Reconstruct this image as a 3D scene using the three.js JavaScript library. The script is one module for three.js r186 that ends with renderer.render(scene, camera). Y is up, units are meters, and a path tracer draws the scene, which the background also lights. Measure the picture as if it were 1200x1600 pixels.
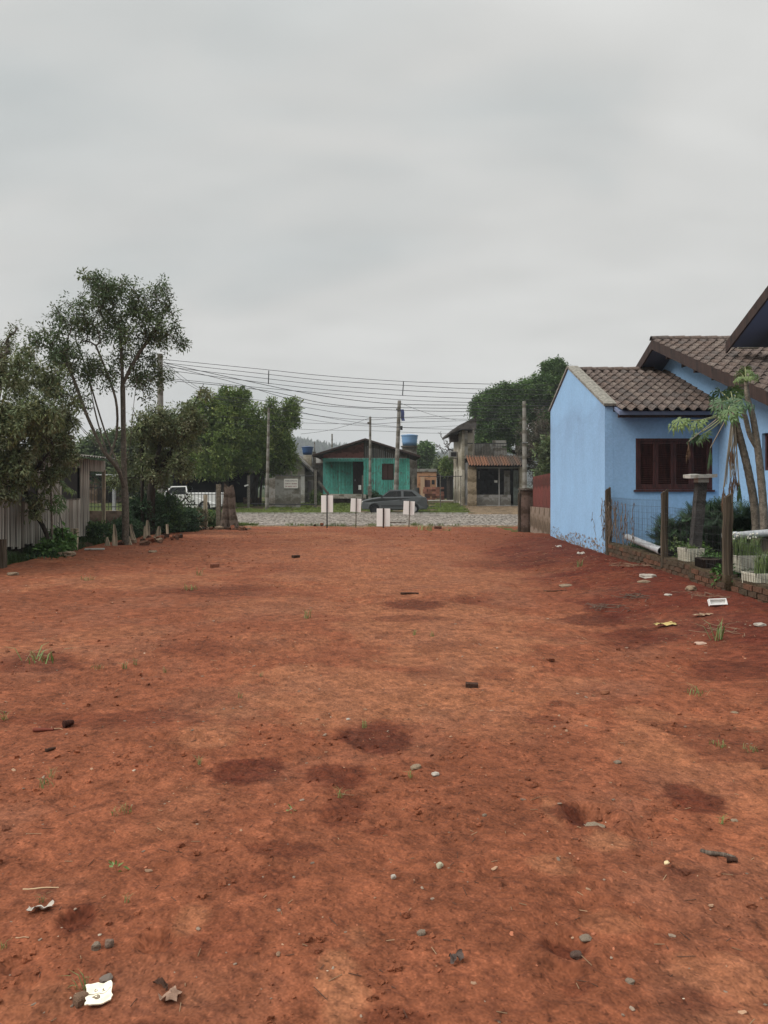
import * as THREE from 'three';
import { mergeGeometries } from 'three/addons/utils/BufferGeometryUtils.js';

// ------------------------------------------------------------------ camera, sky, sun, exposure
const scene = new THREE.Scene();
const CAM_Y = 1.55, FPX = 1204, HX = 600, HY = 758;            // eye height (m), focal length and horizon of a 1200x1600 frame
const camera = new THREE.PerspectiveCamera(2 * Math.atan(800 / FPX) * 180 / Math.PI, 0.75, 0.1, 3000);
camera.position.set(0, CAM_Y, 0);
camera.lookAt(0, CAM_Y, -10);
camera.setViewOffset(1200, 1600, 0, 800 - HY, 1200, 1600);
scene.add(camera);
const renderer = new THREE.WebGLRenderer({ antialias: true });
renderer.setSize(768, 1024);
renderer.toneMapping = THREE.LinearToneMapping;
renderer.toneMappingExposure = 1.88;
renderer.shadowMap.enabled = true;
renderer.shadowMap.type = THREE.PCFSoftShadowMap;

// small seeded noise kit
function rng(seed) { let a = seed >>> 0; return () => { a = (a + 0x6D2B79F5) | 0; let t = Math.imul(a ^ (a >>> 15), 1 | a); t = (t + Math.imul(t ^ (t >>> 7), 61 | t)) ^ t; return ((t ^ (t >>> 14)) >>> 0) / 4294967296; }; }
function hash2(x, y) { let h = Math.imul(x, 374761393) + Math.imul(y, 668265263) | 0; h = Math.imul(h ^ (h >>> 13), 1274126177); h ^= h >>> 16; return (h >>> 0) / 4294967296; }
function hash3(x, y, z) { return hash2(x + Math.imul(z, 7919), y + Math.imul(z, 104729)); }
function vn(x, y, per = 0) {                                    // value noise, optional period
  let xi = Math.floor(x), yi = Math.floor(y); const fx = x - xi, fy = y - yi;
  const u = fx * fx * (3 - 2 * fx), v = fy * fy * (3 - 2 * fy);
  let x1 = xi + 1, y1 = yi + 1;
  if (per) { xi = ((xi % per) + per) % per; yi = ((yi % per) + per) % per; x1 = ((x1 % per) + per) % per; y1 = ((y1 % per) + per) % per; }
  const a = hash2(xi, yi), b = hash2(x1, yi), c = hash2(xi, y1), d = hash2(x1, y1);
  return a + (b - a) * u + (c - a) * v + (a - b - c + d) * u * v;
}
function fbm(x, y, oct = 4, per = 0) { let s = 0, a = 0.5, n = 0; for (let i = 0; i < oct; i++) { s += a * vn(x + i * 17 * (per ? 0 : 1), y + i * 31 * (per ? 0 : 1), per); n += a; x *= 2; y *= 2; per *= 2; a *= 0.5; } return s / n; }
function vn3(x, y, z) {
  const xi = Math.floor(x), yi = Math.floor(y), zi = Math.floor(z), s = t => t * t * (3 - 2 * t), u = s(x - xi), v = s(y - yi), w = s(z - zi), L = (a, b, t) => a + (b - a) * t;
  return L(L(L(hash3(xi, yi, zi), hash3(xi + 1, yi, zi), u), L(hash3(xi, yi + 1, zi), hash3(xi + 1, yi + 1, zi), u), v), L(L(hash3(xi, yi, zi + 1), hash3(xi + 1, yi, zi + 1), u), L(hash3(xi, yi + 1, zi + 1), hash3(xi + 1, yi + 1, zi + 1), u), v), w);
}
const sst = (a, b, x) => { const t = Math.min(1, Math.max(0, (x - a) / (b - a))); return t * t * (3 - 2 * t); };
const mix = (a, b, t) => a + (b - a) * t;

{ // overcast sky: grey cloud sheet, a little brighter overhead (as overcast skies are), soft darker bellies
  const W = 1024, H = 512, data = new Float32Array(W * H * 4);
  for (let j = 0; j < H; j++) for (let i = 0; i < W; i++) {
    const el = ((j + 0.5) / H - 0.5) * Math.PI, ph = ((i + 0.5) / W - 0.5) * 2 * Math.PI;
    const dx = Math.cos(el) * Math.cos(ph), dy = Math.sin(el), dz = Math.cos(el) * Math.sin(ph), k = (j * W + i) * 4;
    if (dy < -0.02) { data[k] = 0.2; data[k + 1] = 0.18; data[k + 2] = 0.16; data[k + 3] = 1; continue; }
    const q = 1 / (Math.max(dy, 0) + 0.22), px = dx * q * 1.05 + 11.3, pz = dz * q * 1.9 + 4.7;
    const w = fbm(px * 0.9 + 3, pz * 0.9, 3) - 0.5;
    let n = fbm(px + w * 1.2, pz + w * 1.2, 5) - 0.5;
    n = n * 0.34 * sst(0.0, 0.16, dy);
    const fine = (fbm(px * 4.2, pz * 5.2, 3) - 0.5) * 0.05;
    const base = (0.342 + n * 0.46 + fine * 0.7) * (1 + 1.8 * sst(0.48, 1, dy));
    const cool = 1 - Math.max(0, -n) * 0.5;
    data[k] = base * (0.995 * cool); data[k + 1] = base; data[k + 2] = base * (0.98 + Math.max(0, -n) * 0.25); data[k + 3] = 1;
  }
  const sky = new THREE.DataTexture(data, W, H, THREE.RGBAFormat, THREE.FloatType);
  sky.mapping = THREE.EquirectangularReflectionMapping; sky.magFilter = THREE.LinearFilter; sky.wrapS = THREE.RepeatWrapping; sky.needsUpdate = true;
  scene.background = sky; scene.environment = sky; scene.environmentIntensity = 1; scene.backgroundIntensity = 1;
}
const sun = new THREE.DirectionalLight(new THREE.Color(1, 0.975, 0.94), 1.5);   // the sun far behind the cloud sheet: up, to the left and a little behind the camera
sun.position.set(-36, 36, -9); sun.target.position.set(0, 0, -22);
sun.castShadow = true; sun.shadow.radius = 60; sun.shadow.mapSize.set(2048, 2048);
Object.assign(sun.shadow.camera, { left: -45, right: 45, top: 45, bottom: -45, near: 1, far: 160 });
scene.add(sun, sun.target);
scene.fog = new THREE.FogExp2(new THREE.Color(0.60, 0.63, 0.66), 0.0005);

// ------------------------------------------------------------------ helpers
const V = (x, y, z) => new THREE.Vector3(x, y, z);
const P = (px, py, d) => V((px - HX) / FPX * d, CAM_Y + (HY - py) / FPX * d, -d);   // a point of the place d metres ahead
const PX = (px, d) => (px - HX) / FPX * d, PY = (py, d) => CAM_Y + (HY - py) / FPX * d;
const taken = {};
function numbered(n) { if (!(n in taken)) { taken[n] = 0; return n; } taken[n]++; return n + '_' + String(taken[n]).padStart(3, '0'); }
function tag(o, label, category, group, kind) { o.userData = {}; if (label) o.userData.label = label; if (category) o.userData.category = category; if (group) o.userData.group = group; if (kind) o.userData.kind = kind; return o; }
function thing(name, label, category, pos = [0, 0, 0], group, turn = 0) {
  const o = new THREE.Group(); o.name = numbered(name); o.position.set(...(pos.isVector3 ? pos.toArray() : pos)); o.rotation.y = turn; scene.add(o);
  return tag(o, label, category, group);
}
function shadow(m) { m.castShadow = true; m.receiveShadow = true; return m; }
function mesh(name, geo, material, parent, kind) { const m = shadow(new THREE.Mesh(geo, material)); m.name = parent === scene ? numbered(name) : name; parent.add(m); if (kind) m.userData.kind = kind; return m; }
function setting(name, geo, material, parent = scene) { const m = mesh(name, geo, material, parent); if (parent === scene) m.userData = { kind: 'structure' }; return m; }
const rgb = (r, g, b) => new THREE.Color().setRGB(r, g, b);      // linear base colours
function mat(c, roughness = 0.9, extra = {}) { return new THREE.MeshPhysicalMaterial({ color: rgb(...c), roughness, metalness: 0, specularIntensity: roughness > 0.8 ? 0.3 : 0.8, side: THREE.DoubleSide, ...extra }); }
function pmat(c, roughness, extra = {}) { return new THREE.MeshPhysicalMaterial({ color: rgb(...c), roughness, metalness: 0, side: THREE.DoubleSide, ...extra }); }
function makeTex(size, fn, srgb = true, h = size) {
  const a = new Uint8Array(size * h * 4);
  for (let j = 0; j < h; j++) for (let i = 0; i < size; i++) { const c = fn(i / size, j / h), k = (j * size + i) * 4; a[k] = c[0] * 255; a[k + 1] = c[1] * 255; a[k + 2] = c[2] * 255; a[k + 3] = 255; }
  const t = new THREE.DataTexture(a, size, h); t.wrapS = t.wrapT = THREE.RepeatWrapping; t.magFilter = THREE.LinearFilter; t.minFilter = THREE.LinearMipmapLinearFilter; t.generateMipmaps = true;
  if (srgb) t.colorSpace = THREE.SRGBColorSpace; t.needsUpdate = true; return t;
}
function rep(t, x, y = x) { const c = t.clone(); c.repeat.set(x, y); c.needsUpdate = true; return c; }
const cl = x => Math.min(1, Math.max(0, x));
function boxUV(g) {                                               // uv in metres from the face direction
  g = g.index ? g.toNonIndexed() : g; const p = g.attributes.position, n = p.count, uv = new Float32Array(n * 2), a = V(), b = V(), c = V();
  for (let i = 0; i < n; i += 3) {
    a.fromBufferAttribute(p, i); b.fromBufferAttribute(p, i + 1); c.fromBufferAttribute(p, i + 2);
    const nn = b.clone().sub(a).cross(c.clone().sub(a)), x = Math.abs(nn.x), y = Math.abs(nn.y), z = Math.abs(nn.z);
    [a, b, c].forEach((q, k) => { const o = (i + k) * 2; if (y >= x && y >= z) { uv[o] = q.x; uv[o + 1] = q.z; } else if (x >= z) { uv[o] = q.z; uv[o + 1] = q.y; } else { uv[o] = q.x; uv[o + 1] = q.y; } });
  }
  g.setAttribute('uv', new THREE.BufferAttribute(uv, 2)); return g;
}
class MB {                                                        // collects shapes and merges them into one named mesh
  constructor() { this.g = []; }
  add(g, m) { g = g.index ? g.toNonIndexed() : g.clone(); if (m) { g.applyMatrix4(m); if (m.determinant() < 0) for (const a of Object.values(g.attributes)) for (let i = 0; i < a.count; i += 3) for (let k = 0; k < a.itemSize; k++) { const q = (i + 1) * a.itemSize + k, w = (i + 2) * a.itemSize + k, t = a.array[q]; a.array[q] = a.array[w]; a.array[w] = t; } } for (const k of Object.keys(g.attributes)) if (!['position', 'normal', 'uv'].includes(k)) g.deleteAttribute(k); if (!g.attributes.normal) g.computeVertexNormals(); boxUV(g); this.g.push(g); return this; }
  box(x0, y0, z0, x1, y1, z1) { const g = new THREE.BoxGeometry(Math.abs(x1 - x0), Math.abs(y1 - y0), Math.abs(z1 - z0)); g.translate((x0 + x1) / 2, (y0 + y1) / 2, (z0 + z1) / 2); return this.add(g); }
  bar(a, b, w, h = w) { const d = b.clone().sub(a), L = d.length(), g = new THREE.BoxGeometry(w, h, L); const m = new THREE.Matrix4().lookAt(b, a, Math.abs(d.y) > 0.99 * L ? V(0, 0, 1) : V(0, 1, 0)); m.setPosition(a.clone().add(b).multiplyScalar(0.5)); return this.add(g, m); }
  cyl(a, b, r0, r1 = r0, n = 10) { return this.add(tubeGeo([a, b], [r0, r1], n, true)); }
  tube(pts, radii, n = 6) { return this.add(tubeGeo(pts, Array.isArray(radii) ? radii : pts.map(() => radii), n, true)); }
  quad(a, b, c, d) { const g = new THREE.BufferGeometry(); g.setAttribute('position', new THREE.Float32BufferAttribute([a, b, c, a, c, d].flatMap(v => v.toArray()), 3)); g.computeVertexNormals(); return this.add(g); }
  extrude(shape, depth, m, opt = {}) { return this.add(new THREE.ExtrudeGeometry(shape, { depth, bevelEnabled: false, curveSegments: 10, ...opt }), m); }
  geo() { return this.g.length === 1 ? this.g[0] : mergeGeometries(this.g); }
  build(name, material, parent, kind) { return mesh(name, this.geo(), material, parent, kind); }
}
function tubeGeo(pts, rad, n = 6, caps = false) {
  const pos = [], nor = [], idx = []; let nrm = null;
  for (let i = 0; i < pts.length; i++) {
    const t = pts[Math.min(i + 1, pts.length - 1)].clone().sub(pts[Math.max(i - 1, 0)]).normalize();
    if (!nrm) nrm = (Math.abs(t.y) < 0.9 ? V(0, 1, 0) : V(1, 0, 0)).cross(t).normalize(); else nrm.sub(t.clone().multiplyScalar(nrm.dot(t))).normalize();
    const bi = t.clone().cross(nrm);
    for (let k = 0; k < n; k++) { const a = k / n * 2 * Math.PI, d = nrm.clone().multiplyScalar(Math.cos(a)).addScaledVector(bi, Math.sin(a)); pos.push(pts[i].x + d.x * rad[i], pts[i].y + d.y * rad[i], pts[i].z + d.z * rad[i]); nor.push(d.x, d.y, d.z); }
    if (i) for (let k = 0; k < n; k++) { const a = (i - 1) * n + k, b = (i - 1) * n + (k + 1) % n, c = i * n + k, d = i * n + (k + 1) % n; idx.push(a, b, c, b, d, c); }
  }
  if (caps) for (const [i, s] of [[0, -1], [pts.length - 1, 1]]) {
    const t = pts[Math.min(i + 1, pts.length - 1)].clone().sub(pts[Math.max(i - 1, 0)]).normalize().multiplyScalar(s), o = pos.length / 3;
    for (let k = 0; k < n; k++) { const q = (i * n + k) * 3; pos.push(pos[q], pos[q + 1], pos[q + 2]); nor.push(t.x, t.y, t.z); }
    for (let k = 1; k < n - 1; k++) s > 0 ? idx.push(o, o + k, o + k + 1) : idx.push(o, o + k + 1, o + k);
  }
  const g = new THREE.BufferGeometry(); g.setAttribute('position', new THREE.Float32BufferAttribute(pos, 3)); g.setAttribute('normal', new THREE.Float32BufferAttribute(nor, 3)); g.setIndex(idx); return g;
}
function jitter(g, amp, freq, seed = 0) {                         // push vertices along noise, keep seams closed
  const p = g.attributes.position, s = seed * 13.7;
  for (let i = 0; i < p.count; i++) { const x = p.getX(i), y = p.getY(i), z = p.getZ(i), f = freq; p.setXYZ(i, x + (vn3(x * f + s, y * f, z * f) - 0.5) * 2 * amp, y + (vn3(x * f + s + 40, y * f, z * f + 9) - 0.5) * 2 * amp, z + (vn3(x * f + s + 80, y * f + 5, z * f) - 0.5) * 2 * amp); }
  g.computeVertexNormals(); return g;
}
const roughBox = (sx, sy, sz, amp, freq, seed, nx = 3, ny = 3, nz = 3) => { const g = jitter(new THREE.BoxGeometry(sx, sy, sz, nx, ny, nz), amp, freq, seed); return boxUV(g); };
function rock(sx, sy, sz, seed, detail = 2, rough = 0.35) {
  const g = new THREE.IcosahedronGeometry(1, detail), p = g.attributes.position;
  for (let i = 0; i < p.count; i++) { const v = V().fromBufferAttribute(p, i), k = 1 + (vn3(v.x * 1.7 + seed * 7.1, v.y * 1.7, v.z * 1.7) - 0.5) * 2 * rough + (vn3(v.x * 4 + seed, v.y * 4, v.z * 4) - 0.5) * rough * 0.7; v.multiplyScalar(k); v.x = Math.sign(v.x) * Math.min(Math.abs(v.x), 0.86); v.y = Math.sign(v.y) * Math.min(Math.abs(v.y), 0.8); p.setXYZ(i, v.x * sx, v.y * sy, v.z * sz); }
  g.computeVertexNormals(); return g;
}

// ------------------------------------------------------------------ shared textures (grain, stains: colour of the stuff only)
const grainTex = makeTex(512, (u, v) => { const f = fbm(u * 6, v * 6, 5, 6), g = fbm(u * 40, v * 40, 3, 40), k = cl(0.86 + (f - 0.5) * 0.28 + (g - 0.5) * 0.22); return [k, k, k]; });
const stainTex = makeTex(512, (u, v) => { const w = fbm(u * 5, v * 5, 4, 5) - 0.5, f = fbm(u * 4 + w, v * 4, 5, 4), s = fbm(u * 48, v * 5, 3, 1 * 0), g = fbm(u * 60, v * 60, 2, 60); const d = sst(0.42, 0.68, f) * 0.5, k = 0.96 - d * 0.55 - (g - 0.5) * 0.16; return [cl(k), cl(k * (1 - d * 0.05)), cl(k * (1 - d * 0.16))]; });
const plasterTex = makeTex(1024, (u, v) => { const w = fbm(u * 4, v * 4, 4, 4) - 0.5, f = fbm(u * 3 + w * 0.8, v * 3 + w, 5, 3) - 0.5, g = fbm(u * 90, v * 90, 2, 90) - 0.5, st = fbm(u * 22, v * 3, 3) - 0.5; const k = 0.92 + f * 0.14 + g * 0.07 + st * 0.03; return [cl(k - f * 0.03), cl(k), cl(k + 0.01)]; });
const woodTex = makeTex(512, (u, v) => { const w = fbm(u * 3, v * 2, 3, 0) * 0.6, r = vn(u * 64 + w * 9, v * 3, 64), r2 = vn(u * 128, v * 5, 128), d = sst(0.62, 0.85, fbm(u * 24, v * 2.0, 3)); const k = 0.72 + (r - 0.5) * 0.38 + (r2 - 0.5) * 0.2 - d * 0.28; return [cl(k), cl(k * 0.985), cl(k * 0.96)]; });
const bumpTex = makeTex(512, (u, v) => { const k = fbm(u * 30, v * 30, 4, 30); return [k, k, k]; }, false);
const speckTex = makeTex(512, (u, v) => { const g = vn(u * 130, v * 130, 130), f = fbm(u * 10, v * 10, 4, 10), k = cl(0.8 + (f - 0.5) * 0.4 + (g - 0.5) * 0.45); return [k, k * 0.99, k * 0.97]; });

const M = {
  concrete: mat([0.255, 0.24, 0.215], 0.93, { map: rep(stainTex, 1.3), bumpMap: rep(bumpTex, 2), bumpScale: 0.006 }),
  oldConcrete: mat([0.22, 0.205, 0.18], 0.95, { map: rep(speckTex, 2.2), bumpMap: rep(bumpTex, 3), bumpScale: 0.01 }),
  paleConcrete: mat([0.42, 0.40, 0.36], 0.92, { map: rep(stainTex, 1.7), bumpMap: rep(bumpTex, 2), bumpScale: 0.005 }),
  blue: mat([0.31, 0.50, 0.72], 0.86, { map: rep(plasterTex, 0.35), bumpMap: rep(bumpTex, 1.4), bumpScale: 0.003 }),
  white: mat([0.82, 0.81, 0.77], 0.7, { map: rep(grainTex, 1) }),
  greyWall: mat([0.27, 0.26, 0.235], 0.93, { map: rep(stainTex, 0.6) }),
  whiteWall: mat([0.55, 0.54, 0.50], 0.9, { map: rep(stainTex, 0.5) }),
  creamWall: mat([0.46, 0.42, 0.34], 0.92, { map: rep(stainTex, 0.4) }),
  darkTile: mat([0.125, 0.098, 0.088], 0.88, { map: rep(speckTex, 1.4) }),
  brownTimber: mat([0.075, 0.04, 0.032], 0.7, { map: rep(woodTex, 1.5) }),
  shutter: mat([0.105, 0.030, 0.025], 0.7, { map: rep(woodTex, 2) }),
  greyWood: mat([0.36, 0.335, 0.29], 0.92, { map: rep(woodTex, 1.2, 0.5), bumpMap: rep(woodTex, 1.2, 0.5), bumpScale: 0.004 }),
  post: mat([0.17, 0.135, 0.10], 0.95, { map: rep(woodTex, 3, 0.8), bumpMap: rep(woodTex, 3, 0.8), bumpScale: 0.01 }),
  paleWood: mat([0.74, 0.64, 0.49], 0.93, { map: rep(woodTex, 3, 1), bumpMap: rep(woodTex, 3, 1), bumpScale: 0.006 }),
  black: mat([0.012, 0.012, 0.013], 0.55),
  darkVoid: mat([0.02, 0.02, 0.021], 0.9),
  wire: mat([0.035, 0.035, 0.037], 0.7),
  steel: mat([0.22, 0.22, 0.22], 0.5, { metalness: 0.6 }),
  pvc: mat([0.5, 0.51, 0.52], 0.45, { map: rep(grainTex, 2) }),
  glass: pmat([0.13, 0.15, 0.15], 0.05, { transmission: 1, thickness: 0, ior: 1.45 }),
  rubber: mat([0.015, 0.015, 0.016], 0.85),
};
// ------------------------------------------------------------------ the ground
// the heights of the place: lot 0, bank by the right-hand wall, street a little lower, land beyond it rising slightly
const edgeL = d => -7.35 + 0.35 * (vn(d * 0.35, 3.3) - 0.5) + 0.16 * (vn(d * 1.9, 8.1) - 0.5) + (d > 23 ? (d - 23) * 0.19 : 0);
function lotBase(x, d) { return 0.22 * sst(2.3, 4.2, x) * sst(2, 6, d) * (1 - sst(20, 25.5, d)) - 0.10 * sst(23, 30, d); }
function lotH(x, d) {
  let h = lotBase(x, d);
  h += (fbm(x * 0.35 + 5, d * 0.35, 3) - 0.5) * 0.09 + (fbm(x * 1.3 + 9, d * 1.3 + 2, 3) - 0.5) * 0.045;
  const rough = 0.35 + 0.9 * sst(0.45, 0.7, fbm(x * 0.9 + 31, d * 0.9 + 7, 3)) + 0.5 * sst(2.2, 4, x);
  h += (fbm(x * 6 + 3, d * 6, 4) - 0.5) * 0.030 * rough;
  if (d < 16) { const r = Math.abs(fbm(x * 15, d * 15 + 50, 3) - 0.5); h += (0.12 - r) * 0.035 * rough; h += (fbm(x * 38, d * 38, 2) - 0.5) * 0.008 * rough; }
  for (const [cx, cd, r, dep] of dents) { const q = Math.hypot(x - cx, (d - cd)); if (q < r * 1.6) h += -dep * (1 - sst(r * 0.35, r, q)) + dep * 0.35 * Math.exp(-((q - r * 1.12) ** 2) / (r * r * 0.03)); }
  return h;
}
const gd = py => CAM_Y * FPX / (py - HY);                        // depth of a ground point seen at row py
const gp = (px, py) => { let d = gd(py); for (let i = 0; i < 5; i++) { const h = lotBase(PX(px, d), d); d = (CAM_Y - h) * FPX / (py - HY); } return [PX(px, d), d]; };
const dents = [];
{ const r = rng(5); for (let i = 0; i < 60; i++) { const d = 2 + r() * 13, x = (r() - 0.5) * (d < 6 ? 5 : 11) - (d < 6 ? 0 : 1.2); dents.push([x, d, 0.05 + r() * 0.08, 0.006 + r() * 0.014]); }
  for (const [px, py, s, dep] of [[925, 1272, 0.14, 0.045], [245, 1475, 0.07, 0.03], [890, 1480, 0.09, 0.03], [120, 1440, 0.07, 0.025], [1075, 1040, 0.12, 0.03]]) { const [x, d] = gp(px, py); dents.push([x, d, s, dep]); } }
// soil colours by place: damp dark earth and pale sandy earth, each with a ragged outline
const DAMP = [[590, 1142, 62, 24, .9], [385, 1200, 60, 26, .95], [525, 1212, 55, 20, .8], [540, 1268, 36, 26, .6], [1088, 1243, 45, 19, .95], [1140, 1160, 90, 34, .7], [650, 945, 48, 9, .9], [640, 966, 60, 6, .6], [735, 938, 30, 6, .6],
  [925, 970, 45, 10, .8], [990, 1000, 60, 14, .7], [120, 1440, 26, 22, .8], [247 / 2 + 5, 1440, 18, 18, .8], [150, 1120, 130, 20, .55], [350, 920, 120, 9, .5], [330, 1010, 90, 13, .45], [60, 1030, 80, 14, .6], [700, 1010, 60, 7, .35], [880, 1480, 40, 13, .8],
  [660, 1050, 40, 7, .4], [775, 1050, 30, 9, .5], [870, 1100, 26, 8, .6], [850, 1124, 30, 9, .6], [585, 1300, 28, 8, .6], [440, 1330, 55, 14, .55], [400, 1380, 60, 20, .4], [280, 1270, 70, 15, .45], [900, 1275, 42, 22, .95], [1060, 1365, 30, 10, .5], [340, 1480, 70, 20, .4], [620, 1590, 60, 14, .5], [240, 1600, 60, 14, .5], [905, 1540, 40, 18, .5], [1080, 1560, 60, 25, .5], [470, 890, 60, 8, .3], [800, 880, 70, 8, .45], [1130, 1050, 60, 20, .6]];
const SAND = [[525, 1535, 42, 74, .9], [560, 1465, 34, 30, .5], [945, 1310, 42, 16, .9], [868, 1268, 18, 26, .7], [865, 1355, 30, 16, .6], [300, 1440, 22, 22, .6], [560, 1075, 190, 44, .75], [690, 985, 170, 60, .7], [620, 900, 220, 26, .6], [800, 1080, 120, 40, .5], [420, 950, 120, 18, .5], [330, 1150, 50, 22, .6], [210, 905, 170, 14, .6], [440, 1000, 90, 14, .4], [1010, 1118, 46, 14, .55], [905, 995, 30, 10, .35], [1130, 1520, 90, 40, .6], [960, 1440, 50, 16, .4], [760, 1130, 90, 20, .35], [600, 870, 250, 14, .35], [1150, 1600, 90, 40, .5], [300, 1560, 60, 30, .3], [60, 1560, 60, 30, .35]];
const toG = L => L.map(([px, py, rx, ry, k]) => { const [x, d] = gp(px, py); return [x, d, rx / FPX * d, ry * d * d / (FPX * CAM_Y), k]; });
const dampG = toG(DAMP), sandG = toG(SAND);
function patch(list, x, d, wob) { let m = 0; for (const [cx, cd, rx, rd, k] of list) { const u = (x - cx) / rx, v = (d - cd) / rd; const q = u * u + v * v; if (q < 5) { const e = Math.sqrt(q) + wob; m = Math.max(m, k * (1 - sst(0.72, 1.15, e))); } } return m; }
function soilColor(x, d, out) {
  const big = fbm(x * 0.28 + 2, d * 0.28 + 9, 3), mid = fbm(x * 1.1 + 20, d * 1.1, 4), sm = fbm(x * 4.5, d * 4.5 + 77, 4), fine = fbm(x * 22, d * 22, 3);
  const wob = (fbm(x * 2.6 + 7, d * 2.6 + 1, 4) - 0.5) * 1.5 + (fine - 0.5) * 0.5;
  let damp = patch(dampG, x, d, wob);
  damp = Math.max(damp, 0.32 * sst(0.57, 0.68, mid * 0.6 + sm * 0.4));
  const mulch = sst(2.0 - 0.5 * sst(6, 16, d), 3.9, x + (mid - 0.5) * 2.4 + (sm - 0.5) * 0.8) * sst(3.2, 6, d) * (1 - 0.7 * sst(17, 24, d));     // dark garden earth along the wall
  let sand = Math.max(patch(sandG, x, d, wob), 0.65 * sst(0.52, 0.66, big * 0.55 + mid * 0.45));
  sand *= (1 - mulch * 0.8);
  let r = 0.205, g = 0.069, b = 0.034;
  const k = 1 + (big - 0.5) * 0.3 + (mid - 0.5) * 0.32 + (sm - 0.5) * 0.34 + (fine - 0.5) * 0.26; r *= k; g *= k; b *= k;
  r = mix(r, 0.285 * (0.75 + fine * 0.5), sand * 0.85); g = mix(g, 0.119 * (0.75 + fine * 0.5), sand * 0.85); b = mix(b, 0.059 * (0.75 + fine * 0.5), sand * 0.85);
  const ash = sst(0.52, 0.72, fbm(x * 1.7 + 60, d * 1.7 + 33, 4)) * 0.35; r = mix(r, 0.195, ash); g = mix(g, 0.085, ash); b = mix(b, 0.05, ash);
  const dm = damp * (0.72 + 0.5 * fine); r *= 1 - 0.58 * dm; g *= 1 - 0.68 * dm; b *= 1 - 0.66 * dm;
  r *= 1 - 0.50 * mulch; g *= 1 - 0.64 * mulch; b *= 1 - 0.60 * mulch;
  const grit = sst(0.60, 0.66, fbm(x * 55, d * 55 + 5, 2)); r *= 1 - 0.3 * grit; g *= 1 - 0.3 * grit; b *= 1 - 0.26 * grit;
  out[0] = r; out[1] = g; out[2] = b;
}
const soilTex = makeTex(2048, (u, v) => { const w = fbm(u * 12, v * 12, 3, 12) - 0.5, f = fbm(u * 40 + w, v * 40 + w, 4, 40) - 0.5, g = vn(u * 420, v * 420, 420) - 0.5, c = vn(u * 190, v * 190, 190); let k = 0.80 + f * 0.30 + g * 0.16; if (c > 0.86) k += 0.10; if (c < 0.10) k -= 0.16; return [cl(k), cl(k * 0.99), cl(k * 0.985)]; });
const soilBump = makeTex(1024, (u, v) => { const r = 1 - Math.abs(fbm(u * 50, v * 50, 3, 50) - 0.5) * 2, f = fbm(u * 140, v * 140, 2, 140); const k = cl(r * 0.55 + f * 0.45); return [k, k, k]; }, false);
{
  const ds = []; for (let d = -3; d < 1.4; d += 0.4) ds.push(d); for (let d = 1.4; d < 6; d += 0.0165) ds.push(d); for (let d = 6; d < 14; d += 0.04) ds.push(d); for (let d = 14; d <= 31.4; d += 0.10) ds.push(d);
  const xs = []; for (let x = -8.6; x < -2.6; x += 0.05) xs.push(x); for (let x = -2.6; x < 2.7; x += 0.0195) xs.push(x); for (let x = 2.7; x <= 5.3; x += 0.045) xs.push(x);
  const nx = xs.length, nd = ds.length, pos = new Float32Array(nx * nd * 3), col = new Float32Array(nx * nd * 3), uv = new Float32Array(nx * nd * 2), idx = new Uint32Array((nx - 1) * (nd - 1) * 6), c = [0, 0, 0];
  for (let j = 0; j < nd; j++) for (let i = 0; i < nx; i++) {
    const x = xs[i], d = ds[j], k = j * nx + i; let h = lotH(x, d);
    h -= 0.45 * sst(0, 0.5, edgeL(d) - 0.1 - x) + 0.5 * sst(30.75 + 0.5 * (vn(x * 0.8, 4) - 0.5) + 0.3 * (vn(x * 3, 9) - .5), 31.3, d);
    pos[k * 3] = x; pos[k * 3 + 1] = h; pos[k * 3 + 2] = -d; soilColor(x, d, c); col[k * 3] = c[0] * 1.62; col[k * 3 + 1] = c[1] * 1.62; col[k * 3 + 2] = c[2] * 1.62; uv[k * 2] = x / 2.7; uv[k * 2 + 1] = d / 2.7;
  }
  let q = 0; for (let j = 0; j < nd - 1; j++) for (let i = 0; i < nx - 1; i++) { const a = j * nx + i, b = a + 1, e = a + nx, f = e + 1; idx[q++] = a; idx[q++] = b; idx[q++] = e; idx[q++] = b; idx[q++] = f; idx[q++] = e; }
  const g = new THREE.BufferGeometry(); g.setAttribute('position', new THREE.BufferAttribute(pos, 3)); g.setAttribute('color', new THREE.BufferAttribute(col, 3)); g.setAttribute('uv', new THREE.BufferAttribute(uv, 2)); g.setIndex(new THREE.BufferAttribute(idx, 1)); g.computeVertexNormals();
  setting('bare_soil_lot', g, new THREE.MeshPhysicalMaterial({ color: 0xffffff, vertexColors: true, roughness: 0.97, specularIntensity: 0.25, map: soilTex, bumpMap: rep(soilBump, 1.37), bumpScale: 0.012, side: THREE.DoubleSide }));
}
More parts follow.
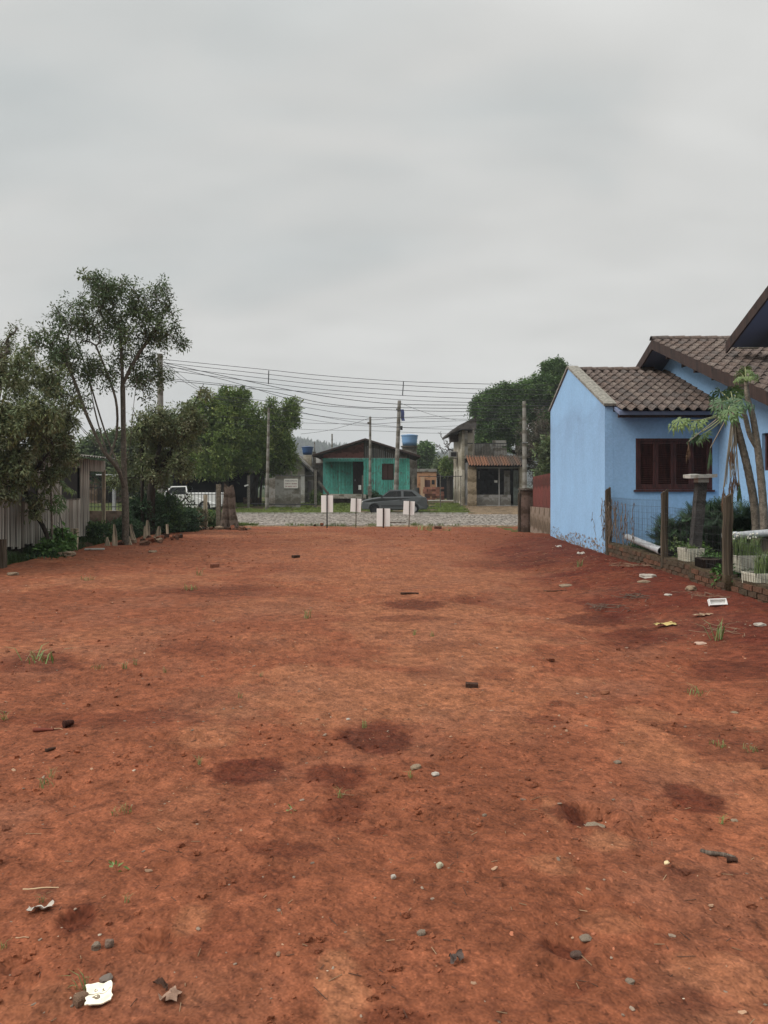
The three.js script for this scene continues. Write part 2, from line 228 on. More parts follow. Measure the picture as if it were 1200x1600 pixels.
// the land around: yards on both sides, street bed, lawns beyond, out to the horizon
function landH(x, d) {
  const inLot = sst(edgeL(d) - 0.35, edgeL(d) + 0.05, x) * (1 - sst(4.35, 4.5, x)) * (1 - sst(30.9, 31.5, d));
  let h = mix(0.03, -0.10, sst(22, 30, d)); h = mix(h, 0.36, sst(4.3, 4.6, x) * (1 - sst(19, 24, d)));
  h = mix(h, -0.19, sst(31.4, 32.2, d)); h = mix(h, -0.08, sst(44.2, 44.8, d)); h = mix(h, 0.16, sst(46, 54, d));
  if (d < 31.6) h += (fbm(x * 0.8, d * 0.8, 3) - 0.5) * 0.08; else if (d > 44.5) h += (fbm(x * 0.5, d * 0.5, 3) - 0.5) * 0.06;
  return h - inLot * 0.6;
}
{
  const ds = [-60, -30, -12, -6], xs = []; for (let d = -3; d < 62; d += 0.22) ds.push(d); for (let d = 62; d < 140; d += 5) ds.push(d); ds.push(180, 260, 400, 700, 1300);
  xs.push(-1300, -600, -300, -160, -100, -70, -50, -40); for (let x = -34; x < 30; x += 0.22) xs.push(x); xs.push(34, 40, 50, 70, 100, 160, 300, 600, 1300);
  const nx = xs.length, nd = ds.length, pos = [], col = [], uv = [], idx = [];
  for (let j = 0; j < nd; j++) for (let i = 0; i < nx; i++) {
    const x = xs[i], d = ds[j]; pos.push(x, landH(x, d), -d); uv.push(x / 2.2, d / 2.2);
    const n = fbm(x * 0.7, d * 0.7, 4), n2 = fbm(x * 3.3, d * 3.3, 3), e = (n2 - 0.5) * 0.8 + 1; let c = [0.082, 0.105, 0.028];
    const L = (t, s) => { c = c.map((q, k) => mix(q, t[k], cl(s))); };
    if (d < 33) L([0.10, 0.06, 0.035], sst(0.42, 0.6, n));                                                  // yards: trodden earth in the grass
    L([0.27, 0.185, 0.12], sst(30.2, 31.0, d + (n2 - .5)) * (1 - sst(44.2, 44.6, d)));                     // dusty street edge
    if (d > 44.4) { L([0.24, 0.18, 0.12], sst(0.55, 0.62, n) * 0.7); L([0.26, 0.19, 0.125], sst(5.0, 5.5, x + (n2 - .5) * 1.4) * (1 - sst(9.6, 10, x)) * (1 - sst(56, 58, d))); L([0.25, 0.18, 0.12], sst(0.5, 0.56, n) * sst(2.4, 3.2, x) * (1 - sst(5, 6, x)) * 0.8); }
    if (d > 90) c = [0.05, 0.07, 0.028];
    col.push(c[0] * e, c[1] * e, c[2] * e);
  }
  for (let j = 0; j < nd - 1; j++) for (let i = 0; i < nx - 1; i++) { const a = j * nx + i, b = a + 1, f = a + nx; idx.push(a, b, f, b, f + 1, f); }
  const g = new THREE.BufferGeometry(); g.setAttribute('position', new THREE.Float32BufferAttribute(pos, 3)); g.setAttribute('color', new THREE.Float32BufferAttribute(col, 3)); g.setAttribute('uv', new THREE.Float32BufferAttribute(uv, 2)); g.setIndex(idx); g.computeVertexNormals();
  setting('ground', g, new THREE.MeshPhysicalMaterial({ color: 0xffffff, vertexColors: true, roughness: 1, specularIntensity: 0.25, map: rep(speckTex, 1), bumpMap: rep(bumpTex, 1), bumpScale: 0.03, side: THREE.DoubleSide }));
}
function copies(name, geo, material, list, parent, colors) {      // list of Matrix4
  const m = new THREE.InstancedMesh(geo, material, list.length); m.name = parent === scene ? numbered(name) : name;
  list.forEach((t, i) => { m.setMatrixAt(i, t); if (colors) m.setColorAt(i, colors[i]); }); m.castShadow = m.receiveShadow = true; m.userData.kind = 'stuff'; parent.add(m); return m;
}
const TRS = (x, y, z, rx, ry, rz, sx, sy = sx, sz = sx) => new THREE.Matrix4().compose(V(x, y, z), new THREE.Quaternion().setFromEuler(new THREE.Euler(rx, ry, rz, 'YXZ')), V(sx, sy, sz));
{ // street of irregular paving stones
  const road = new THREE.Group(); road.name = 'road'; road.userData = { kind: 'structure' }; scene.add(road);
  const bed = new THREE.PlaneGeometry(90, 12.4, 180, 24); bed.rotateX(-Math.PI / 2); bed.translate(0, 0, -38.1);
  mesh('road_bed', boxUV(jitter(bed.toNonIndexed(), 0.0, 1)).translate(0, -0.165, 0), mat([0.24, 0.18, 0.125], 1, { map: rep(speckTex, 1) }), road);
  const r = rng(21), list = [], cols = [], g = jitter(new THREE.BoxGeometry(1, 1, 1, 2, 2, 2), 0.09, 1.7, 3);
  for (let d = 32.1; d < 44.1; d += 0.155) for (let x = -17 + r() * 0.2; x < 15; x += 0.19 + r() * 0.09) {
    const dd = d + (r() - .5) * 0.04; list.push(TRS(x, -0.165 + r() * 0.022 - 0.02, -dd, (r() - .5) * 0.1, (r() - .5) * 0.3, (r() - .5) * 0.1, 0.17 + r() * 0.07, 0.1, 0.125 + r() * 0.03));
    const k = 0.23 + r() * 0.19 + 0.1 * (fbm(x * .5, d * .5, 3) - .5); cols.push(rgb(k * 1.1, k * 0.97, k * 0.84));
  }
  copies('paving_stones', g, mat([1, 1, 1], 0.95, { map: rep(grainTex, 1) }), list, road, cols);
  // kerb stones along the far side
  const kg = roughBox(0.9, 0.2, 0.14, 0.012, 4, 2, 4, 2, 2); for (let x = -17; x < 5; x += 0.93) { const k = mesh('kerb_stone', kg, M.paleConcrete, road); k.position.set(x, -0.13, -44.35); k.rotation.y = (r() - .5) * 0.02; }
}

// ------------------------------------------------------------------ plants: leaf clusters, skeletons, trees
function leafTris(out, o, dir, up, L, W, fold, droop) {            // a folded, drooping leaf of four triangles
  const side = dir.clone().cross(up).normalize(), nn = side.clone().cross(dir).normalize();
  const mid = o.clone().addScaledVector(dir, L * 0.48).addScaledVector(nn, -fold * W), l = o.clone().addScaledVector(dir, L * 0.45).addScaledVector(side, W / 2), rr = o.clone().addScaledVector(dir, L * 0.45).addScaledVector(side, -W / 2), tip = o.clone().addScaledVector(dir, L * 0.96).addScaledVector(nn, -droop * L);
  for (const v of [o, l, mid, o, mid, rr, l, tip, mid, mid, tip, rr]) out.push(v.x, v.y, v.z);
}
function geoFrom(arr) { const g = new THREE.BufferGeometry(); g.setAttribute('position', new THREE.Float32BufferAttribute(arr, 3)); g.setAttribute('uv', new THREE.Float32BufferAttribute(new Float32Array(arr.length / 3 * 2), 2)); g.computeVertexNormals(); return g; }
function cluster(n, R, L, W, seed, droop = 0.25, gravity = 0.2) {
  const r = rng(seed), out = [];
  for (let i = 0; i < n; i++) { const dir = V(r() - .5, r() - .35, r() - .5).normalize(), o = dir.clone().multiplyScalar(R * Math.pow(r(), 0.6)); const dd = dir.clone().add(V((r() - .5) * 1.1, (r() - .5) * 0.8 - gravity, (r() - .5) * 1.1)).normalize(), s = 0.7 + r() * 0.6; leafTris(out, o, dd, V(r() - .5, 1, r() - .5).normalize(), L * s, W * s, 0.15 + r() * 0.2, droop * r()); }
  return geoFrom(out);
}
const leafMat = (rough = 0.7, tr = 0.25) => pmat([1, 1, 1], rough, { transmission: tr, thickness: 0, specularIntensity: 0.45 });
const LEAF = leafMat();
function skeleton(trunks, tips, { R = 0.12, r0 = 0.006, minT = 0.35, seed = 1, lift = 0.12, wig = 0.12 } = {}) {
  const r = rng(seed), nodes = [];
  trunks.forEach((pts, ti) => { let prev = -1; const cv = new THREE.CatmullRomCurve3(pts), n = Math.max(4, Math.ceil(cv.getLength() / 0.25)); if (pts.from !== undefined) { let b = 0, bd = 1e9; nodes.forEach((q, i) => { const e = q.p.distanceTo(pts[0]); if (e < bd) { bd = e; b = i; } }); prev = b; } for (let i = 0; i <= n; i++) { nodes.push({ p: cv.getPoint(i / n), par: prev, w: 0, ok: ti > 0 || i / n > minT, len: i / n }); prev = nodes.length - 1; } nodes[prev].w = 1; });
  const near = t => { let b = 1e9; for (const q of nodes) if (q.ok) b = Math.min(b, q.p.distanceToSquared(t)); return b; };
  tips.map(t => [near(t), t]).sort((a, b) => a[0] - b[0]).forEach(([, t]) => {
    let best = -1, bc = 1e9; nodes.forEach((q, i) => { if (!q.ok) return; const dy = q.p.y - t.y; const c = q.p.distanceTo(t) * (1 + 0.9 * sst(-0.3, 0.6, dy)) + (q.tip ? 0.1 : 0); if (c < bc) { bc = c; best = i; } });
    const a = nodes[best].p, dist = a.distanceTo(t), n = Math.max(2, Math.ceil(dist / 0.28)), c = a.clone().lerp(t, 0.5).add(V((r() - .5) * wig * dist, lift * dist, (r() - .5) * wig * dist)); let prev = best;
    for (let i = 1; i <= n; i++) { const u = i / n, p = a.clone().multiplyScalar((1 - u) * (1 - u)).addScaledVector(c, 2 * u * (1 - u)).addScaledVector(t, u * u); if (i < n) p.add(V((r() - .5) * 0.04, (r() - .5) * 0.04, (r() - .5) * 0.04)); nodes.push({ p, par: prev, w: i === n ? 1 : 0, ok: true, tip: i === n }); prev = nodes.length - 1; }
  });
  for (let i = nodes.length - 1; i >= 0; i--) if (nodes[i].par >= 0) nodes[nodes[i].par].w += nodes[i].w;
  let W = 0; nodes.forEach(q => { W = Math.max(W, q.w); }); nodes.forEach(q => { q.r = r0 + (R - r0) * Math.pow(q.w / W, 0.55); });
  return nodes;
}
function woodOf(nodes, sidesMax = 8) {
  const kids = nodes.map(() => []); nodes.forEach((q, i) => { if (q.par >= 0) kids[q.par].push(i); });
  const done = new Uint8Array(nodes.length), gs = [];
  nodes.forEach((q, i) => { if (done[i]) return; const pts = [], rad = []; if (q.par >= 0) { pts.push(nodes[q.par].p); rad.push(Math.min(nodes[q.par].r, q.r * 1.25)); } let k = i; while (k !== undefined) { done[k] = 1; pts.push(nodes[k].p); rad.push(nodes[k].r); k = kids[k].filter(c => !done[c]).sort((a, b) => nodes[b].w - nodes[a].w)[0]; } if (pts.length < 2) return; gs.push(boxUV(tubeGeo(pts, rad, rad[0] > 0.05 ? sidesMax : rad[0] > 0.02 ? 5 : 3))); });
  return mergeGeometries(gs);
}
function tipsIn(blobs, seed, clump = 0.27) {                                    // blobs: [px, py, d, rx px, ry px, rz m, count, shell]
  const r = rng(seed), out = [];
  for (const [px, py, d, rx, ry, rz, n, shell = 0.35] of blobs) { const c = P(px, py, d), s = d / FPX; const nc = Math.max(1, Math.round(n / 7)); let cc = V(0, 0, 0); for (let i = 0; i < n; i++) { if (i % Math.ceil(n / nc) === 0) cc = V(r() - .5, r() - .5, r() - .5).normalize().multiplyScalar(Math.pow(r(), shell) * 0.88); const u = V(r() - .5, r() - .5, r() - .5).normalize().multiplyScalar(Math.pow(r(), 0.4) * clump).add(cc); out.push(c.clone().add(V(u.x * rx * s, u.y * ry * s, u.z * rz))); } }
  return out;
}
function tree(name, label, { base, trunks, blobs, seed = 1, R, r0, minT, lift, wig, bark, leaf, per = 3, spread = 0.25, scale = 1, colors, along = 0.5, group, leafMaterial = LEAF, category = 'tree', bare = false, clump = 0.27, leafy = 1 }) {
  const o = thing(name, label, category, base, group), off = base.isVector3 ? base : V(...base);
  const tips = tipsIn(blobs, seed, clump), nodes = skeleton(trunks, tips, { R, r0, minT, lift, wig, seed });
  const wood = woodOf(nodes); wood.translate(-off.x, -off.y, -off.z); mesh('trunk', wood, bark, o);
  if (bare) return o;
  const r = rng(seed + 99), list = [], cols = [], c = new THREE.Color();
  const put = (p, s) => { list.push(TRS(p.x - off.x + (r() - .5) * 2 * spread, p.y - off.y + (r() - .5) * 2 * spread * 0.8, p.z - off.z + (r() - .5) * 2 * spread, (r() - .5) * 1.2, r() * 6.283, (r() - .5) * 1.2, scale * s * (0.7 + r() * 0.6))); const q = colors[Math.floor(r() * colors.length)], k = 0.75 + r() * 0.5; cols.push(rgb(q[0] * k * (0.9 + r() * .2), q[1] * k, q[2] * k * (0.85 + r() * .3))); };
  nodes.forEach(q => { if (q.tip) { if (r() < leafy) for (let i = 0; i < per; i++) put(q.p, 1); } else if (q.w > 0 && q.w < 4 && r() < along) put(q.p, 0.85); });
  copies('crown', leaf, leafMaterial, list, o, cols);
  return o;
}
const bark = mat([0.115, 0.095, 0.075], 0.95, { map: rep(speckTex, 2), bumpMap: rep(bumpTex, 3), bumpScale: 0.015 });
const barkPale = mat([0.19, 0.165, 0.135], 0.95, { map: rep(speckTex, 2), bumpMap: rep(bumpTex, 3), bumpScale: 0.012 });
const barkDark = mat([0.055, 0.045, 0.037], 0.95, { map: rep(speckTex, 2) });
const G1 = [[0.095, 0.138, 0.056], [0.12, 0.16, 0.062], [0.08, 0.116, 0.052], [0.14, 0.17, 0.08]];
const G2 = [[0.125, 0.195, 0.042], [0.16, 0.225, 0.05], [0.10, 0.155, 0.038], [0.19, 0.24, 0.065]];
const G3 = [[0.08, 0.145, 0.04], [0.10, 0.17, 0.045], [0.066, 0.12, 0.038]];
const OL = [[0.15, 0.18, 0.075], [0.18, 0.205, 0.09], [0.12, 0.148, 0.068], [0.21, 0.22, 0.115]];
function settle(o, x, y, z) { const b = V(x, y, z); o.position.copy(b); o.children.forEach(c => c.position.sub(b)); return o; }
const shp = (pts, holes = []) => { const s = new THREE.Shape(pts.map(p => new THREE.Vector2(...p))); holes.forEach(h => s.holes.push(new THREE.Path(h.map(p => new THREE.Vector2(...p))))); return s; };
// a shape drawn in (depth, height) standing in the plane x, thickness towards +x
const sideM = x => new THREE.Matrix4().makeBasis(V(0, 0, -1), V(0, 1, 0), V(1, 0, 0)).setPosition(x, 0, 0);
// a shape drawn in (x, height) standing at depth d, thickness away from the camera
const frontM = d => new THREE.Matrix4().makeBasis(V(1, 0, 0), V(0, 1, 0), V(0, 0, -1)).setPosition(0, 0, -d);

// ------------------------------------------------------------------ the blue house on the right
function waveTile(pitch, L, hump, seed) {
  const r = rng(seed), N = 9, pos = [], rowp = (z, lift) => { const a = []; for (let i = 0; i <= N; i++) { const u = i / N, y = u < 0.6 ? Math.sin(u / 0.6 * Math.PI) * hump : -Math.sin((u - 0.6) / 0.4 * Math.PI) * hump * 0.28; a.push(V(u * pitch * 1.06, y + lift, z)); } return a; };
  const t = 0.016, A = rowp(0, 0.03 + (r() - .5) * 0.008), B = rowp(-L, 0.004), C = rowp(0, 0.03 - t), q = (a, b, c, d) => pos.push(...a.toArray(), ...b.toArray(), ...c.toArray(), ...a.toArray(), ...c.toArray(), ...d.toArray());
  for (let i = 0; i < N; i++) { q(A[i], A[i + 1], B[i + 1], B[i]); q(C[i], C[i + 1], A[i + 1], A[i]); }
  const g = new THREE.BufferGeometry(); g.setAttribute('position', new THREE.Float32BufferAttribute(pos, 3)); g.computeVertexNormals(); return boxUV(g);
}
const tileMats = [[0.135, 0.105, 0.094], [0.118, 0.092, 0.083], [0.152, 0.122, 0.108], [0.128, 0.096, 0.083], [0.105, 0.088, 0.082]].map(c => mat(c.map(q => q * 1.3), 0.86, { map: rep(speckTex, 1.7) }));
function tileRoof(roof, eave, up, cols, rows, pitch, step, budget) {  // eave: lower left corner; up: unit vector up the slope
  const X = V(1, 0, 0), Z = up.clone().negate(), Y = Z.clone().cross(X).normalize(), gs = [1, 2, 3].map(s => waveTile(pitch, step + 0.07, 0.05, s)), r = rng(7), rest = tileMats.map(() => []);
  for (let j = 0; j < rows; j++) for (let i = 0; i < cols; i++) {
    const m = new THREE.Matrix4().makeBasis(X, Y, Z).setPosition(eave.clone().addScaledVector(X, i * pitch + (r() - .5) * 0.008).addScaledVector(up, j * step + (r() - .5) * 0.015).addScaledVector(Y, (r() - .5) * 0.006)), k = Math.floor(r() * 3), c = Math.floor(r() * tileMats.length);
    if (budget.left > 0 && budget.want(i, j)) { budget.left--; const t = mesh('roof_tile', gs[k], tileMats[c], roof); m.decompose(t.position, t.quaternion, t.scale); } else rest[c].push(gs[k].clone().applyMatrix4(m));
  }
  rest.forEach((l, c) => { if (l.length) mesh('roof_tiles', mergeGeometries(l), tileMats[c], roof, 'stuff'); });
}
{
  const o = thing('blue_house', 'light blue plastered house with brown tiled roofs at the right edge of the lot', 'house');
  const XL = 4.3, XM = 6.52;
  // side wall of the low wing, ragged bare foot
  let b = new MB(); b.extrude(shp([[15, 0.14], [15, 3.08], [17.95, 4.28], [19.9, 3.46], [19.9, 0.1]]), 0.16, sideM(XL));
  b.extrude(shp([[XL + 0.16, 0.0], [XM, 0.0], [XM, 2.98], [XL + 0.16, 2.98]], [[[4.9, 1.46], [6.39, 1.46], [6.39, 2.46], [4.9, 2.46]]]), 0.16, frontM(15.002));
  b.extrude(shp([[20.2, 0], [20.2, 3.38], [17.1, 4.62], [10.2, 2.24], [10.2, 0.2]], [[[12.1, 1.8], [13.3, 1.8], [13.3, 2.44], [12.1, 2.44]]]), 0.16, sideM(XM + 0.002));
  b.extrude(shp([[14.2, 0], [14.2, 4.35], [10.4, 5.85], [7.4, 4.6], [7.4, 0]]), 0.16, sideM(7.12));
  b.box(XM + 0.17, 0.2, -10.2, 9.6, 2.2, -10.36); b.box(XL + 0.16, 0, -19.74, XM, 3.4, -19.9);
  b.build('wall', M.blue, o);
  // scuffed, splashed foot of the side wall: bare cement where the paint has come off, each flake a little proud
  b = new MB(); const r = rng(44);
  for (let i = 0; i < 620; i++) { const d = 15.02 + r() * 4.8, y = lotBase(XL, d) - 0.03 + Math.pow(r(), 1.8) * (0.16 + 0.22 * fbm(d * 2, 3, 3)), s = 0.006 + r() * r() * 0.035; const g = new THREE.CircleGeometry(s, 7); jitter(g, s * 0.35, 40, i); g.scale(1.6 * (0.5 + r()), 0.6 + r() * .5, 1); g.rotateY(-Math.PI / 2); g.translate(XL - 0.004 - r() * 0.003, y, -d); b.add(g); }
  b.build('bare_patches', mat([0.36, 0.31, 0.29], 0.95, { map: rep(speckTex, 4) }), o, 'stuff');
  b = new MB(); b.bar(V(XL + 0.09, 3.11, -14.93), V(XL + 0.09, 4.31, -17.97), 0.25, 0.05).bar(V(XL + 0.09, 4.31, -17.95), V(XL + 0.09, 3.48, -19.98), 0.25, 0.05); b.build('coping', mat([0.36, 0.345, 0.31], 0.95, { map: rep(speckTex, 2) }), o);
  // wide shutter window
  const w = mesh('window', new MB().box(4.9, 1.46, -15.06, 6.39, 2.46, -15.10).geo(), M.shutter, o);
  b = new MB(); b.box(4.9, 1.46, -15.0, 4.95, 2.46, -15.059).box(6.34, 1.46, -15.0, 6.39, 2.46, -15.059).box(4.95, 2.41, -15.0, 6.34, 2.46, -15.059).box(4.95, 1.46, -15.0, 6.34, 1.51, -15.059).box(4.86, 1.42, -14.97, 6.43, 1.458, -15.0); b.build('frame', M.shutter, w);
  for (let k = 0; k < 4; k++) { const x0 = 4.952 + k * 0.347, x1 = x0 + 0.343, s = new MB(); s.box(x0, 1.512, -15.02, x0 + 0.05, 2.408, -15.055).box(x1 - 0.05, 1.512, -15.02, x1, 2.408, -15.055).box(x0 + 0.05, 1.512, -15.02, x1 - 0.05, 1.57, -15.055).box(x0 + 0.05, 2.35, -15.02, x1 - 0.05, 2.408, -15.055); for (let y = 1.575; y < 2.34; y += 0.036) { const g = new THREE.BoxGeometry(0.243, 0.044, 0.007); g.rotateX(0.75); g.translate((x0 + x1) / 2, y + 0.015, -15.04); s.add(g); } s.build('shutter', M.shutter, w); }
  const sw = mesh('window', new MB().box(XM + 0.1, 1.8, -12.1, XM + 0.13, 2.44, -13.3).geo(), M.darkVoid, o);
  new MB().box(XM + 0.06, 1.8, -13.25, XM + 0.1, 2.44, -13.3).box(XM + 0.06, 2.39, -12.1, XM + 0.1, 2.44, -13.25).box(XM + 0.06, 1.8, -12.1, XM + 0.1, 1.85, -13.25).build('frame', M.shutter, sw);
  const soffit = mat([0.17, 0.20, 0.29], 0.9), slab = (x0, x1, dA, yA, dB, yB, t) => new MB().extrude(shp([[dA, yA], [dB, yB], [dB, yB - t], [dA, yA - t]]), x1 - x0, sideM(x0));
  // wing roof
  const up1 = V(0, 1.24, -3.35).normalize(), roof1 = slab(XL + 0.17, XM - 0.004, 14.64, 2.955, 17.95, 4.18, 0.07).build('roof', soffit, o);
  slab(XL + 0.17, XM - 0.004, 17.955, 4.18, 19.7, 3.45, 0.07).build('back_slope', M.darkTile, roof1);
  new MB().box(XL + 0.17, 2.84, -14.7, XM, 2.93, -14.74).build('eave_board', M.brownTimber, roof1);
  tileRoof(roof1, V(XL + 0.19, 2.95, -14.55), up1, 11, 11, 0.197, 0.32, { left: 121, want: () => true });
  const ridge = (roof, x0, x1, y, d) => { for (let x = x0; x < x1; x += 0.36) { const g = new THREE.CylinderGeometry(0.085, 0.1, 0.38, 9, 1, true, 0, Math.PI); g.rotateZ(Math.PI / 2); g.rotateX(-Math.PI / 2 * 0); const q = mesh('ridge_tile', boxUV(g), tileMats[Math.floor(r() * 5)], roof); q.position.set(x + 0.18, y - 0.02, -d); } };
  ridge(roof1, XL + 0.17, XM - 0.3, 4.23, 17.95);
  // main roof
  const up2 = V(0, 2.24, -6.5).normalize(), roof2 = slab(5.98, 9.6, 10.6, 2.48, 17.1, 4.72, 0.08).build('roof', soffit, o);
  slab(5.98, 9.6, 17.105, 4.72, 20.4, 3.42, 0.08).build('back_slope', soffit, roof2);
  b = new MB(); b.extrude(shp([[10.5, 2.50], [17.1, 4.775], [17.1, 4.56], [10.5, 2.285]]), 0.035, sideM(5.942)); b.extrude(shp([[17.1, 4.775], [20.5, 3.435], [20.5, 3.25], [17.1, 4.56]]), 0.035, sideM(5.94)); b.build('verge_board', M.brownTimber, roof2);
  tileRoof(roof2, V(5.95, 2.50, -10.55), up2, 16, 21, 0.197, 0.325, { left: 170, want: (i, j) => j > 3 && i < j * 0.55 + 1.5 });
  ridge(roof2, 5.93, 9.2, 4.79, 17.1);
  for (const d of [16.35, 14.88, 13.4, 11.9]) new MB().box(5.99, 4.76 - (17.1 - d) * 0.3446 - 0.27, -d + 0.04, XM + 0.1, 4.76 - (17.1 - d) * 0.3446 - 0.15, -d - 0.04).build('purlin', M.brownTimber, roof2);
  for (const [d0, d1, y] of [[16.15, 16.85, 4.12], [14.75, 15.3, 3.63], [13.2, 13.7, 3.10]]) new MB().box(XM - 0.02, y, -d0, XM + 0.001, y + 0.13, -d1).build('vent', M.brownTimber, o); new MB().box(6.9, 4.21, -14.98, 7.3, 4.29, -15.06).build('flashing', M.paleConcrete, roof2);
  // tallest roof, cut by the edge of the picture
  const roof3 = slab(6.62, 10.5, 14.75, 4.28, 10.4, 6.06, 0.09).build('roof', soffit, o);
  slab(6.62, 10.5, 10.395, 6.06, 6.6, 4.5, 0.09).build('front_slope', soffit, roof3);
  new MB().extrude(shp([[14.85, 4.30], [10.4, 6.12], [10.4, 5.93], [14.85, 4.09]]), 0.035, sideM(6.58)).build('verge_board', M.brownTimber, roof3);
  { const X = V(1, 0, 0), up = V(0, 1.78, 4.35).normalize(), Z = up.clone().negate(), Y = V(0, 4.35, -1.78).normalize(), g = waveTile(0.2, 0.39, 0.05, 5), l = []; for (let j = 0; j < 14; j++) for (let i = 0; i < 9; i++) l.push(g.clone().applyMatrix4(new THREE.Matrix4().makeBasis(V(-1, 0, 0), Y, Z).setPosition(V(6.8 + i * 0.2, 4.29, -14.83).addScaledVector(up, j * 0.325)))); mesh('roof_tiles', mergeGeometries(l), tileMats[1], roof3, 'stuff'); }
  settle(o, XL, 0.15, -15);
}
// ------------------------------------------------------------------ low brick wall, posts, wire mesh and garden in front of the blue house
const brickMats = [[0.125, 0.068, 0.043], [0.11, 0.064, 0.042], [0.095, 0.064, 0.043], [0.15, 0.074, 0.046], [0.082, 0.06, 0.04]].map(c => mat(c, 0.96, { map: rep(stainTex, 3.1), bumpMap: rep(bumpTex, 4), bumpScale: 0.008 }));
const mossy = mat([0.105, 0.078, 0.048], 0.97, { map: rep(stainTex, 1.3), bumpMap: rep(bumpTex, 3), bumpScale: 0.012 });
{
  const o = thing('garden_wall', 'low stained brick wall running beside the red soil to the blue house', 'wall', [4.36, 0.1, -11]), r = rng(8), gs = [1, 2, 3].map(s => roughBox(0.215, 0.062, 0.125, 0.006, 14, s, 3, 2, 2));
  const run = (d0, d1, x, rows, off) => { const core = new MB().box(x - 0.048, -0.15, -d0, x + 0.1, 0.155 + rows * 0.07 + off, -d1).geo(); mesh('mortar_core', core.translate(-4.36, -0.1, 11), mossy, o);
    for (let j = 0; j < rows; j++) for (let d = d0 + (j % 2 ? 0.11 : 0.0) + 0.11; d < d1 - 0.02; d += 0.232) { const q = mesh('brick', gs[Math.floor(r() * 3)], brickMats[Math.floor(r() * 5)], o); q.position.set(x - 4.36 + (r() - .5) * 0.01, 0.12 + 0.04 + j * 0.072 + off - 0.1 + (r() - .5) * 0.005, 11 - d); q.rotation.set((r() - .5) * 0.03, Math.PI / 2 + (r() - .5) * 0.05, 0); } };
  run(10.7, 14.98, 4.36, 4, 0.01); run(9.55, 10.68, 4.28, 4, 0.0); run(5.4, 9.53, 4.36, 4, -0.03);
}
function woodPost(name, label, px, yTop, yBase, d, w, x, lean = 0, group) {
  const y0 = PY(yBase, d), h = PY(yTop, d) - y0, o = thing(name, label, 'post', [x ?? PX(px, d), y0 - 0.1, -d], group), g = jitter(new THREE.BoxGeometry(w, h + 0.1, w, 3, 10, 3), w * 0.13, 5, px); g.translate(0, (h + 0.1) / 2, 0); const p = g.attributes.position; for (let i = 0; i < p.count; i++) if (p.getY(i) > h + 0.06) p.setY(i, p.getY(i) + (p.getX(i) * 0.5 + vn3(p.getX(i) * 60, 3, p.getZ(i) * 60) * 0.05)); g.computeVertexNormals(); mesh('post', boxUV(g), M.post, o); o.rotation.z = lean; return o;
}
woodPost('fence_post', 'tall weathered fence post against the corner of the blue wall', 948, 766, 866, 14.85, 0.092, 4.33, 0.01, 'garden fence posts');
woodPost('fence_post', 'weathered fence post left of the concrete bird table, in the low brick wall', 1035, 771, 876, 11.9, 0.084, 4.33, 0.0, 'garden fence posts');
woodPost('fence_post', 'thick weathered fence post under the drooping papaya leaves', 1138, 778, 930, 9.6, 0.092, 4.27, -0.012, 'garden fence posts');
woodPost('fence_stake', 'short brown stake behind the right-hand white planter', 1193, 838, 880, 10.4, 0.14, 5.13, 0, 'garden fence posts');
{ // wire mesh and strands between the posts
  const panel = (label, d0, d1, y0, y1, dv, ys) => { const o = thing('wire_mesh', label, 'wire fence', [4.31, y0, -(d0 + d1) / 2], 'wire fence panels'), b = new MB(); let k = 0; for (let d = d0; d <= d1; d += dv, k++) b.tube([V(4.31, y0, -d), V(4.31 + 0.012 * Math.sin(k * 1.7), (y0 + y1) / 2, -d - 0.01 * Math.sin(k)), V(4.31, y1, -d)], 0.0017, 3); b.g.forEach(g => g.translate(-4.31, -y0, (d0 + d1) / 2)); b.build('upright_wires', M.wire, o); const c = new MB(); for (let j = 0; j <= ys; j++) { const y = mix(y0, y1, j / ys), pts = []; for (let i = 0; i <= 12; i++) pts.push(V(4.31 + 0.008 * Math.sin(i * 2 + j), y - 0.02 * Math.sin(i / 12 * Math.PI), -mix(d0, d1, i / 12))); c.tube(pts, 0.0017, 3); } c.g.forEach(g => g.translate(-4.31, -y0, (d0 + d1) / 2)); c.build('cross_wires', M.wire, o); };
  panel('sagging wire mesh with dead creeper between the first two fence posts by the blue wall', 11.95, 14.8, 0.5, 1.32, 0.06, 8);
  panel('fine wire mesh between the bird table side and the thick post', 9.65, 11.85, 0.42, 1.22, 0.06, 8);
  panel('fine wire mesh over the white planters right of the thick post', 5.6, 9.55, 0.40, 0.95, 0.05, 6);
}
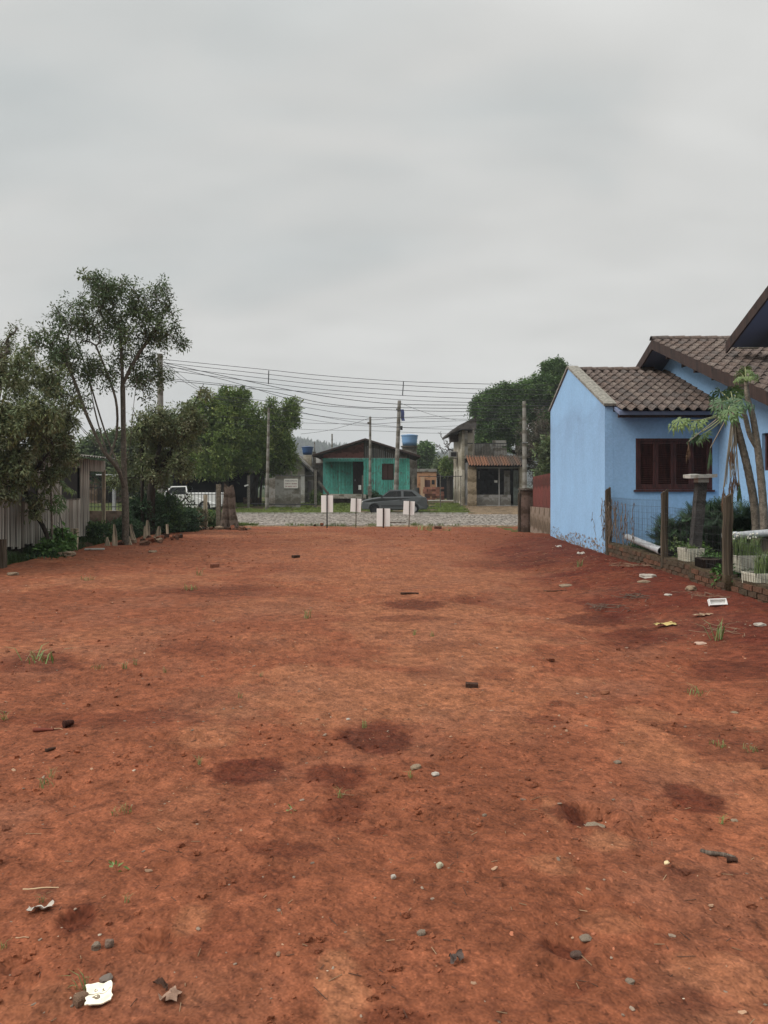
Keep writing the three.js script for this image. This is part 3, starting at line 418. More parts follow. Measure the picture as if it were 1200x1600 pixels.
{ // dead creeper on the mesh
  const o = thing('dead_creeper', 'dry brown creeper stems tangled in the wire mesh by the blue wall', 'dead plant', [4.3, 0.45, -14]), r = rng(61), b = new MB(), lf = [];
  for (let i = 0; i < 46; i++) { let p = V((r() - .5) * 0.05, -0.05 + r() * 0.2, -Math.pow(r(), 1.0) * 2.0 * (i < 16 ? 0.15 : 1) + 0.75 + (i < 16 ? -1.4 + 0.05 : -0.55) + (i > 30 ? 0.5 : 0)); const pts = [p.clone()]; const n = 4 + Math.floor(r() * 6); for (let k = 0; k < n; k++) { p = p.clone().add(V((r() - .5) * 0.04, 0.05 + r() * 0.12, (r() - .5) * 0.16)); if (p.y > 0.85) break; pts.push(p); leafTris(lf, p, V(r() - .5, -0.6 - r(), r() - .5).normalize(), V(r(), 1, r()).normalize(), 0.05 + r() * 0.05, 0.025, 0.3, 0.3); } if (pts.length > 1) b.tube(pts, 0.004 + r() * 0.003, 3); }
  b.build('stems', mat([0.17, 0.12, 0.085], 0.95), o, 'stuff'); mesh('dry_leaves', geoFrom(lf.filter((_, i) => Math.floor(i / 36) % 2 === 0)), mat([0.20, 0.165, 0.125], 0.95), o, 'stuff');
}
{ // concrete bird table post
  const x = 4.59, d = 11.35, o = thing('concrete_bird_table', 'grey concrete post with a flat slab on top in front of the shuttered window', 'post', [x, 0.3, -d]), g = jitter(new THREE.BoxGeometry(0.135, 1.3, 0.135, 2, 8, 2), 0.008, 6, 3); g.translate(0.05, 0.65, 0); const p = g.attributes.position; for (let i = 0; i < p.count; i++) p.setX(i, p.getX(i) - (1.3 - p.getY(i)) * 0.09 + 0.03); g.computeVertexNormals(); mesh('post', boxUV(g), mat([0.085, 0.08, 0.078], 0.95, { map: rep(speckTex, 2), bumpMap: rep(bumpTex, 3), bumpScale: 0.01 }), o);
  mesh('neck', roughBox(0.16, 0.07, 0.16, 0.006, 8, 4), M.paleConcrete, o).position.set(0.085, 1.325, 0); const s = mesh('slab', roughBox(0.39, 0.05, 0.3, 0.01, 7, 6, 6, 2, 4), M.paleConcrete, o); s.position.set(0.06, 1.385, 0); s.rotation.z = 0.02;
}
{ // pipes
  const pipe = (label, a, b, r) => { const o = thing('plastic_pipe', label, 'pipe', a.clone()), n = 18, dir = b.clone().sub(a), L = dir.length(), g = new THREE.LatheGeometry([[r, 0], [r, L - 0.12], [r * 1.14, L - 0.11], [r * 1.14, L], [r * 0.88, L], [r * 0.88, 0], [r, 0]].map(q => new THREE.Vector2(...q)), n); const m = mesh('tube', boxUV(g), M.pvc, o); m.quaternion.setFromUnitVectors(V(0, 1, 0), dir.normalize()); return o; };
  pipe('grey plastic pipe lying on the low brick wall by the blue house corner', V(4.42, 0.61, -14.0), V(4.34, 0.52, -12.05), 0.058);
  const q = pipe('pale plastic pipe with a flanged end, propped level above the planters', V(6.3, 1.02, -10.2), V(4.62, 0.86, -10.35), 0.052);
  const f = new MB(); f.cyl(V(-1.70, -0.165, -0.15), V(-1.73, -0.167, -0.152), 0.095, 0.09, 14); f.cyl(V(-1.73, -0.167, -0.152), V(-1.75, -0.168, -0.153), 0.03, 0.03, 8); f.build('flange', M.white, q);
}
// planters
const cream = mat([0.66, 0.62, 0.50], 0.8, { map: rep(grainTex, 3) });
const onion = [[0.10, 0.19, 0.035], [0.13, 0.23, 0.05], [0.16, 0.24, 0.08]];
const greenMat = (c) => pmat(c, 0.7, { transmission: 0.25, thickness: 0 });
const bladeM = [[0.13, 0.19, 0.05], [0.16, 0.235, 0.055], [0.10, 0.15, 0.04]].map(greenMat);
function blades(n, rad, h, w, seed, lean = 0.35) { const r = rng(seed), out = []; for (let i = 0; i < n; i++) { const a = r() * 6.283, q = Math.sqrt(r()) * rad, H = h * (0.5 + r() * 0.7), b = V(Math.cos(a) * q, 0, Math.sin(a) * q), az = r() * 6.283, l = lean * (0.3 + r()), m = b.clone().add(V(Math.cos(az) * l * H * 0.35, H * 0.6, Math.sin(az) * l * H * 0.35)), t = b.clone().add(V(Math.cos(az) * l * H, H * (1 - l * 0.3), Math.sin(az) * l * H)), s = V(-Math.sin(az), 0, Math.cos(az)).multiplyScalar(w / 2); const A = b.clone().add(s), B = b.clone().sub(s), C = m.clone().addScaledVector(s, 0.8), D = m.clone().addScaledVector(s, -0.8); for (const v of [A, B, D, A, D, C, C, D, t]) out.push(v.x, v.y, v.z); } return geoFrom(out); }
function planter(label, x, y, d, sx, sy, sz, m, turn, fill) {
  const o = thing('planter_box', label, 'planter', [x, y, -d], 'planter boxes along the garden wall', turn), t = 0.018, b = new MB();
  const wall = (w, hh, px, pz, ry) => { const g = new THREE.BoxGeometry(w, hh, t); g.translate(0, hh / 2, 0); const p = g.attributes.position; for (let i = 0; i < p.count; i++) { p.setZ(i, p.getZ(i) + p.getY(i) * 0.08); } g.rotateY(ry); g.translate(px, 0, pz); b.add(g); };
  wall(sx, sy, 0, sz / 2, 0); wall(sx, sy, 0, -sz / 2, Math.PI); wall(sz, sy, sx / 2, 0, Math.PI / 2); wall(sz, sy, -sx / 2, 0, -Math.PI / 2);
  for (let q = -sx / 2 + 0.03; q < sx / 2; q += 0.05) b.box(q, 0.01, sz / 2 + 0.01, q + 0.012, sy * 0.95, sz / 2 + 0.03); for (let q = -sz / 2 + 0.03; q < sz / 2; q += 0.05) b.box(-sx / 2 - 0.03, 0.01, q, -sx / 2 - 0.01, sy * 0.95, q + 0.012);
  b.box(-sx / 2, 0, -sz / 2, sx / 2, 0.02, sz / 2); b.build('box', m, o);
  const e = mesh('soil', roughBox(sx - 0.03, 0.03, sz - 0.03, 0.01, 14, 4, 6, 1, 4), mat([0.05, 0.035, 0.025], 1), o); e.position.y = sy * 0.82;
  if (fill) { const f = mesh(fill[0], fill[1], fill[2], o); f.position.y = sy * 0.82; }
  return o;
}
{ // spring onions with pale flower heads
  const allium = (seed, n, sx, sz) => { const r = rng(seed), l = [], g = blades(10, 0.03, 0.26, 0.009, seed, 0.35); for (let i = 0; i < n; i++) l.push(g.clone().applyMatrix4(TRS((r() - .5) * sx, 0, (r() - .5) * sz, 0, r() * 6, 0, 0.8 + r() * 0.5))); return mergeGeometries(l); };
  planter('small cream slatted planter beside the foot of the bird table', 4.5, 0.41, 11.3, 0.24, 0.22, 0.26, cream, 0.05, ['sprouts', allium(3, 14, 0.18, 0.24).scale(1, 0.35, 1), bladeM[1]]);
  planter('dark brown wooden planter on the wall between the cream planters', 4.45, 0.40, 10.5, 0.28, 0.15, 0.34, mat([0.035, 0.024, 0.02], 0.9, { map: rep(woodTex, 2) }), -0.12, null);
  const p3 = planter('long cream planter with flowering onions on bricks right of the thick post', 4.70, 0.43, 10.0, 0.40, 0.22, 0.3, cream, 0.1, ['onions', allium(5, 26, 0.42, 0.24), bladeM[0]]);
  const fl = [], r = rng(4); for (let i = 0; i < 16; i++) fl.push(new THREE.IcosahedronGeometry(0.013, 1).toNonIndexed().translate((r() - .5) * 0.4, 0.4 + r() * 0.1, (r() - .5) * 0.2)); mesh('flower_heads', mergeGeometries(fl), mat([0.6, 0.58, 0.5], 0.9), p3, 'stuff');
  planter('cream planter with tall green shoots at the right edge of the picture', 4.53, 0.33, 9.2, 0.36, 0.18, 0.26, cream, 0.15, ['onions', allium(9, 24, 0.3, 0.2), bladeM[0]]);
  const br = thing('brick_stack', 'red bricks under the long cream onion planter', 'bricks', [4.68, 0.2, -9.95]); for (let j = 0; j < 3; j++) for (let i = 0; i < 2; i++) { const q = mesh('brick', roughBox(0.22, 0.07, 0.14, 0.005, 12, i + j), brickMats[3], br); q.position.set(-0.12 + i * 0.235, 0.02 + j * 0.073, (j % 2) * 0.01); }
  const bp = thing('black_flowerpot', 'small black pot of seedlings at the foot of the middle fence post', 'flowerpot', [4.48, 0.38, -12.0]); mesh('pot', new THREE.LatheGeometry([[0.0, 0], [0.07, 0], [0.095, 0.14], [0.105, 0.14], [0.105, 0.16], [0.085, 0.155], [0.08, 0.12], [0, 0.12]].map(q => new THREE.Vector2(...q)), 16), mat([0.02, 0.02, 0.02], 0.6), bp); mesh('seedlings', cluster(40, 0.13, 0.07, 0.03, 3), bladeM[1], bp).position.y = 0.22;
}
// feathery bushes in the garden
function bush(name, label, c, rx, ry, rz, n, leaf, colors, seed, group, material = LEAF, category = 'bush') {
  const o = thing(name, label, category, c, group), r = rng(seed), list = [], cols = [], st = [];
  for (let i = 0; i < n; i++) { const u = V(r() - .5, r() - .5, r() - .5).normalize().multiplyScalar(Math.pow(r(), 0.4)), k = 0.8 + 0.4 * vn3(u.x * 2 + seed, u.y * 2, u.z * 2); list.push(TRS(u.x * rx * k, ry + u.y * ry * k, u.z * rz * k, (r() - .5) * 0.9, r() * 6.28, (r() - .5) * 0.9, 0.7 + r() * 0.6)); const q = colors[Math.floor(r() * colors.length)], f = 0.7 + r() * 0.6; cols.push(rgb(q[0] * f, q[1] * f, q[2] * f)); if (i % 12 === 0) st.push(boxUV(tubeGeo([V(u.x * rx * 0.25, 0, u.z * rz * 0.25), V(u.x * rx * 0.5, ry * 0.6, u.z * rz * 0.5), V(u.x * rx * k, ry + u.y * ry * k, u.z * rz * k)], [0.012, 0.009, 0.004], 4))); }
  mesh('stems', mergeGeometries(st), barkDark, o); copies('foliage', leaf, material, list, o, cols); return o;
}
const feather = (() => { const out = [], r = rng(12); for (let f = 0; f < 5; f++) { const az = r() * 6.283, el = 0.5 + r() * 0.7, D = V(Math.cos(az) * Math.cos(el), Math.sin(el), Math.sin(az) * Math.cos(el)), S = V(-Math.sin(az), 0, Math.cos(az)); for (let k = 0; k < 9; k++) for (const s of [-1, 1]) leafTris(out, D.clone().multiplyScalar(0.02 + k * 0.02), D.clone().multiplyScalar(0.5).addScaledVector(S, s).normalize(), V(0, 1, 0), 0.07 * (1 - k * 0.07), 0.014, 0.1, 0.2); } return geoFrom(out); })();
const DKG = [[0.032, 0.072, 0.028], [0.044, 0.092, 0.034], [0.026, 0.058, 0.026]];
bush('feathery_bush', 'feathery dark green bush left of the bird table against the blue wall', [4.85, 0.35, -12.8], 0.36, 0.34, 0.4, 260, feather, DKG, 3, 'feathery bushes below the window');
bush('feathery_bush', 'largest feathery dark green bush right of the bird table', [5.28, 0.35, -12.4], 0.42, 0.46, 0.45, 460, feather, DKG, 4, 'feathery bushes below the window');
bush('feathery_bush', 'feathery dark green bush behind the thick fence post', [5.52, 0.35, -11.9], 0.42, 0.44, 0.45, 360, feather, DKG, 5, 'feathery bushes below the window');
const herb = cluster(16, 0.09, 0.055, 0.03, 77);
bush('low_herbs', 'low bright green herbs behind the small cream planter', [4.85, 0.33, -10.7], 0.45, 0.12, 0.4, 220, herb, [[0.05, 0.11, 0.025], [0.07, 0.14, 0.03]], 6, undefined, LEAF, 'plant');
bush('low_herbs', 'low green herbs around the black flowerpot', [4.72, 0.36, -11.75], 0.22, 0.14, 0.4, 110, herb, [[0.06, 0.12, 0.025], [0.09, 0.16, 0.03]], 7, undefined, LEAF, 'plant');
bush('low_herbs', 'green leafy weed growing over the wall beside the dark planter', [4.33, 0.3, -9.75], 0.09, 0.1, 0.14, 45, herb, [[0.05, 0.13, 0.025], [0.07, 0.16, 0.03]], 8, undefined, LEAF, 'plant');
// papaya trees
function papayaLeaf(L, seed, dead) {
  const r = rng(seed), out = [], N = 7;
  for (let k = 0; k < N; k++) { const a = (k / (N - 1) - 0.5) * 4.4, len = L * (1 - Math.abs(a) * 0.16), D = V(Math.cos(a), -0.12 - 0.3 * r(), Math.sin(a)).normalize(); let o = V(0, 0, 0); leafTris(out, o, D, V(0, 1, 0), len, L * 0.2, 0.12, 0.45); for (const [t, s] of [[0.35, 1], [0.35, -1], [0.58, 1], [0.58, -1]]) { const S = D.clone().cross(V(0, 1, 0)).multiplyScalar(s); leafTris(out, D.clone().multiplyScalar(len * t), D.clone().addScaledVector(S, 0.75).normalize(), V(0, 1, 0), len * 0.42, L * 0.13, 0.12, 0.5); } }
  const g = geoFrom(out); if (dead) { const p = g.attributes.position; for (let i = 0; i < p.count; i++) { const x = p.getX(i), z = p.getZ(i); p.setXYZ(i, x * 0.18 + (r() - .5) * 0.015, p.getY(i) - Math.hypot(x, z) * 0.9, z * 0.18 + (r() - .5) * 0.015); } g.computeVertexNormals(); } return g;
}
const papG = [greenMat([0.065, 0.125, 0.045]), greenMat([0.09, 0.16, 0.045]), greenMat([0.13, 0.19, 0.045])], deadM = mat([0.14, 0.085, 0.055], 0.95), petM = mat([0.24, 0.25, 0.12], 0.7), petDead = mat([0.25, 0.215, 0.165], 0.9);
const papBark = mat([0.30, 0.26, 0.215], 0.93, { map: rep(speckTex, 3), bumpMap: rep(bumpTex, 3), bumpScale: 0.01 });
function papTrunk(o, pts, r0, r1) { const cv = new THREE.CatmullRomCurve3(pts), q = [], rad = []; for (let i = 0; i <= 46; i++) { q.push(cv.getPoint(i / 46)); rad.push(mix(r0, r1, i / 46) * (i % 2 ? 1.0 : 1.07)); } return mesh('trunk', boxUV(tubeGeo(q, rad, 9, true)), papBark, o); }
function frond(o, a, b, L, m, pm, seed, dead, droop = 0.1) { const mid = a.clone().lerp(b, 0.5); mid.y += dead ? 0.0 : droop * a.distanceTo(b); const cv = new THREE.QuadraticBezierCurve3(a, mid, b), pts = cv.getPoints(7); const f = mesh('leaf', papayaLeaf(L, seed, dead), m, o); f.position.copy(b); const d = b.clone().sub(a); f.rotation.set(dead ? 0 : (hash2(seed, 3) - .5) * 0.9, Math.atan2(-d.z, d.x), dead ? 0 : -0.35 - hash2(seed, 8) * 0.7, 'YXZ'); const s = mesh('leaf_stalk', boxUV(tubeGeo(pts, pts.map((_, i) => mix(0.012, 0.007, i / 7)), 5)), pm, o); return s; }
{
  const D = 11.2, q = (px, py, dd = 0) => P(px, py, D + dd), base = P(1183, 838, D), rel = v => v.sub(base);
  const o = thing('papaya_tree', 'leaning papaya tree with drooping green and dead brown leaves by the blue wall', 'tree', [base.x, 0.3, base.z]); base.y = 0.3;
  papTrunk(o, [V(0, 0, 0), rel(q(1180, 800)), rel(q(1170, 740)), rel(q(1158, 690)), rel(q(1149, 655)), rel(q(1146, 628))], 0.062, 0.042);
  const top = q(1146, 634); let k = 0;
  for (const [px, py, dz, L, m] of [[1090, 657, -0.3, 0.24, 2], [1062, 655, -0.5, 0.26, 2], [1098, 678, -0.2, 0.22, 1], [1085, 680, 0.3, 0.2, 0], [1128, 628, -0.5, 0.26, 0], [1142, 612, 0.2, 0.26, 1], [1125, 612, 0.4, 0.26, 0], [1160, 625, -0.4, 0.3, 0], [1138, 640, -0.7, 0.28, 1], [1152, 610, 0.5, 0.26, 0]]) frond(o, rel(top.clone()), rel(q(px, py, dz)), L, papG[m], petM, 20 + k++, false, k < 5 ? -0.16 : 0.12);
  for (const [px, py, dz, L] of [[1076, 690, -0.1, 0.26], [1142, 745, -0.2, 0.3], [1148, 735, -0.1, 0.28], [1131, 760, -0.15, 0.3], [1154, 748, 0.1, 0.24], [1143, 700, -0.3, 0.26]]) frond(o, rel(top.clone()), rel(q(px, py, dz)), L, deadM, petDead, 60 + k++, true);
  for (const [px, py, dz] of [[1155, 757, -0.15], [1110, 700, 0.2]]) frond(o, rel(top.clone()), rel(q(px, py, dz)), 0.3, papG[0], petDead, 80 + k++, true);
  const ps = new MB(), r = rng(9); for (let i = 0; i < 12; i++) { const a = rel(q(1146 + (r() - .5) * 8, 640 + r() * 20)), b = rel(q(1140 + (r() - .5) * 22, 720 + r() * 50, (r() - .5) * 0.2)); ps.tube([a, a.clone().lerp(b, 0.45).add(V((r() - .5) * 0.1, 0, 0)), b], 0.006, 4); } ps.build('dead_stalks', petDead, o);
  const b2 = P(1197, 842, 11.0), o2 = thing('papaya_tree', 'forked papaya tree with a small upright tuft beside the leaning one', 'tree', [b2.x, 0.3, b2.z]), rel2 = v => v.sub(V(b2.x, 0.3, b2.z)), q2 = (px, py, dd = 0) => P(px, py, 11 + dd);
  papTrunk(o2, [V(0, 0, 0), rel2(q2(1192, 780)), rel2(q2(1184, 700)), rel2(q2(1176, 650)), rel2(q2(1168, 620)), rel2(q2(1166, 596))], 0.06, 0.028);
  papTrunk(o2, [rel2(q2(1184, 702)), rel2(q2(1172, 680)), rel2(q2(1164, 650)), rel2(q2(1158, 636))], 0.036, 0.03);
  for (const [px, py, dz, L] of [[1156, 582, 0.1, 0.15], [1176, 580, -0.1, 0.15], [1164, 574, 0.15, 0.15], [1182, 586, 0.1, 0.13], [1152, 590, -0.2, 0.13], [1170, 588, -0.2, 0.12], [1160, 590, 0.25, 0.13]]) frond(o2, rel2(q2(1166, 598)), rel2(q2(px, py, dz)), L, papG[2], petM, 90 + k++, false, 0.2);
}
// ------------------------------------------------------------------ far right of the lot: round pillar, red sheet fence, wall
{
  const o = thing('gate_pillar', 'round rough stone gate pillar at the far right corner of the lot', 'pillar', [PX(823, 26.6), -0.15, -26.6]), g = jitter(new THREE.CylinderGeometry(0.25, 0.27, 1.5, 20, 12), 0.025, 4, 5); g.translate(0, 0.78, 0);
  mesh('shaft', boxUV(g), mat([0.125, 0.085, 0.068], 0.95, { map: rep(stainTex, 1.6), bumpMap: rep(bumpTex, 2), bumpScale: 0.02 }), o); const c = jitter(new THREE.CylinderGeometry(0.31, 0.29, 0.07, 20, 2), 0.012, 6, 2); c.translate(0, 1.56, 0); mesh('cap', boxUV(c), M.oldConcrete, o);
  woodPost('gate_stake', 'thin black stake left of the round gate pillar', 811, 771, 830, 26.5, 0.07);
  const w = thing('boundary_wall', 'low stained concrete wall under the red metal fence', 'wall'); const b = new MB(); b.extrude(shp([[20.1, -0.1], [26.4, -0.2], [26.4, 0.82], [20.1, 0.92]]), 0.14, new THREE.Matrix4().makeBasis(V(0.075, 0, -1).normalize(), V(0, 1, 0), V(1, 0, 0.075).normalize()).setPosition(3.02, 0, 0)); b.build('wall', mat([0.26, 0.2, 0.155], 0.95, { map: rep(stainTex, 0.9), bumpMap: rep(bumpTex, 2), bumpScale: 0.01 }), w); settle(w, 4.6, -0.1, -22);
  const f = thing('sheet_metal_fence', 'dark red corrugated sheet fence standing on the low boundary wall', 'fence'), r = rng(3);
  for (let i = 0; i < 7; i++) { const g = new THREE.PlaneGeometry(0.89, 1.02, 36, 1), p = g.attributes.position; for (let k = 0; k < p.count; k++) p.setZ(k, Math.sin(p.getX(k) / 0.89 * Math.PI * 20) * 0.011); g.computeVertexNormals(); const m = mesh('sheet', boxUV(g), mat([0.135 + r() * 0.03, 0.04, 0.032], 0.6, { map: rep(stainTex, 1) }), f), d = 20.5 + i * 0.88; m.position.set(4.56 + (d - 20.5) * 0.078 + 0.07, 1.40 - (d - 20.5) * 0.013, -d); m.rotation.y = Math.PI / 2 - 0.078; }
  settle(f, 4.8, 0.9, -23);
}
// ------------------------------------------------------------------ teal house across the street
const D1 = 56, tx = px => PX(px, D1), ty = py => PY(py, D1);
const tealTex = (() => { return makeTex(1024, (u, v) => { const board = Math.floor(u * 32), k = 0.86 + (hash2(board, 5) - 0.5) * 0.16, w = fbm(u * 96, v * 6, 4), wear = sst(0.60, 0.76, w * 0.8 + fbm(u * 9, v * 7 + 3, 3) * 0.3), n = (fbm(u * 64, v * 24, 2) - 0.5) * 0.12; return [cl(mix(0.40, 0.42, wear) * k + n * 0.5), cl(mix(0.76, 0.53, wear) * k + n), cl(mix(0.69, 0.50, wear) * k + n)]; }); })();
{
  const o = thing('teal_house', 'small teal boarded house with brown gable roof across the street', 'house');
  const teal = mat([1, 1, 1], 0.85, { map: rep(tealTex, 0.25, 0.4) }), brown = mat([0.085, 0.045, 0.038], 0.9, { map: rep(woodTex, 1.2) }), grey = mat([0.16, 0.14, 0.12], 0.95, { map: rep(woodTex, 1.2, 0.4) }), trim = mat([0.07, 0.27, 0.23], 0.8);
  const xl = tx(505), xr = tx(640), xp = tx(571), y0 = ty(772), y1 = ty(716), back = 8;
  const boards = (x0, x1, ya, yb, d, m, name, parent, w = 0.125, yTop) => { const b = new MB(); const r = rng(Math.floor(x0 * 100 + d)); for (let x = x0; x < x1 - 0.01; x += w) { const e = Math.min(x + w - 0.012, x1), t = (r() - .5) * 0.008; b.box(x, ya, -d - t, e, yTop ? Math.min(yTop(x), yTop(e)) : yb, -d - 0.025 - t); } return b.build(name, m, parent); };
  const wall = new MB().box(xl, y0, -D1 - 1.6, xp, y1, -D1 - 1.7).box(xp, y0, -D1 - 0.03, xr - 0.02, y1, -D1 - 0.12).box(xr - 0.12, y0 - 0.6, -D1 - 0.12, xr - 0.02, y1, -D1 - back).box(xp - 0.1, y0, -D1 - 0.12, xp, y1, -D1 - 1.6).box(xl - 0.02, y0, -D1 - 1.7, xl + 0.08, y1, -D1 - back).build('wall', brown, o);
  boards(xp - 0.14, tx(597), y0 - 0.05, y1, D1, teal, 'boarding', wall); boards(tx(597), tx(615), y0 - 0.05, ty(749), D1, teal, 'boarding', wall); boards(tx(597), tx(615), ty(725), y1, D1, teal, 'boarding', wall); boards(tx(615), xr, y0 - 0.05, y1, D1, teal, 'boarding', wall);
  boards(xl, xp - 0.1, ty(720.5), y1, D1, teal, 'boarding', wall); boards(xl + 0.05, tx(550), y0, ty(720), D1 + 1.55, teal, 'boarding', wall);
  new MB().box(xl - 0.02, y0, -D1 - 0.02, xl + 0.16, y1, -D1 - 0.16).build('porch_post', trim, o); new MB().box(xl, ty(720.5) - 0.03, -D1 + 0.01, xp, ty(720.5) + 0.06, -D1 - 0.12).build('porch_beam', trim, o);
  new MB().box(xl, y0 - 0.32, -D1 + 0.25, xp + 0.05, y0 - 0.02, -D1 - 1.6).build('porch_floor', mat([0.5, 0.46, 0.4], 0.9, { map: rep(stainTex, 0.8) }), o);
  new MB().box(xl + 0.1, -0.1, -D1 + 0.05, xr - 0.1, y0 - 0.32, -D1 - 1.0).build('foundation', mat([0.09, 0.06, 0.048], 0.95, { map: rep(stainTex, 1) }), o); new MB().box(xp + 0.06, y0 - 0.3, -D1 - 0.04, xr - 0.1, y0 - 0.04, -D1 - 1).build('sill_beam', grey, o);
  const dr = new MB().box(tx(551), y0, -D1 - 1.5, tx(569), ty(722), -D1 - 1.56).build('door', mat([0.055, 0.028, 0.024], 0.7, { map: rep(woodTex, 2) }), o); new MB().box(tx(553), y0 + 0.95, -D1 - 1.44, tx(553) + 0.05, y0 + 1.1, -D1 - 1.5).build('handle', M.steel, dr);
  const win = new MB().box(tx(597) + 0.04, ty(749) + 0.04, -D1 - 0.02, tx(615) - 0.04, ty(725) - 0.04, -D1 - 0.06).build('window', brown, o); const fr = new MB(), a = tx(597), c = tx(615), e = ty(749), f = ty(725); fr.box(a - 0.02, e - 0.03, -D1 + 0.03, a + 0.05, f + 0.03, -D1 - 0.02).box(c - 0.05, e - 0.03, -D1 + 0.03, c + 0.02, f + 0.03, -D1 - 0.02).box(a + 0.05, f - 0.04, -D1 + 0.03, c - 0.05, f + 0.03, -D1 - 0.02).box(a + 0.05, e - 0.03, -D1 + 0.03, c - 0.05, e + 0.04, -D1 - 0.02).build('frame', M.brownTimber, win);
  for (const s of [0, 1]) { const l = new MB(); for (let y = e + 0.07; y < f - 0.06; y += 0.06) { const g = new THREE.BoxGeometry((c - a) / 2 - 0.09, 0.055, 0.01); g.rotateX(0.6); g.translate(a + 0.05 + ((c - a) / 2 - 0.05) * (s + 0.5), y, -D1 - 0.005); l.add(g); } l.build('shutter', mat([0.13, 0.075, 0.065], 0.85), win); }
  // gable: painted sheet on the left, bare boards on the right
  const ax = tx(571), ay = ty(688), el = tx(492), er = tx(654), ey = ty(712.5), gy = x => x < ax ? mix(ey, ay, (x - el) / (ax - el)) : mix(ay, ey, (x - ax) / (er - ax));
  const gab = new MB().extrude(shp([[xl, y1 + 0.02], [xp - 0.12, y1 + 0.02], [xp - 0.12, gy(xp - 0.12) - 0.12], [xl, gy(xl) - 0.12]]), 0.05, frontM(D1)).build('gable', mat([0.19, 0.08, 0.068], 0.9, { map: rep(stainTex, 0.8) }), o);
  boards(xp - 0.12, xr + 0.1, y1 + 0.02, 0, D1, grey, 'gable_boards', gab, 0.15, x => Math.max(y1 + 0.05, gy(x) - 0.1));
  const rf = new MB(); for (const [xa, ya, xb, yb] of [[el - 0.12, gy(el) - 0.03, ax, ay], [ax, ay, er + 0.12, ey - 0.1]]) rf.extrude(shp([[xa, ya], [xb, yb], [xb, yb + 0.08], [xa, ya + 0.08]]), back + 1, frontM(D1 - 0.75)); const roof = rf.build('roof', mat([0.10, 0.075, 0.062], 0.9, { map: rep(stainTex, 0.7) }), o);
  const bb = new MB(); for (const [xa, ya, xb, yb] of [[el - 0.12, gy(el) - 0.06, ax, ay - 0.02], [ax, ay - 0.02, er + 0.12, ey - 0.13]]) bb.extrude(shp([[xa, ya], [xb, yb], [xb, yb + 0.13], [xa, ya + 0.13]]), 0.04, frontM(D1 - 0.8)); bb.build('barge_board', M.brownTimber, roof);
  settle(o, -1.3, 0.15, -D1);
}
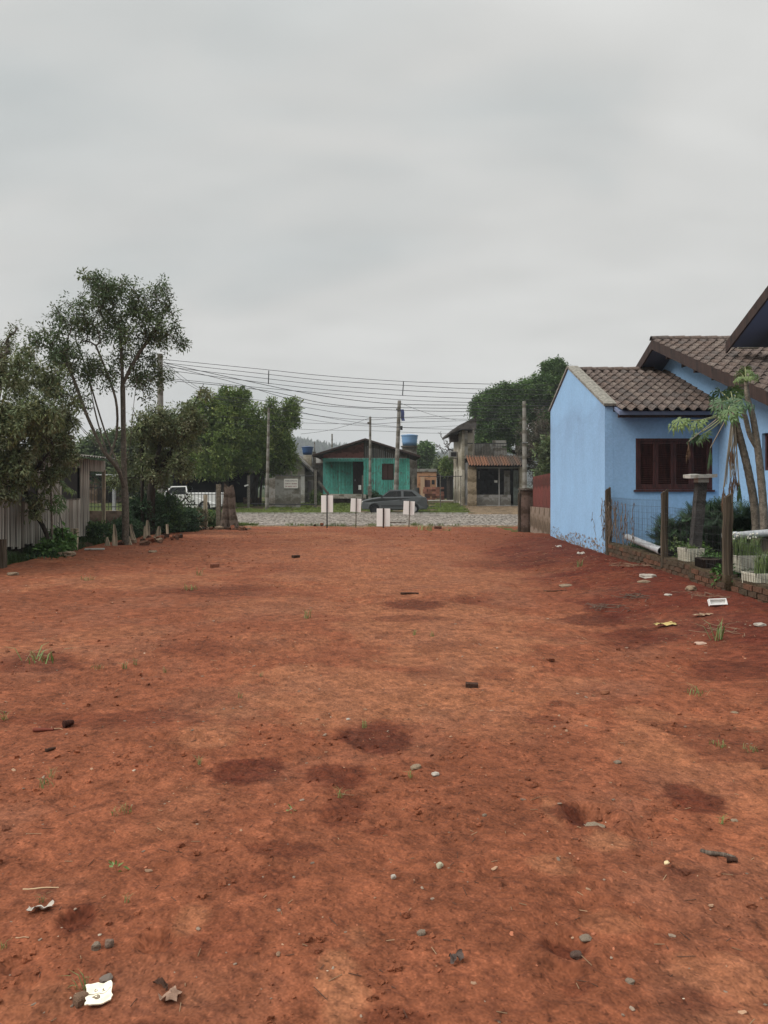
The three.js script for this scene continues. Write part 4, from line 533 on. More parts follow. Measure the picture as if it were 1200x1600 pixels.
{ // post with meter box before the porch, railing, barrel, small plants
  const m = thing('meter_post', 'short concrete post with a white meter box before the teal porch', 'meter post'); new MB().box(tx(566.5), -0.1, -D1 + 2, tx(569), ty(743), -D1 + 1.87).build('post', M.oldConcrete, m); new MB().box(tx(561.5), ty(765), -D1 + 2.05, tx(565.5), ty(758), -D1 + 1.88).build('meter_box', M.white, m); settle(m, tx(568), 0.05, -D1 + 2);
  const rl = thing('stair_rail', 'slanting grey handrail at the left end of the teal porch', 'handrail'); new MB().bar(V(tx(499), ty(752), -D1 + 0.8), V(tx(515), ty(772), -D1 + 1.1), 0.14).build('rail', M.oldConcrete, rl); new MB().bar(V(tx(514), 0, -D1 + 1.1), V(tx(514), ty(770), -D1 + 1.1), 0.1).build('post', M.oldConcrete, rl); settle(rl, tx(507), 0.1, -D1 + 1);
  const bl = thing('dark_barrel', 'tall dark grey barrel at the right corner of the teal house', 'barrel', [tx(650.5), 0.1, -D1 + 0.4]); mesh('barrel', new THREE.LatheGeometry([[0, 0], [0.19, 0], [0.2, 0.3], [0.21, 0.32], [0.2, 0.34], [0.2, 0.75], [0.21, 0.77], [0.2, 0.8], [0.2, 1.25], [0.17, 1.27], [0, 1.27]].map(q => new THREE.Vector2(...q)), 18), mat([0.06, 0.062, 0.06], 0.6, { map: rep(stainTex, 1) }), bl);
  const st = (label, px, t, b, d, w) => { const o = thing('yard_post', label, 'post', [PX(px, d), 0.05, -d], 'posts of the far yard fences'), h = PY(t, d) - 0.0; mesh('post', boxUV(jitter(new THREE.BoxGeometry(w, h, w, 2, 6, 2), 0.008, 5, px).translate(0, h / 2 - 0.05, 0)), M.oldConcrete, o); };
  st('square concrete post right of the dark car, at the teal house corner', 645.5, 743, 778, 54.6, 0.2); st('concrete fence post left of the teal house', 493, 735, 792, 50, 0.17); st('pale concrete fence post under the left trees, with a short arm', 388.5, 743, 790, 49.5, 0.16);
  const ar = thing('white_bracket', 'short white arm sticking out of the pale fence post', 'bracket'); new MB().bar(P(382, 759.5, 49.4), P(388, 757.5, 49.4), 0.09).build('arm', M.white, ar); settle(ar, PX(388, 49.4), PY(757.5, 49.4), -49.4);
  st('thin fence post in the grass right of the car', 688, 742, 792, 50.5, 0.06); st('leaning rail post by the driveway', 720, 744, 792, 51, 0.07);
  const rail = (label, a, b, w) => { const o = thing('fence_rail', label, 'fence rail', a.clone(), 'thin rails of the far yard fences'); const d = b.clone().sub(a); mesh('rail', boxUV(tubeGeo([V(0, 0, 0), d.clone().multiplyScalar(0.5).add(V(0, -0.03, 0)), d], [w, w, w], 5)), M.wire, o); };
  rail('upper rail of the fence before the sign wall', P(430, 742.5, 50), P(493, 743.5, 50), 0.025); rail('lower rail of the fence before the sign wall', P(392, 787, 49.6), P(493, 788, 49.8), 0.035); rail('upper rail of the fence right of the car', P(654, 744, 50.5), P(722, 744, 51), 0.025); rail('lower rail of the fence right of the car', P(672, 791.5, 50.5), P(722, 792, 51), 0.03);
  bush('dark_shrub', 'dark shrub at the foot of the poles before the teal house', [tx(583), 0.15, -54.2], 0.55, 0.45, 0.4, 130, cluster(18, 0.16, 0.13, 0.06, 5), DKG, 14);
  bush('dark_shrub', 'small shrub left of the teal porch steps', [tx(498), 0.15, -53.5], 0.4, 0.5, 0.4, 90, cluster(18, 0.16, 0.13, 0.06, 5), G2, 15);
}
// ------------------------------------------------------------------ utility poles, cables
function pole(label, base, top, r0, r1, extra) {
  const o = thing('utility_pole', label, 'utility pole', base.clone(), 'utility poles along the street'); const d = top.clone().sub(base); mesh('shaft', boxUV(tubeGeo([V(0, 0, 0), d.clone().multiplyScalar(0.5), d], [r0, (r0 + r1) / 2, r1], 10, true)), M.concrete, o); if (extra) extra(o, d); return o;
}
const foot = (px, d, y = 0) => V(PX(px, d), y, -d);
pole('leaning grey concrete pole rising behind the dark car roof', foot(617.5, 48.5, -0.05), P(624, 626, 48.5), 0.17, 0.11, (o, d) => {
  new MB().box(d.x - 0.2, d.y - 0.62, -0.02, d.x + 0.02, d.y - 0.5, 0.14).build('insulator_bracket', M.oldConcrete, o);
  const fl = new THREE.PlaneGeometry(0.22, 0.72, 3, 8), p = fl.attributes.position; for (let i = 0; i < p.count; i++) { p.setZ(i, Math.sin(p.getY(i) * 7) * 0.05 + p.getX(i) * 0.3); p.setX(i, p.getX(i) + p.getY(i) * -0.12 + Math.sin(p.getY(i) * 9) * 0.02); } fl.computeVertexNormals(); const f = mesh('cloth_strip', fl, mat([0.06, 0.075, 0.16], 0.9), o); f.position.set(d.x + 0.2, d.y - 0.92, 0.1);
  new MB().box(d.x + 0.06, d.y - 1.85, -0.05, d.x + 0.2, d.y - 1.6, 0.1).build('junction_box', M.black, o); new MB().bar(V(d.x + 0.14, d.y - 1.2, 0.1), V(d.x + 0.06, d.y - 1.6, 0.1), 0.025).build('bracket_wire', M.white, o);
});
pole('slim grey pole standing before the teal house door', foot(578, 50, -0.02), P(578.5, 651, 50), 0.10, 0.075, (o, d) => { new MB().box(-0.14, 0.9, 0.08, 0.12, 1.5, 0.16).build('meter_box', M.oldConcrete, o); new MB().box(-0.16, d.y - 0.5, -0.03, -0.05, d.y - 0.35, 0.05).build('insulator_bracket', M.oldConcrete, o); });
pole('tall thin pole in front of the sign wall and leafy tree', foot(417, 48.5, -0.1), P(420, 637, 48.5), 0.12, 0.075);
pole('tall grey pole rising above the round gate pillar', foot(820, 46, -0.1), P(819, 627, 46), 0.15, 0.11, (o, d) => { new MB().box(-0.16, d.y - 2.5, -0.05, 0.16, d.y - 2.44, 0.16).build('clamp', M.steel, o); });
pole('tall concrete pole half hidden behind the tallest left tree', foot(252, 32.6, -0.15), P(250, 553, 32.6), 0.16, 0.11);
pole('pale distant pole left of the teal roof ridge', foot(519, 95, 0), P(518.8, 678, 95), 0.12, 0.10);
pole('dark thin mast beside the dark blue water tank', foot(491.5, 60, 0), P(491.5, 691, 60), 0.05, 0.04);
{
  const wires = [
    ['topmost', 34, [[250, 561], [420, 578], [500, 586.5], [630, 596], [740, 599.5], [900, 602], [1060, 600]], 0.011], ['second', 34, [[250, 566], [420, 585], [500, 593.5], [630, 602], [740, 607.5], [900, 610], [1060, 608]], 0.011], ['third', 34, [[250, 572], [420, 592], [500, 601], [630, 610], [740, 614.5], [900, 617], [1060, 615]], 0.011], ['fourth', 34, [[250, 577], [420, 599], [500, 608], [630, 618], [740, 622.5], [900, 626], [1060, 624]], 0.011],
    ['fifth', 46, [[250, 590], [420, 607], [500, 614], [624, 624.5], [740, 629], [819, 630], [960, 628]], 0.014], ['sixth', 46, [[252, 566], [380, 594], [480, 614.5], [560, 626], [624, 631.5], [740, 633], [819, 634], [960, 632]], 0.018], ['seventh', 46, [[260, 594], [420, 611], [500, 629], [560, 636], [624, 637], [740, 638.5], [819, 640], [960, 638]], 0.017], ['eighth', 46, [[252, 569], [360, 596], [480, 630], [560, 637.5], [624, 641], [740, 643.5], [819, 644], [960, 641]], 0.015],
    ['ninth', 46, [[300, 615], [420, 627], [480, 637], [578, 652], [624, 652], [740, 649], [819, 648]], 0.012], ['tenth', 46, [[300, 618], [420, 633], [500, 650], [578, 656], [624, 653], [740, 655], [819, 652]], 0.012], ['eleventh', 46, [[330, 622], [480, 647], [578, 662], [624, 660], [740, 657], [819, 655]], 0.011], ['twelfth', 46, [[330, 628], [480, 655], [540, 663], [624, 668], [740, 671], [819, 668]], 0.010], ['thirteenth', 46, [[340, 650], [480, 661], [578, 663], [640, 668], [740, 664], [819, 660]], 0.010], ['fourteenth', 46, [[340, 660], [480, 671], [578, 673], [690, 677], [780, 674]], 0.009],
  ];
  for (const [n, d, pts, w] of wires) { const c = new THREE.CatmullRomCurve3(pts.map(([x, y]) => P(x, y, d))).getPoints(30), o = thing('overhead_cable', `${n} overhead cable counted from the top, above the teal house`, 'cable', c[0].clone(), 'overhead cables along the street'); mesh('cable', boxUV(tubeGeo(c.map(p => p.clone().sub(c[0])), c.map(() => w), 4)), M.wire, o); }
  const drop = (label, a, b, w = 0.011) => { const c = []; for (let i = 0; i <= 14; i++) { const p = a.clone().lerp(b, i / 14); p.y -= Math.sin(i / 14 * Math.PI) * a.distanceTo(b) * 0.02; c.push(p.sub(a)); } const o = thing('service_cable', label, 'cable', a.clone(), 'service cables to the houses'); mesh('cable', boxUV(tubeGeo(c, c.map(() => w), 4)), M.wire, o); };
  drop('service cable slanting from the leaning pole down to the grey two-storey house', P(624, 629, 48.4), P(712, 656, 54)); drop('service cable from the slim pole down to the left', P(578, 653, 49.9), P(470, 678, 58)); drop('service cable dropping left from the tall hidden pole over the round tree', P(251, 560, 32.6), P(345, 620, 46)); drop('steep service cable from the tall hidden pole to the low cables', P(251, 566, 32.6), P(335, 616, 47));
  const sp = (label, x0, y0, x1, y1) => { const o = thing('cable_spacer', label, 'cable spacer', P(x0, y0, 33.96), 'spacers on the top cables'); mesh('rod', boxUV(tubeGeo([V(0, 0, 0), P(x1, y1, 33.96).sub(P(x0, y0, 33.96))], [0.022, 0.022], 5, true)), M.wire, o); };
  sp('dark vertical spacer on the top cables above the leafy tree', 420, 579, 419.3, 600); sp('dark vertical spacer on the top cables above the leaning pole', 630.5, 596, 629, 618);
}
// ------------------------------------------------------------------ houses and tanks behind
{
  const d = 58, o = thing('white_gable_house', 'small white house with a steep grey gable roof behind the sign wall', 'house'), x = px => PX(px, d), y = py => PY(py, d), ax = x(463.5), ay = y(712);
  new MB().extrude(shp([[x(425), 0], [x(476), 0], [x(476), y(727)], [ax, ay - 0.1], [x(437), y(732)], [x(425), y(740)]]), 6, frontM(d)).build('wall', M.whiteWall, o); new MB().box(x(476), 0, -d - 0.3, x(489), y(737), -d - 5).build('side_wall', M.greyWall, o);
  const rf = new MB(); rf.extrude(shp([[x(420), y(742) + .1], [ax, ay], [ax, ay + 0.12], [x(420), y(742) + .22]]), 7, frontM(d - 0.5)); rf.extrude(shp([[ax, ay], [x(490.5), y(738)], [x(490.5), y(738) + 0.12], [ax, ay + 0.12]]), 7, frontM(d - 0.5)); const roof = rf.build('roof', mat([0.30, 0.29, 0.27], 0.95, { map: rep(stainTex, 0.6) }), o); new MB().extrude(shp([[ax, ay - 0.16], [x(490.5), y(738) - 0.16], [x(490.5), y(738)], [ax, ay]]), 0.06, frontM(d - 0.56)).build('barge_board', mat([0.05, 0.05, 0.048], 0.9), roof);
  new MB().box(x(480), 0.3, -d - 0.2, x(486), y(752), -d - 0.29).build('door', mat([0.08, 0.07, 0.07], 0.8), o);
  settle(o, x(455), 0.1, -d);
  const w = thing('sign_wall', 'grey concrete yard wall with a white painted end, left of the lawn', 'wall'), dd = 50.5, X = p => PX(p, dd), Y = p => PY(p, dd);
  new MB().box(X(430), -0.1, -dd, X(469.5), Y(743.5), -dd - 0.18).build('wall', M.greyWall, w); new MB().box(X(414), -0.1, -dd + 0.02, X(429.9), Y(747), -dd - 0.2).build('white_end', mat([0.44, 0.40, 0.365], 0.9, { map: rep(stainTex, 0.8) }), w); new MB().box(X(454), Y(743.5), -dd - 0.02, X(456.5), Y(736), -dd - 0.15).box(X(465), Y(743.5), -dd - 0.02, X(468), Y(737), -dd - 0.15).build('stub_posts', M.oldConcrete, w); settle(w, X(445), 0, -dd);
  const cv = document.createElement('canvas'); cv.width = 330; cv.height = 220; const k = cv.getContext('2d'); k.fillStyle = '#c9c5bd'; k.fillRect(0, 0, 330, 220); k.textAlign = 'center'; k.fillStyle = '#3a3538'; k.font = 'bold 46px sans-serif'; k.fillText('TABELIONATO', 165, 62, 290); k.fillStyle = '#5a2328'; k.fillText('CORTE E BARBA', 165, 128, 290); k.fillStyle = '#7a3a44'; k.fillText('99 9455-1477', 165, 194, 290);
  const ct = new THREE.CanvasTexture(cv); ct.colorSpace = THREE.SRGBColorSpace; const s = thing('wall_sign', 'white sign with three lines of dark lettering hung on the grey wall', 'sign', [X(454.8), Y(755.6), -dd + 0.03]); mesh('panel', new THREE.BoxGeometry(22 / FPX * dd, 15 / FPX * dd, 0.03), M.white, s); const fc = mesh('print', new THREE.PlaneGeometry(21.6 / FPX * dd, 14.6 / FPX * dd), new THREE.MeshStandardMaterial({ map: ct, roughness: 0.6 }), s); fc.position.z = 0.019;
}
function tank(label, px, d, yT, yB, wT, wB, color, tower) {
  const s = d / FPX, o = thing('water_tank', label, 'water tank', [PX(px, d), PY(yB, d), -d]), h = (yB - yT) * s, rT = wT / 2 * s, rB = wB / 2 * s; mesh('tank', new THREE.LatheGeometry([[0, 0], [rB, 0], [mix(rB, rT, .3), h * .3], [mix(rB, rT, .32) + .03, h * .33], [mix(rB, rT, .6), h * .6], [mix(rB, rT, .62) + .03, h * .63], [rT, h * 0.9]].map(q => new THREE.Vector2(...q)), 28), mat(color, 0.45), o); const lid = mesh('lid', new THREE.LatheGeometry([[rT + 0.05, h * 0.88], [rT + 0.07, h * 0.95], [rT * 0.9, h], [0, h * 1.08]].map(q => new THREE.Vector2(...q)), 28), mat(color.map(c => c * 0.75), 0.45), o); return [o, s];
}
tank('light blue plastic water tank on a round concrete tower behind the teal roof', 640, 66, 679.5, 696.5, 25, 22, [0.16, 0.30, 0.50]);
tank('dark blue water tank on a square tower left of the teal house', 480.5, 60, 698, 710.5, 17, 14, [0.025, 0.075, 0.19]);
{
  const t = thing('tank_tower', 'round concrete tower carrying the light blue tank', 'tower', [PX(640, 66), 0, -66]); const h = PY(696.8, 66); mesh('shaft', boxUV(new THREE.CylinderGeometry(0.62, 0.66, h, 20).translate(0, h / 2, 0)), mat([0.2, 0.185, 0.165], 0.95, { map: rep(stainTex, 0.7) }), t); mesh('deck', new THREE.CylinderGeometry(0.78, 0.74, 0.12, 20).translate(0, h - 0.07, 0), M.oldConcrete, t);
  const u = thing('tank_tower', 'square concrete tower carrying the dark blue tank', 'tower', [PX(481, 60), 0, -60]), h2 = PY(710.8, 60); mesh('shaft', boxUV(new THREE.BoxGeometry(0.62, h2 - .05, 0.62).translate(0, h2 / 2, 0)), M.creamWall, u); mesh('side_pier', boxUV(new THREE.BoxGeometry(0.24, h2 + 0.9, 0.3).translate(0.5, h2 / 2 - 0.2, 0)), M.oldConcrete, u);
  const w = thing('white_shed', 'pale shed wall glimpsed between the blue tank and the teal roof', 'shed'); new MB().box(PX(490, 62), 0, -62, PX(512, 62), PY(714, 62), -64).build('wall', M.whiteWall, w); new MB().box(PX(488, 62), PY(726, 62), -61.7, PX(513, 62), PY(723.5, 62), -62).build('canopy', M.darkTile, w); settle(w, PX(500, 62), 0, -62);
  const d = 78, X = p => PX(p, d), Y = p => PY(p, d), h3 = thing('orange_house', 'small orange plastered house with a flat grey parapet behind the car', 'house'); new MB().box(X(648), 0, -d, X(682), Y(737), -d - 5).build('wall', mat([0.46, 0.25, 0.14], 0.92, { map: rep(stainTex, 0.4) }), h3); new MB().box(X(647.5), Y(737), -d + 0.1, X(682.5), Y(732.5), -d - 5).build('parapet', M.greyWall, h3); new MB().box(X(664), 0.1, -d + 0.03, X(672), Y(750), -d + 0.001).build('door', mat([0.10, 0.04, 0.035], 0.8), h3); new MB().box(X(674.5), Y(757), -d + 0.03, X(679), Y(750), -d + 0.001).build('window', M.darkVoid, h3); new MB().box(X(657), 0, -d + 0.4, X(663), Y(745), -d + 0.06).build('pillar', mat([0.45, 0.30, 0.2], 0.9), h3); settle(h3, X(665), 0.1, -d);
  const bp = thing('brick_pile', 'stack of red bricks in front of the orange house', 'bricks', [X(673), 0.12, -72]), r = rng(2), gb = new THREE.BoxGeometry(0.36, 0.2, 0.24); for (let j = 0; j < 6; j++) for (let i = 0; i < 5; i++) { if (r() < 0.18) continue; const t = 0.5 + r(), q = mesh('brick', gb, mat([0.22 * t, 0.095 * t, 0.065 * t], 0.95), bp); q.position.set(-0.9 + i * 0.4 + (r() - .5) * 0.08, 0.1 + j * 0.21, (r() - .5) * 0.1); q.rotation.y = (r() - .5) * 0.2; }
  const cp = thing('concrete_path', 'pale concrete strip crossing behind the grass to the orange house', 'path'); new MB().box(PX(658, 68), 0.06, -67, PX(712, 68), 0.2, -70).build('slab', M.paleConcrete, cp); settle(cp, 4.5, 0.06, -68);
  const sh = thing('dark_shed', 'dark open shed behind the grass right of the orange house', 'shed'); new MB().box(PX(686, 80), 0, -80, PX(708, 80), PY(742, 80), -83).build('wall', M.darkVoid, sh); new MB().box(PX(684, 80), PY(742, 80), -79.4, PX(710, 80), PY(740, 80), -83).build('roof', M.oldConcrete, sh); settle(sh, PX(697, 80), 0, -80);
}
{ // grey two-storey house with balcony
  const d = 54, X = p => PX(p, d), Y = p => PY(p, d), o = thing('two_storey_house', 'grey weathered two-storey house with wide eaves right of the driveway grass', 'house'), xl = X(722), yT = Y(672), dB = 60.6;
  const wins = [[55.2, 55.9, Y(700), Y(680)], [56.6, 57.3, Y(763), Y(733)], [58.4, 59.2, Y(765), Y(735)]].map(([a, b, c, e]) => [[a, c], [b, c], [b, e], [a, e]]);
  new MB().extrude(shp([[d, 0], [dB, 0], [dB, yT], [d, yT]], wins), 0.18, sideM(xl)).box(xl + 0.18, 0, -d - 0.9, X(741), yT - 0.1, -d - 1.05).box(xl + 0.18, 0, -dB + 0.2, X(741), yT, -dB).box(X(741) - 0.15, 0, -d - 1.05, X(741), yT, -dB + 0.2).build('wall', M.creamWall, o);
  wins.forEach(w => { const m = new MB().box(xl + 0.12, w[0][1], -w[0][0], xl + 0.15, w[2][1], -w[1][0]).build('window', M.darkVoid, o); new MB().box(xl + 0.06, w[0][1], -w[0][0], xl + 0.119, w[2][1], -w[0][0] - 0.07).box(xl + 0.06, w[0][1] - 0.05, -w[0][0] - 0.07, xl + 0.119, w[0][1] + 0.03, -w[1][0]).build('frame', M.greyWood, m); });
  const rf = new MB(); rf.extrude(shp([[xl - 0.85, yT - 0.10], [xl - 0.3, yT + 0.28], [X(742), yT + 0.85], [X(742), yT + 0.01], [xl - 0.1, yT + 0.01], [xl - 0.85, yT - 0.26]]), 8.2, frontM(d - 0.9)); rf.build('roof', mat([0.09, 0.082, 0.075], 0.93, { map: rep(stainTex, 0.7) }), o);
  new MB().box(xl - 0.6, Y(686.5), -56.6, xl, Y(675), -57.6).build('window_canopy', M.darkTile, o);
  const ac = new MB().box(xl - 0.62, Y(711.5), -57.2, xl - 0.05, Y(702), -58.0).build('air_conditioner', mat([0.3, 0.3, 0.29], 0.7), o); new MB().box(xl - 0.5, Y(710), -57.17, xl - 0.12, Y(703.5), -57.199).build('grille', M.black, ac);
  const bk = new MB(); for (let i = 0; i < 5; i++) bk.bar(V(xl - 0.6 + i * 0.13, Y(713), -57), V(xl - 0.6 + i * 0.13, Y(722), -57), 0.03); bk.box(xl - 0.65, Y(714), -56.95, xl, Y(713), -58).build('balconet', M.oldConcrete, o);
  const sl = new MB().box(xl + 0.18, Y(717), -d + 1.1, X(812), Y(713), -d - 0.9).build('balcony', M.oldConcrete, o);
  const rl = new MB(); rl.bar(V(X(728), Y(694), -d + 1.0), V(X(790), Y(694), -d + 1.0), 0.06); for (let p = 738; p < 790; p += 2.4) rl.bar(V(X(p), Y(713), -d + 1.0), V(X(p), Y(694), -d + 1.0), 0.025); rl.build('railing', M.black, sl);
  new MB().box(X(736), Y(713), -d + 1.08, X(738.5), yT + 0.1, -d + 0.95).build('balcony_post', M.oldConcrete, sl); new MB().box(X(726.5), Y(712), -d - 0.86, X(733), Y(664), -d - 0.899).build('curtain_door', M.whiteWall, o); new MB().box(X(722.2), Y(713), -d - 0.5, X(726), yT, -d - 0.6).build('shutter_panel', mat([0.10, 0.09, 0.085], 0.9, { map: rep(woodTex, 1) }), o);
  new MB().box(X(741), Y(713), -d - 3.0, X(795), Y(690), -d - 3.15).build('balcony_back_wall', M.greyWall, o); new MB().box(X(753), Y(712.5), -d + 0.3, X(766), Y(698), -d - 0.3).build('water_box', M.oldConcrete, sl); new MB().box(X(771), Y(712.5), -d + 0.4, X(790), Y(700), -d - 0.2).build('washing_machine', M.concrete, sl); new MB().box(X(771), Y(697), -d, X(791), Y(688), -d - 0.6).build('storage_box', M.greyWall, sl);
  settle(o, X(730), 0.1, -d);
}
{ // garage with a terracotta canopy
  const d = 52, X = p => PX(p, d), Y = p => PY(p, d), o = thing('garage', 'open garage with a terracotta tiled canopy and metal gate behind the round pillar', 'garage'), g0 = 0.08;
  const pil = new MB(); pil.add(roughBox(X(744.5) - X(731.5), Y(727) - g0, 0.5, 0.03, 2, 4, 3, 10, 2), TRS((X(744.5) + X(731.5)) / 2, (Y(727) + g0) / 2, -d - 0.2, 0, 0, 0, 1)); pil.build('pillar', mat([0.36, 0.285, 0.2], 0.95, { map: rep(stainTex, 1.2), bumpMap: rep(bumpTex, 1), bumpScale: 0.02 }), o);
  new MB().box(X(812), g0 - .1, -d - 0.05, X(817), Y(727), -d - 0.5).build('pillar', M.creamWall, o); new MB().box(X(744), Y(728), -d - 0.1, X(817), Y(723), -d - 0.4).build('lintel', M.darkVoid, o);
  new MB().box(X(732), g0 - .1, -d - 0.5, X(735), Y(722), -d - 6).box(X(735), g0 - .1, -d - 5.8, X(820), Y(722), -d - 6).box(X(817), g0 - .1, -d - 0.5, X(820), Y(722), -d - 5.8).box(X(735), Y(723), -d - 0.45, X(817), Y(721.5), -d - 5.8).build('inner_wall', mat([0.15, 0.145, 0.14], 0.95, { map: rep(stainTex, .6) }), o);
  new MB().box(X(735), g0 - 0.06, -d - 0.5, X(817), g0 + 0.02, -d - 5.8).build('floor', M.concrete, o);
  const gt = new MB().box(X(745), g0 + 0.05, -d - 0.22, X(799), Y(773), -d - 0.25).build('gate', mat([0.30, 0.29, 0.275], 0.7, { map: rep(stainTex, 0.8) }), o); for (let p = 746; p < 800; p += 2.1) new MB().bar(V(X(p), Y(773), -d - 0.235), V(X(p), Y(731), -d - 0.235), 0.022).build('bar', M.black, gt);
  new MB().bar(V(X(745), Y(731), -d - 0.235), V(X(812), Y(731), -d - 0.235), 0.06).bar(V(X(780.5), g0, -d - 0.2), V(X(780.5), Y(731), -d - 0.2), 0.07).bar(V(X(745), g0 + 0.06, -d - 0.2), V(X(812), g0 + 0.06, -d - 0.2), 0.05).build('gate_frame', mat([0.35, 0.34, 0.33], 0.6), gt); new MB().box(X(773), Y(754), -d - 0.19, X(778), Y(750.5), -d - 0.2).build('notice', M.white, gt);
  new MB().box(X(790), g0, -d - 0.6, X(799), Y(735), -d - 0.8).build('inner_column', M.whiteWall, o); new MB().box(X(803), g0 + 0.05, -d - 0.24, X(811), Y(735), -d - 0.28).build('side_door', mat([0.13, 0.155, 0.145], 0.8, { map: rep(stainTex, .8) }), o);
  new MB().box(X(750), g0 + 0.02, -d - 3, X(758), 1.2, -d - 3.8).box(X(764), g0 + 0.02, -d - 2.5, X(772), 0.9, -d - 3.2).build('stored_boxes', mat([0.22, 0.2, 0.18], 0.9), o); new MB().box(X(754), Y(748), -d - 2.2, X(756), Y(735), -d - 2.3).build('hanging_cloth', M.white, o);
  const ca = new MB().extrude(shp([[51.2, Y(728.5)], [53.2, Y(712)], [53.2, Y(713)], [51.2, Y(729.5)]]), X(817) - X(731), sideM(X(731))).build('canopy', M.darkVoid, o), rr = rng(6), tl = [], up = V(0, Y(712) - Y(728.5), -2).normalize(), Zt = up.clone().negate(), Yt = Zt.clone().cross(V(1, 0, 0)).normalize();
  const terr = [[0.235, 0.115, 0.07], [0.18, 0.095, 0.06], [0.13, 0.08, 0.058], [0.09, 0.066, 0.052]].map(c => mat(c, 0.92, { map: rep(stainTex, 1.6) })), wt = waveTile(0.19, 0.5, 0.075, 4); const cols = Math.floor((X(817) - X(731)) / 0.19); for (let i = 0; i < cols; i++) { const l = []; for (let j = 0; j < 5; j++) l.push(wt.clone().applyMatrix4(new THREE.Matrix4().makeBasis(V(1, 0, 0), Yt, Zt).setPosition(V(X(731) + i * 0.19, Y(728.5) + 0.01, -51.15).addScaledVector(up, j * 0.42)))); mesh('tile_row', mergeGeometries(l), terr[Math.min(3, Math.floor(i / cols * 2.6 + rr() * 1.4))], ca); }
  settle(o, X(775), g0, -d);
}
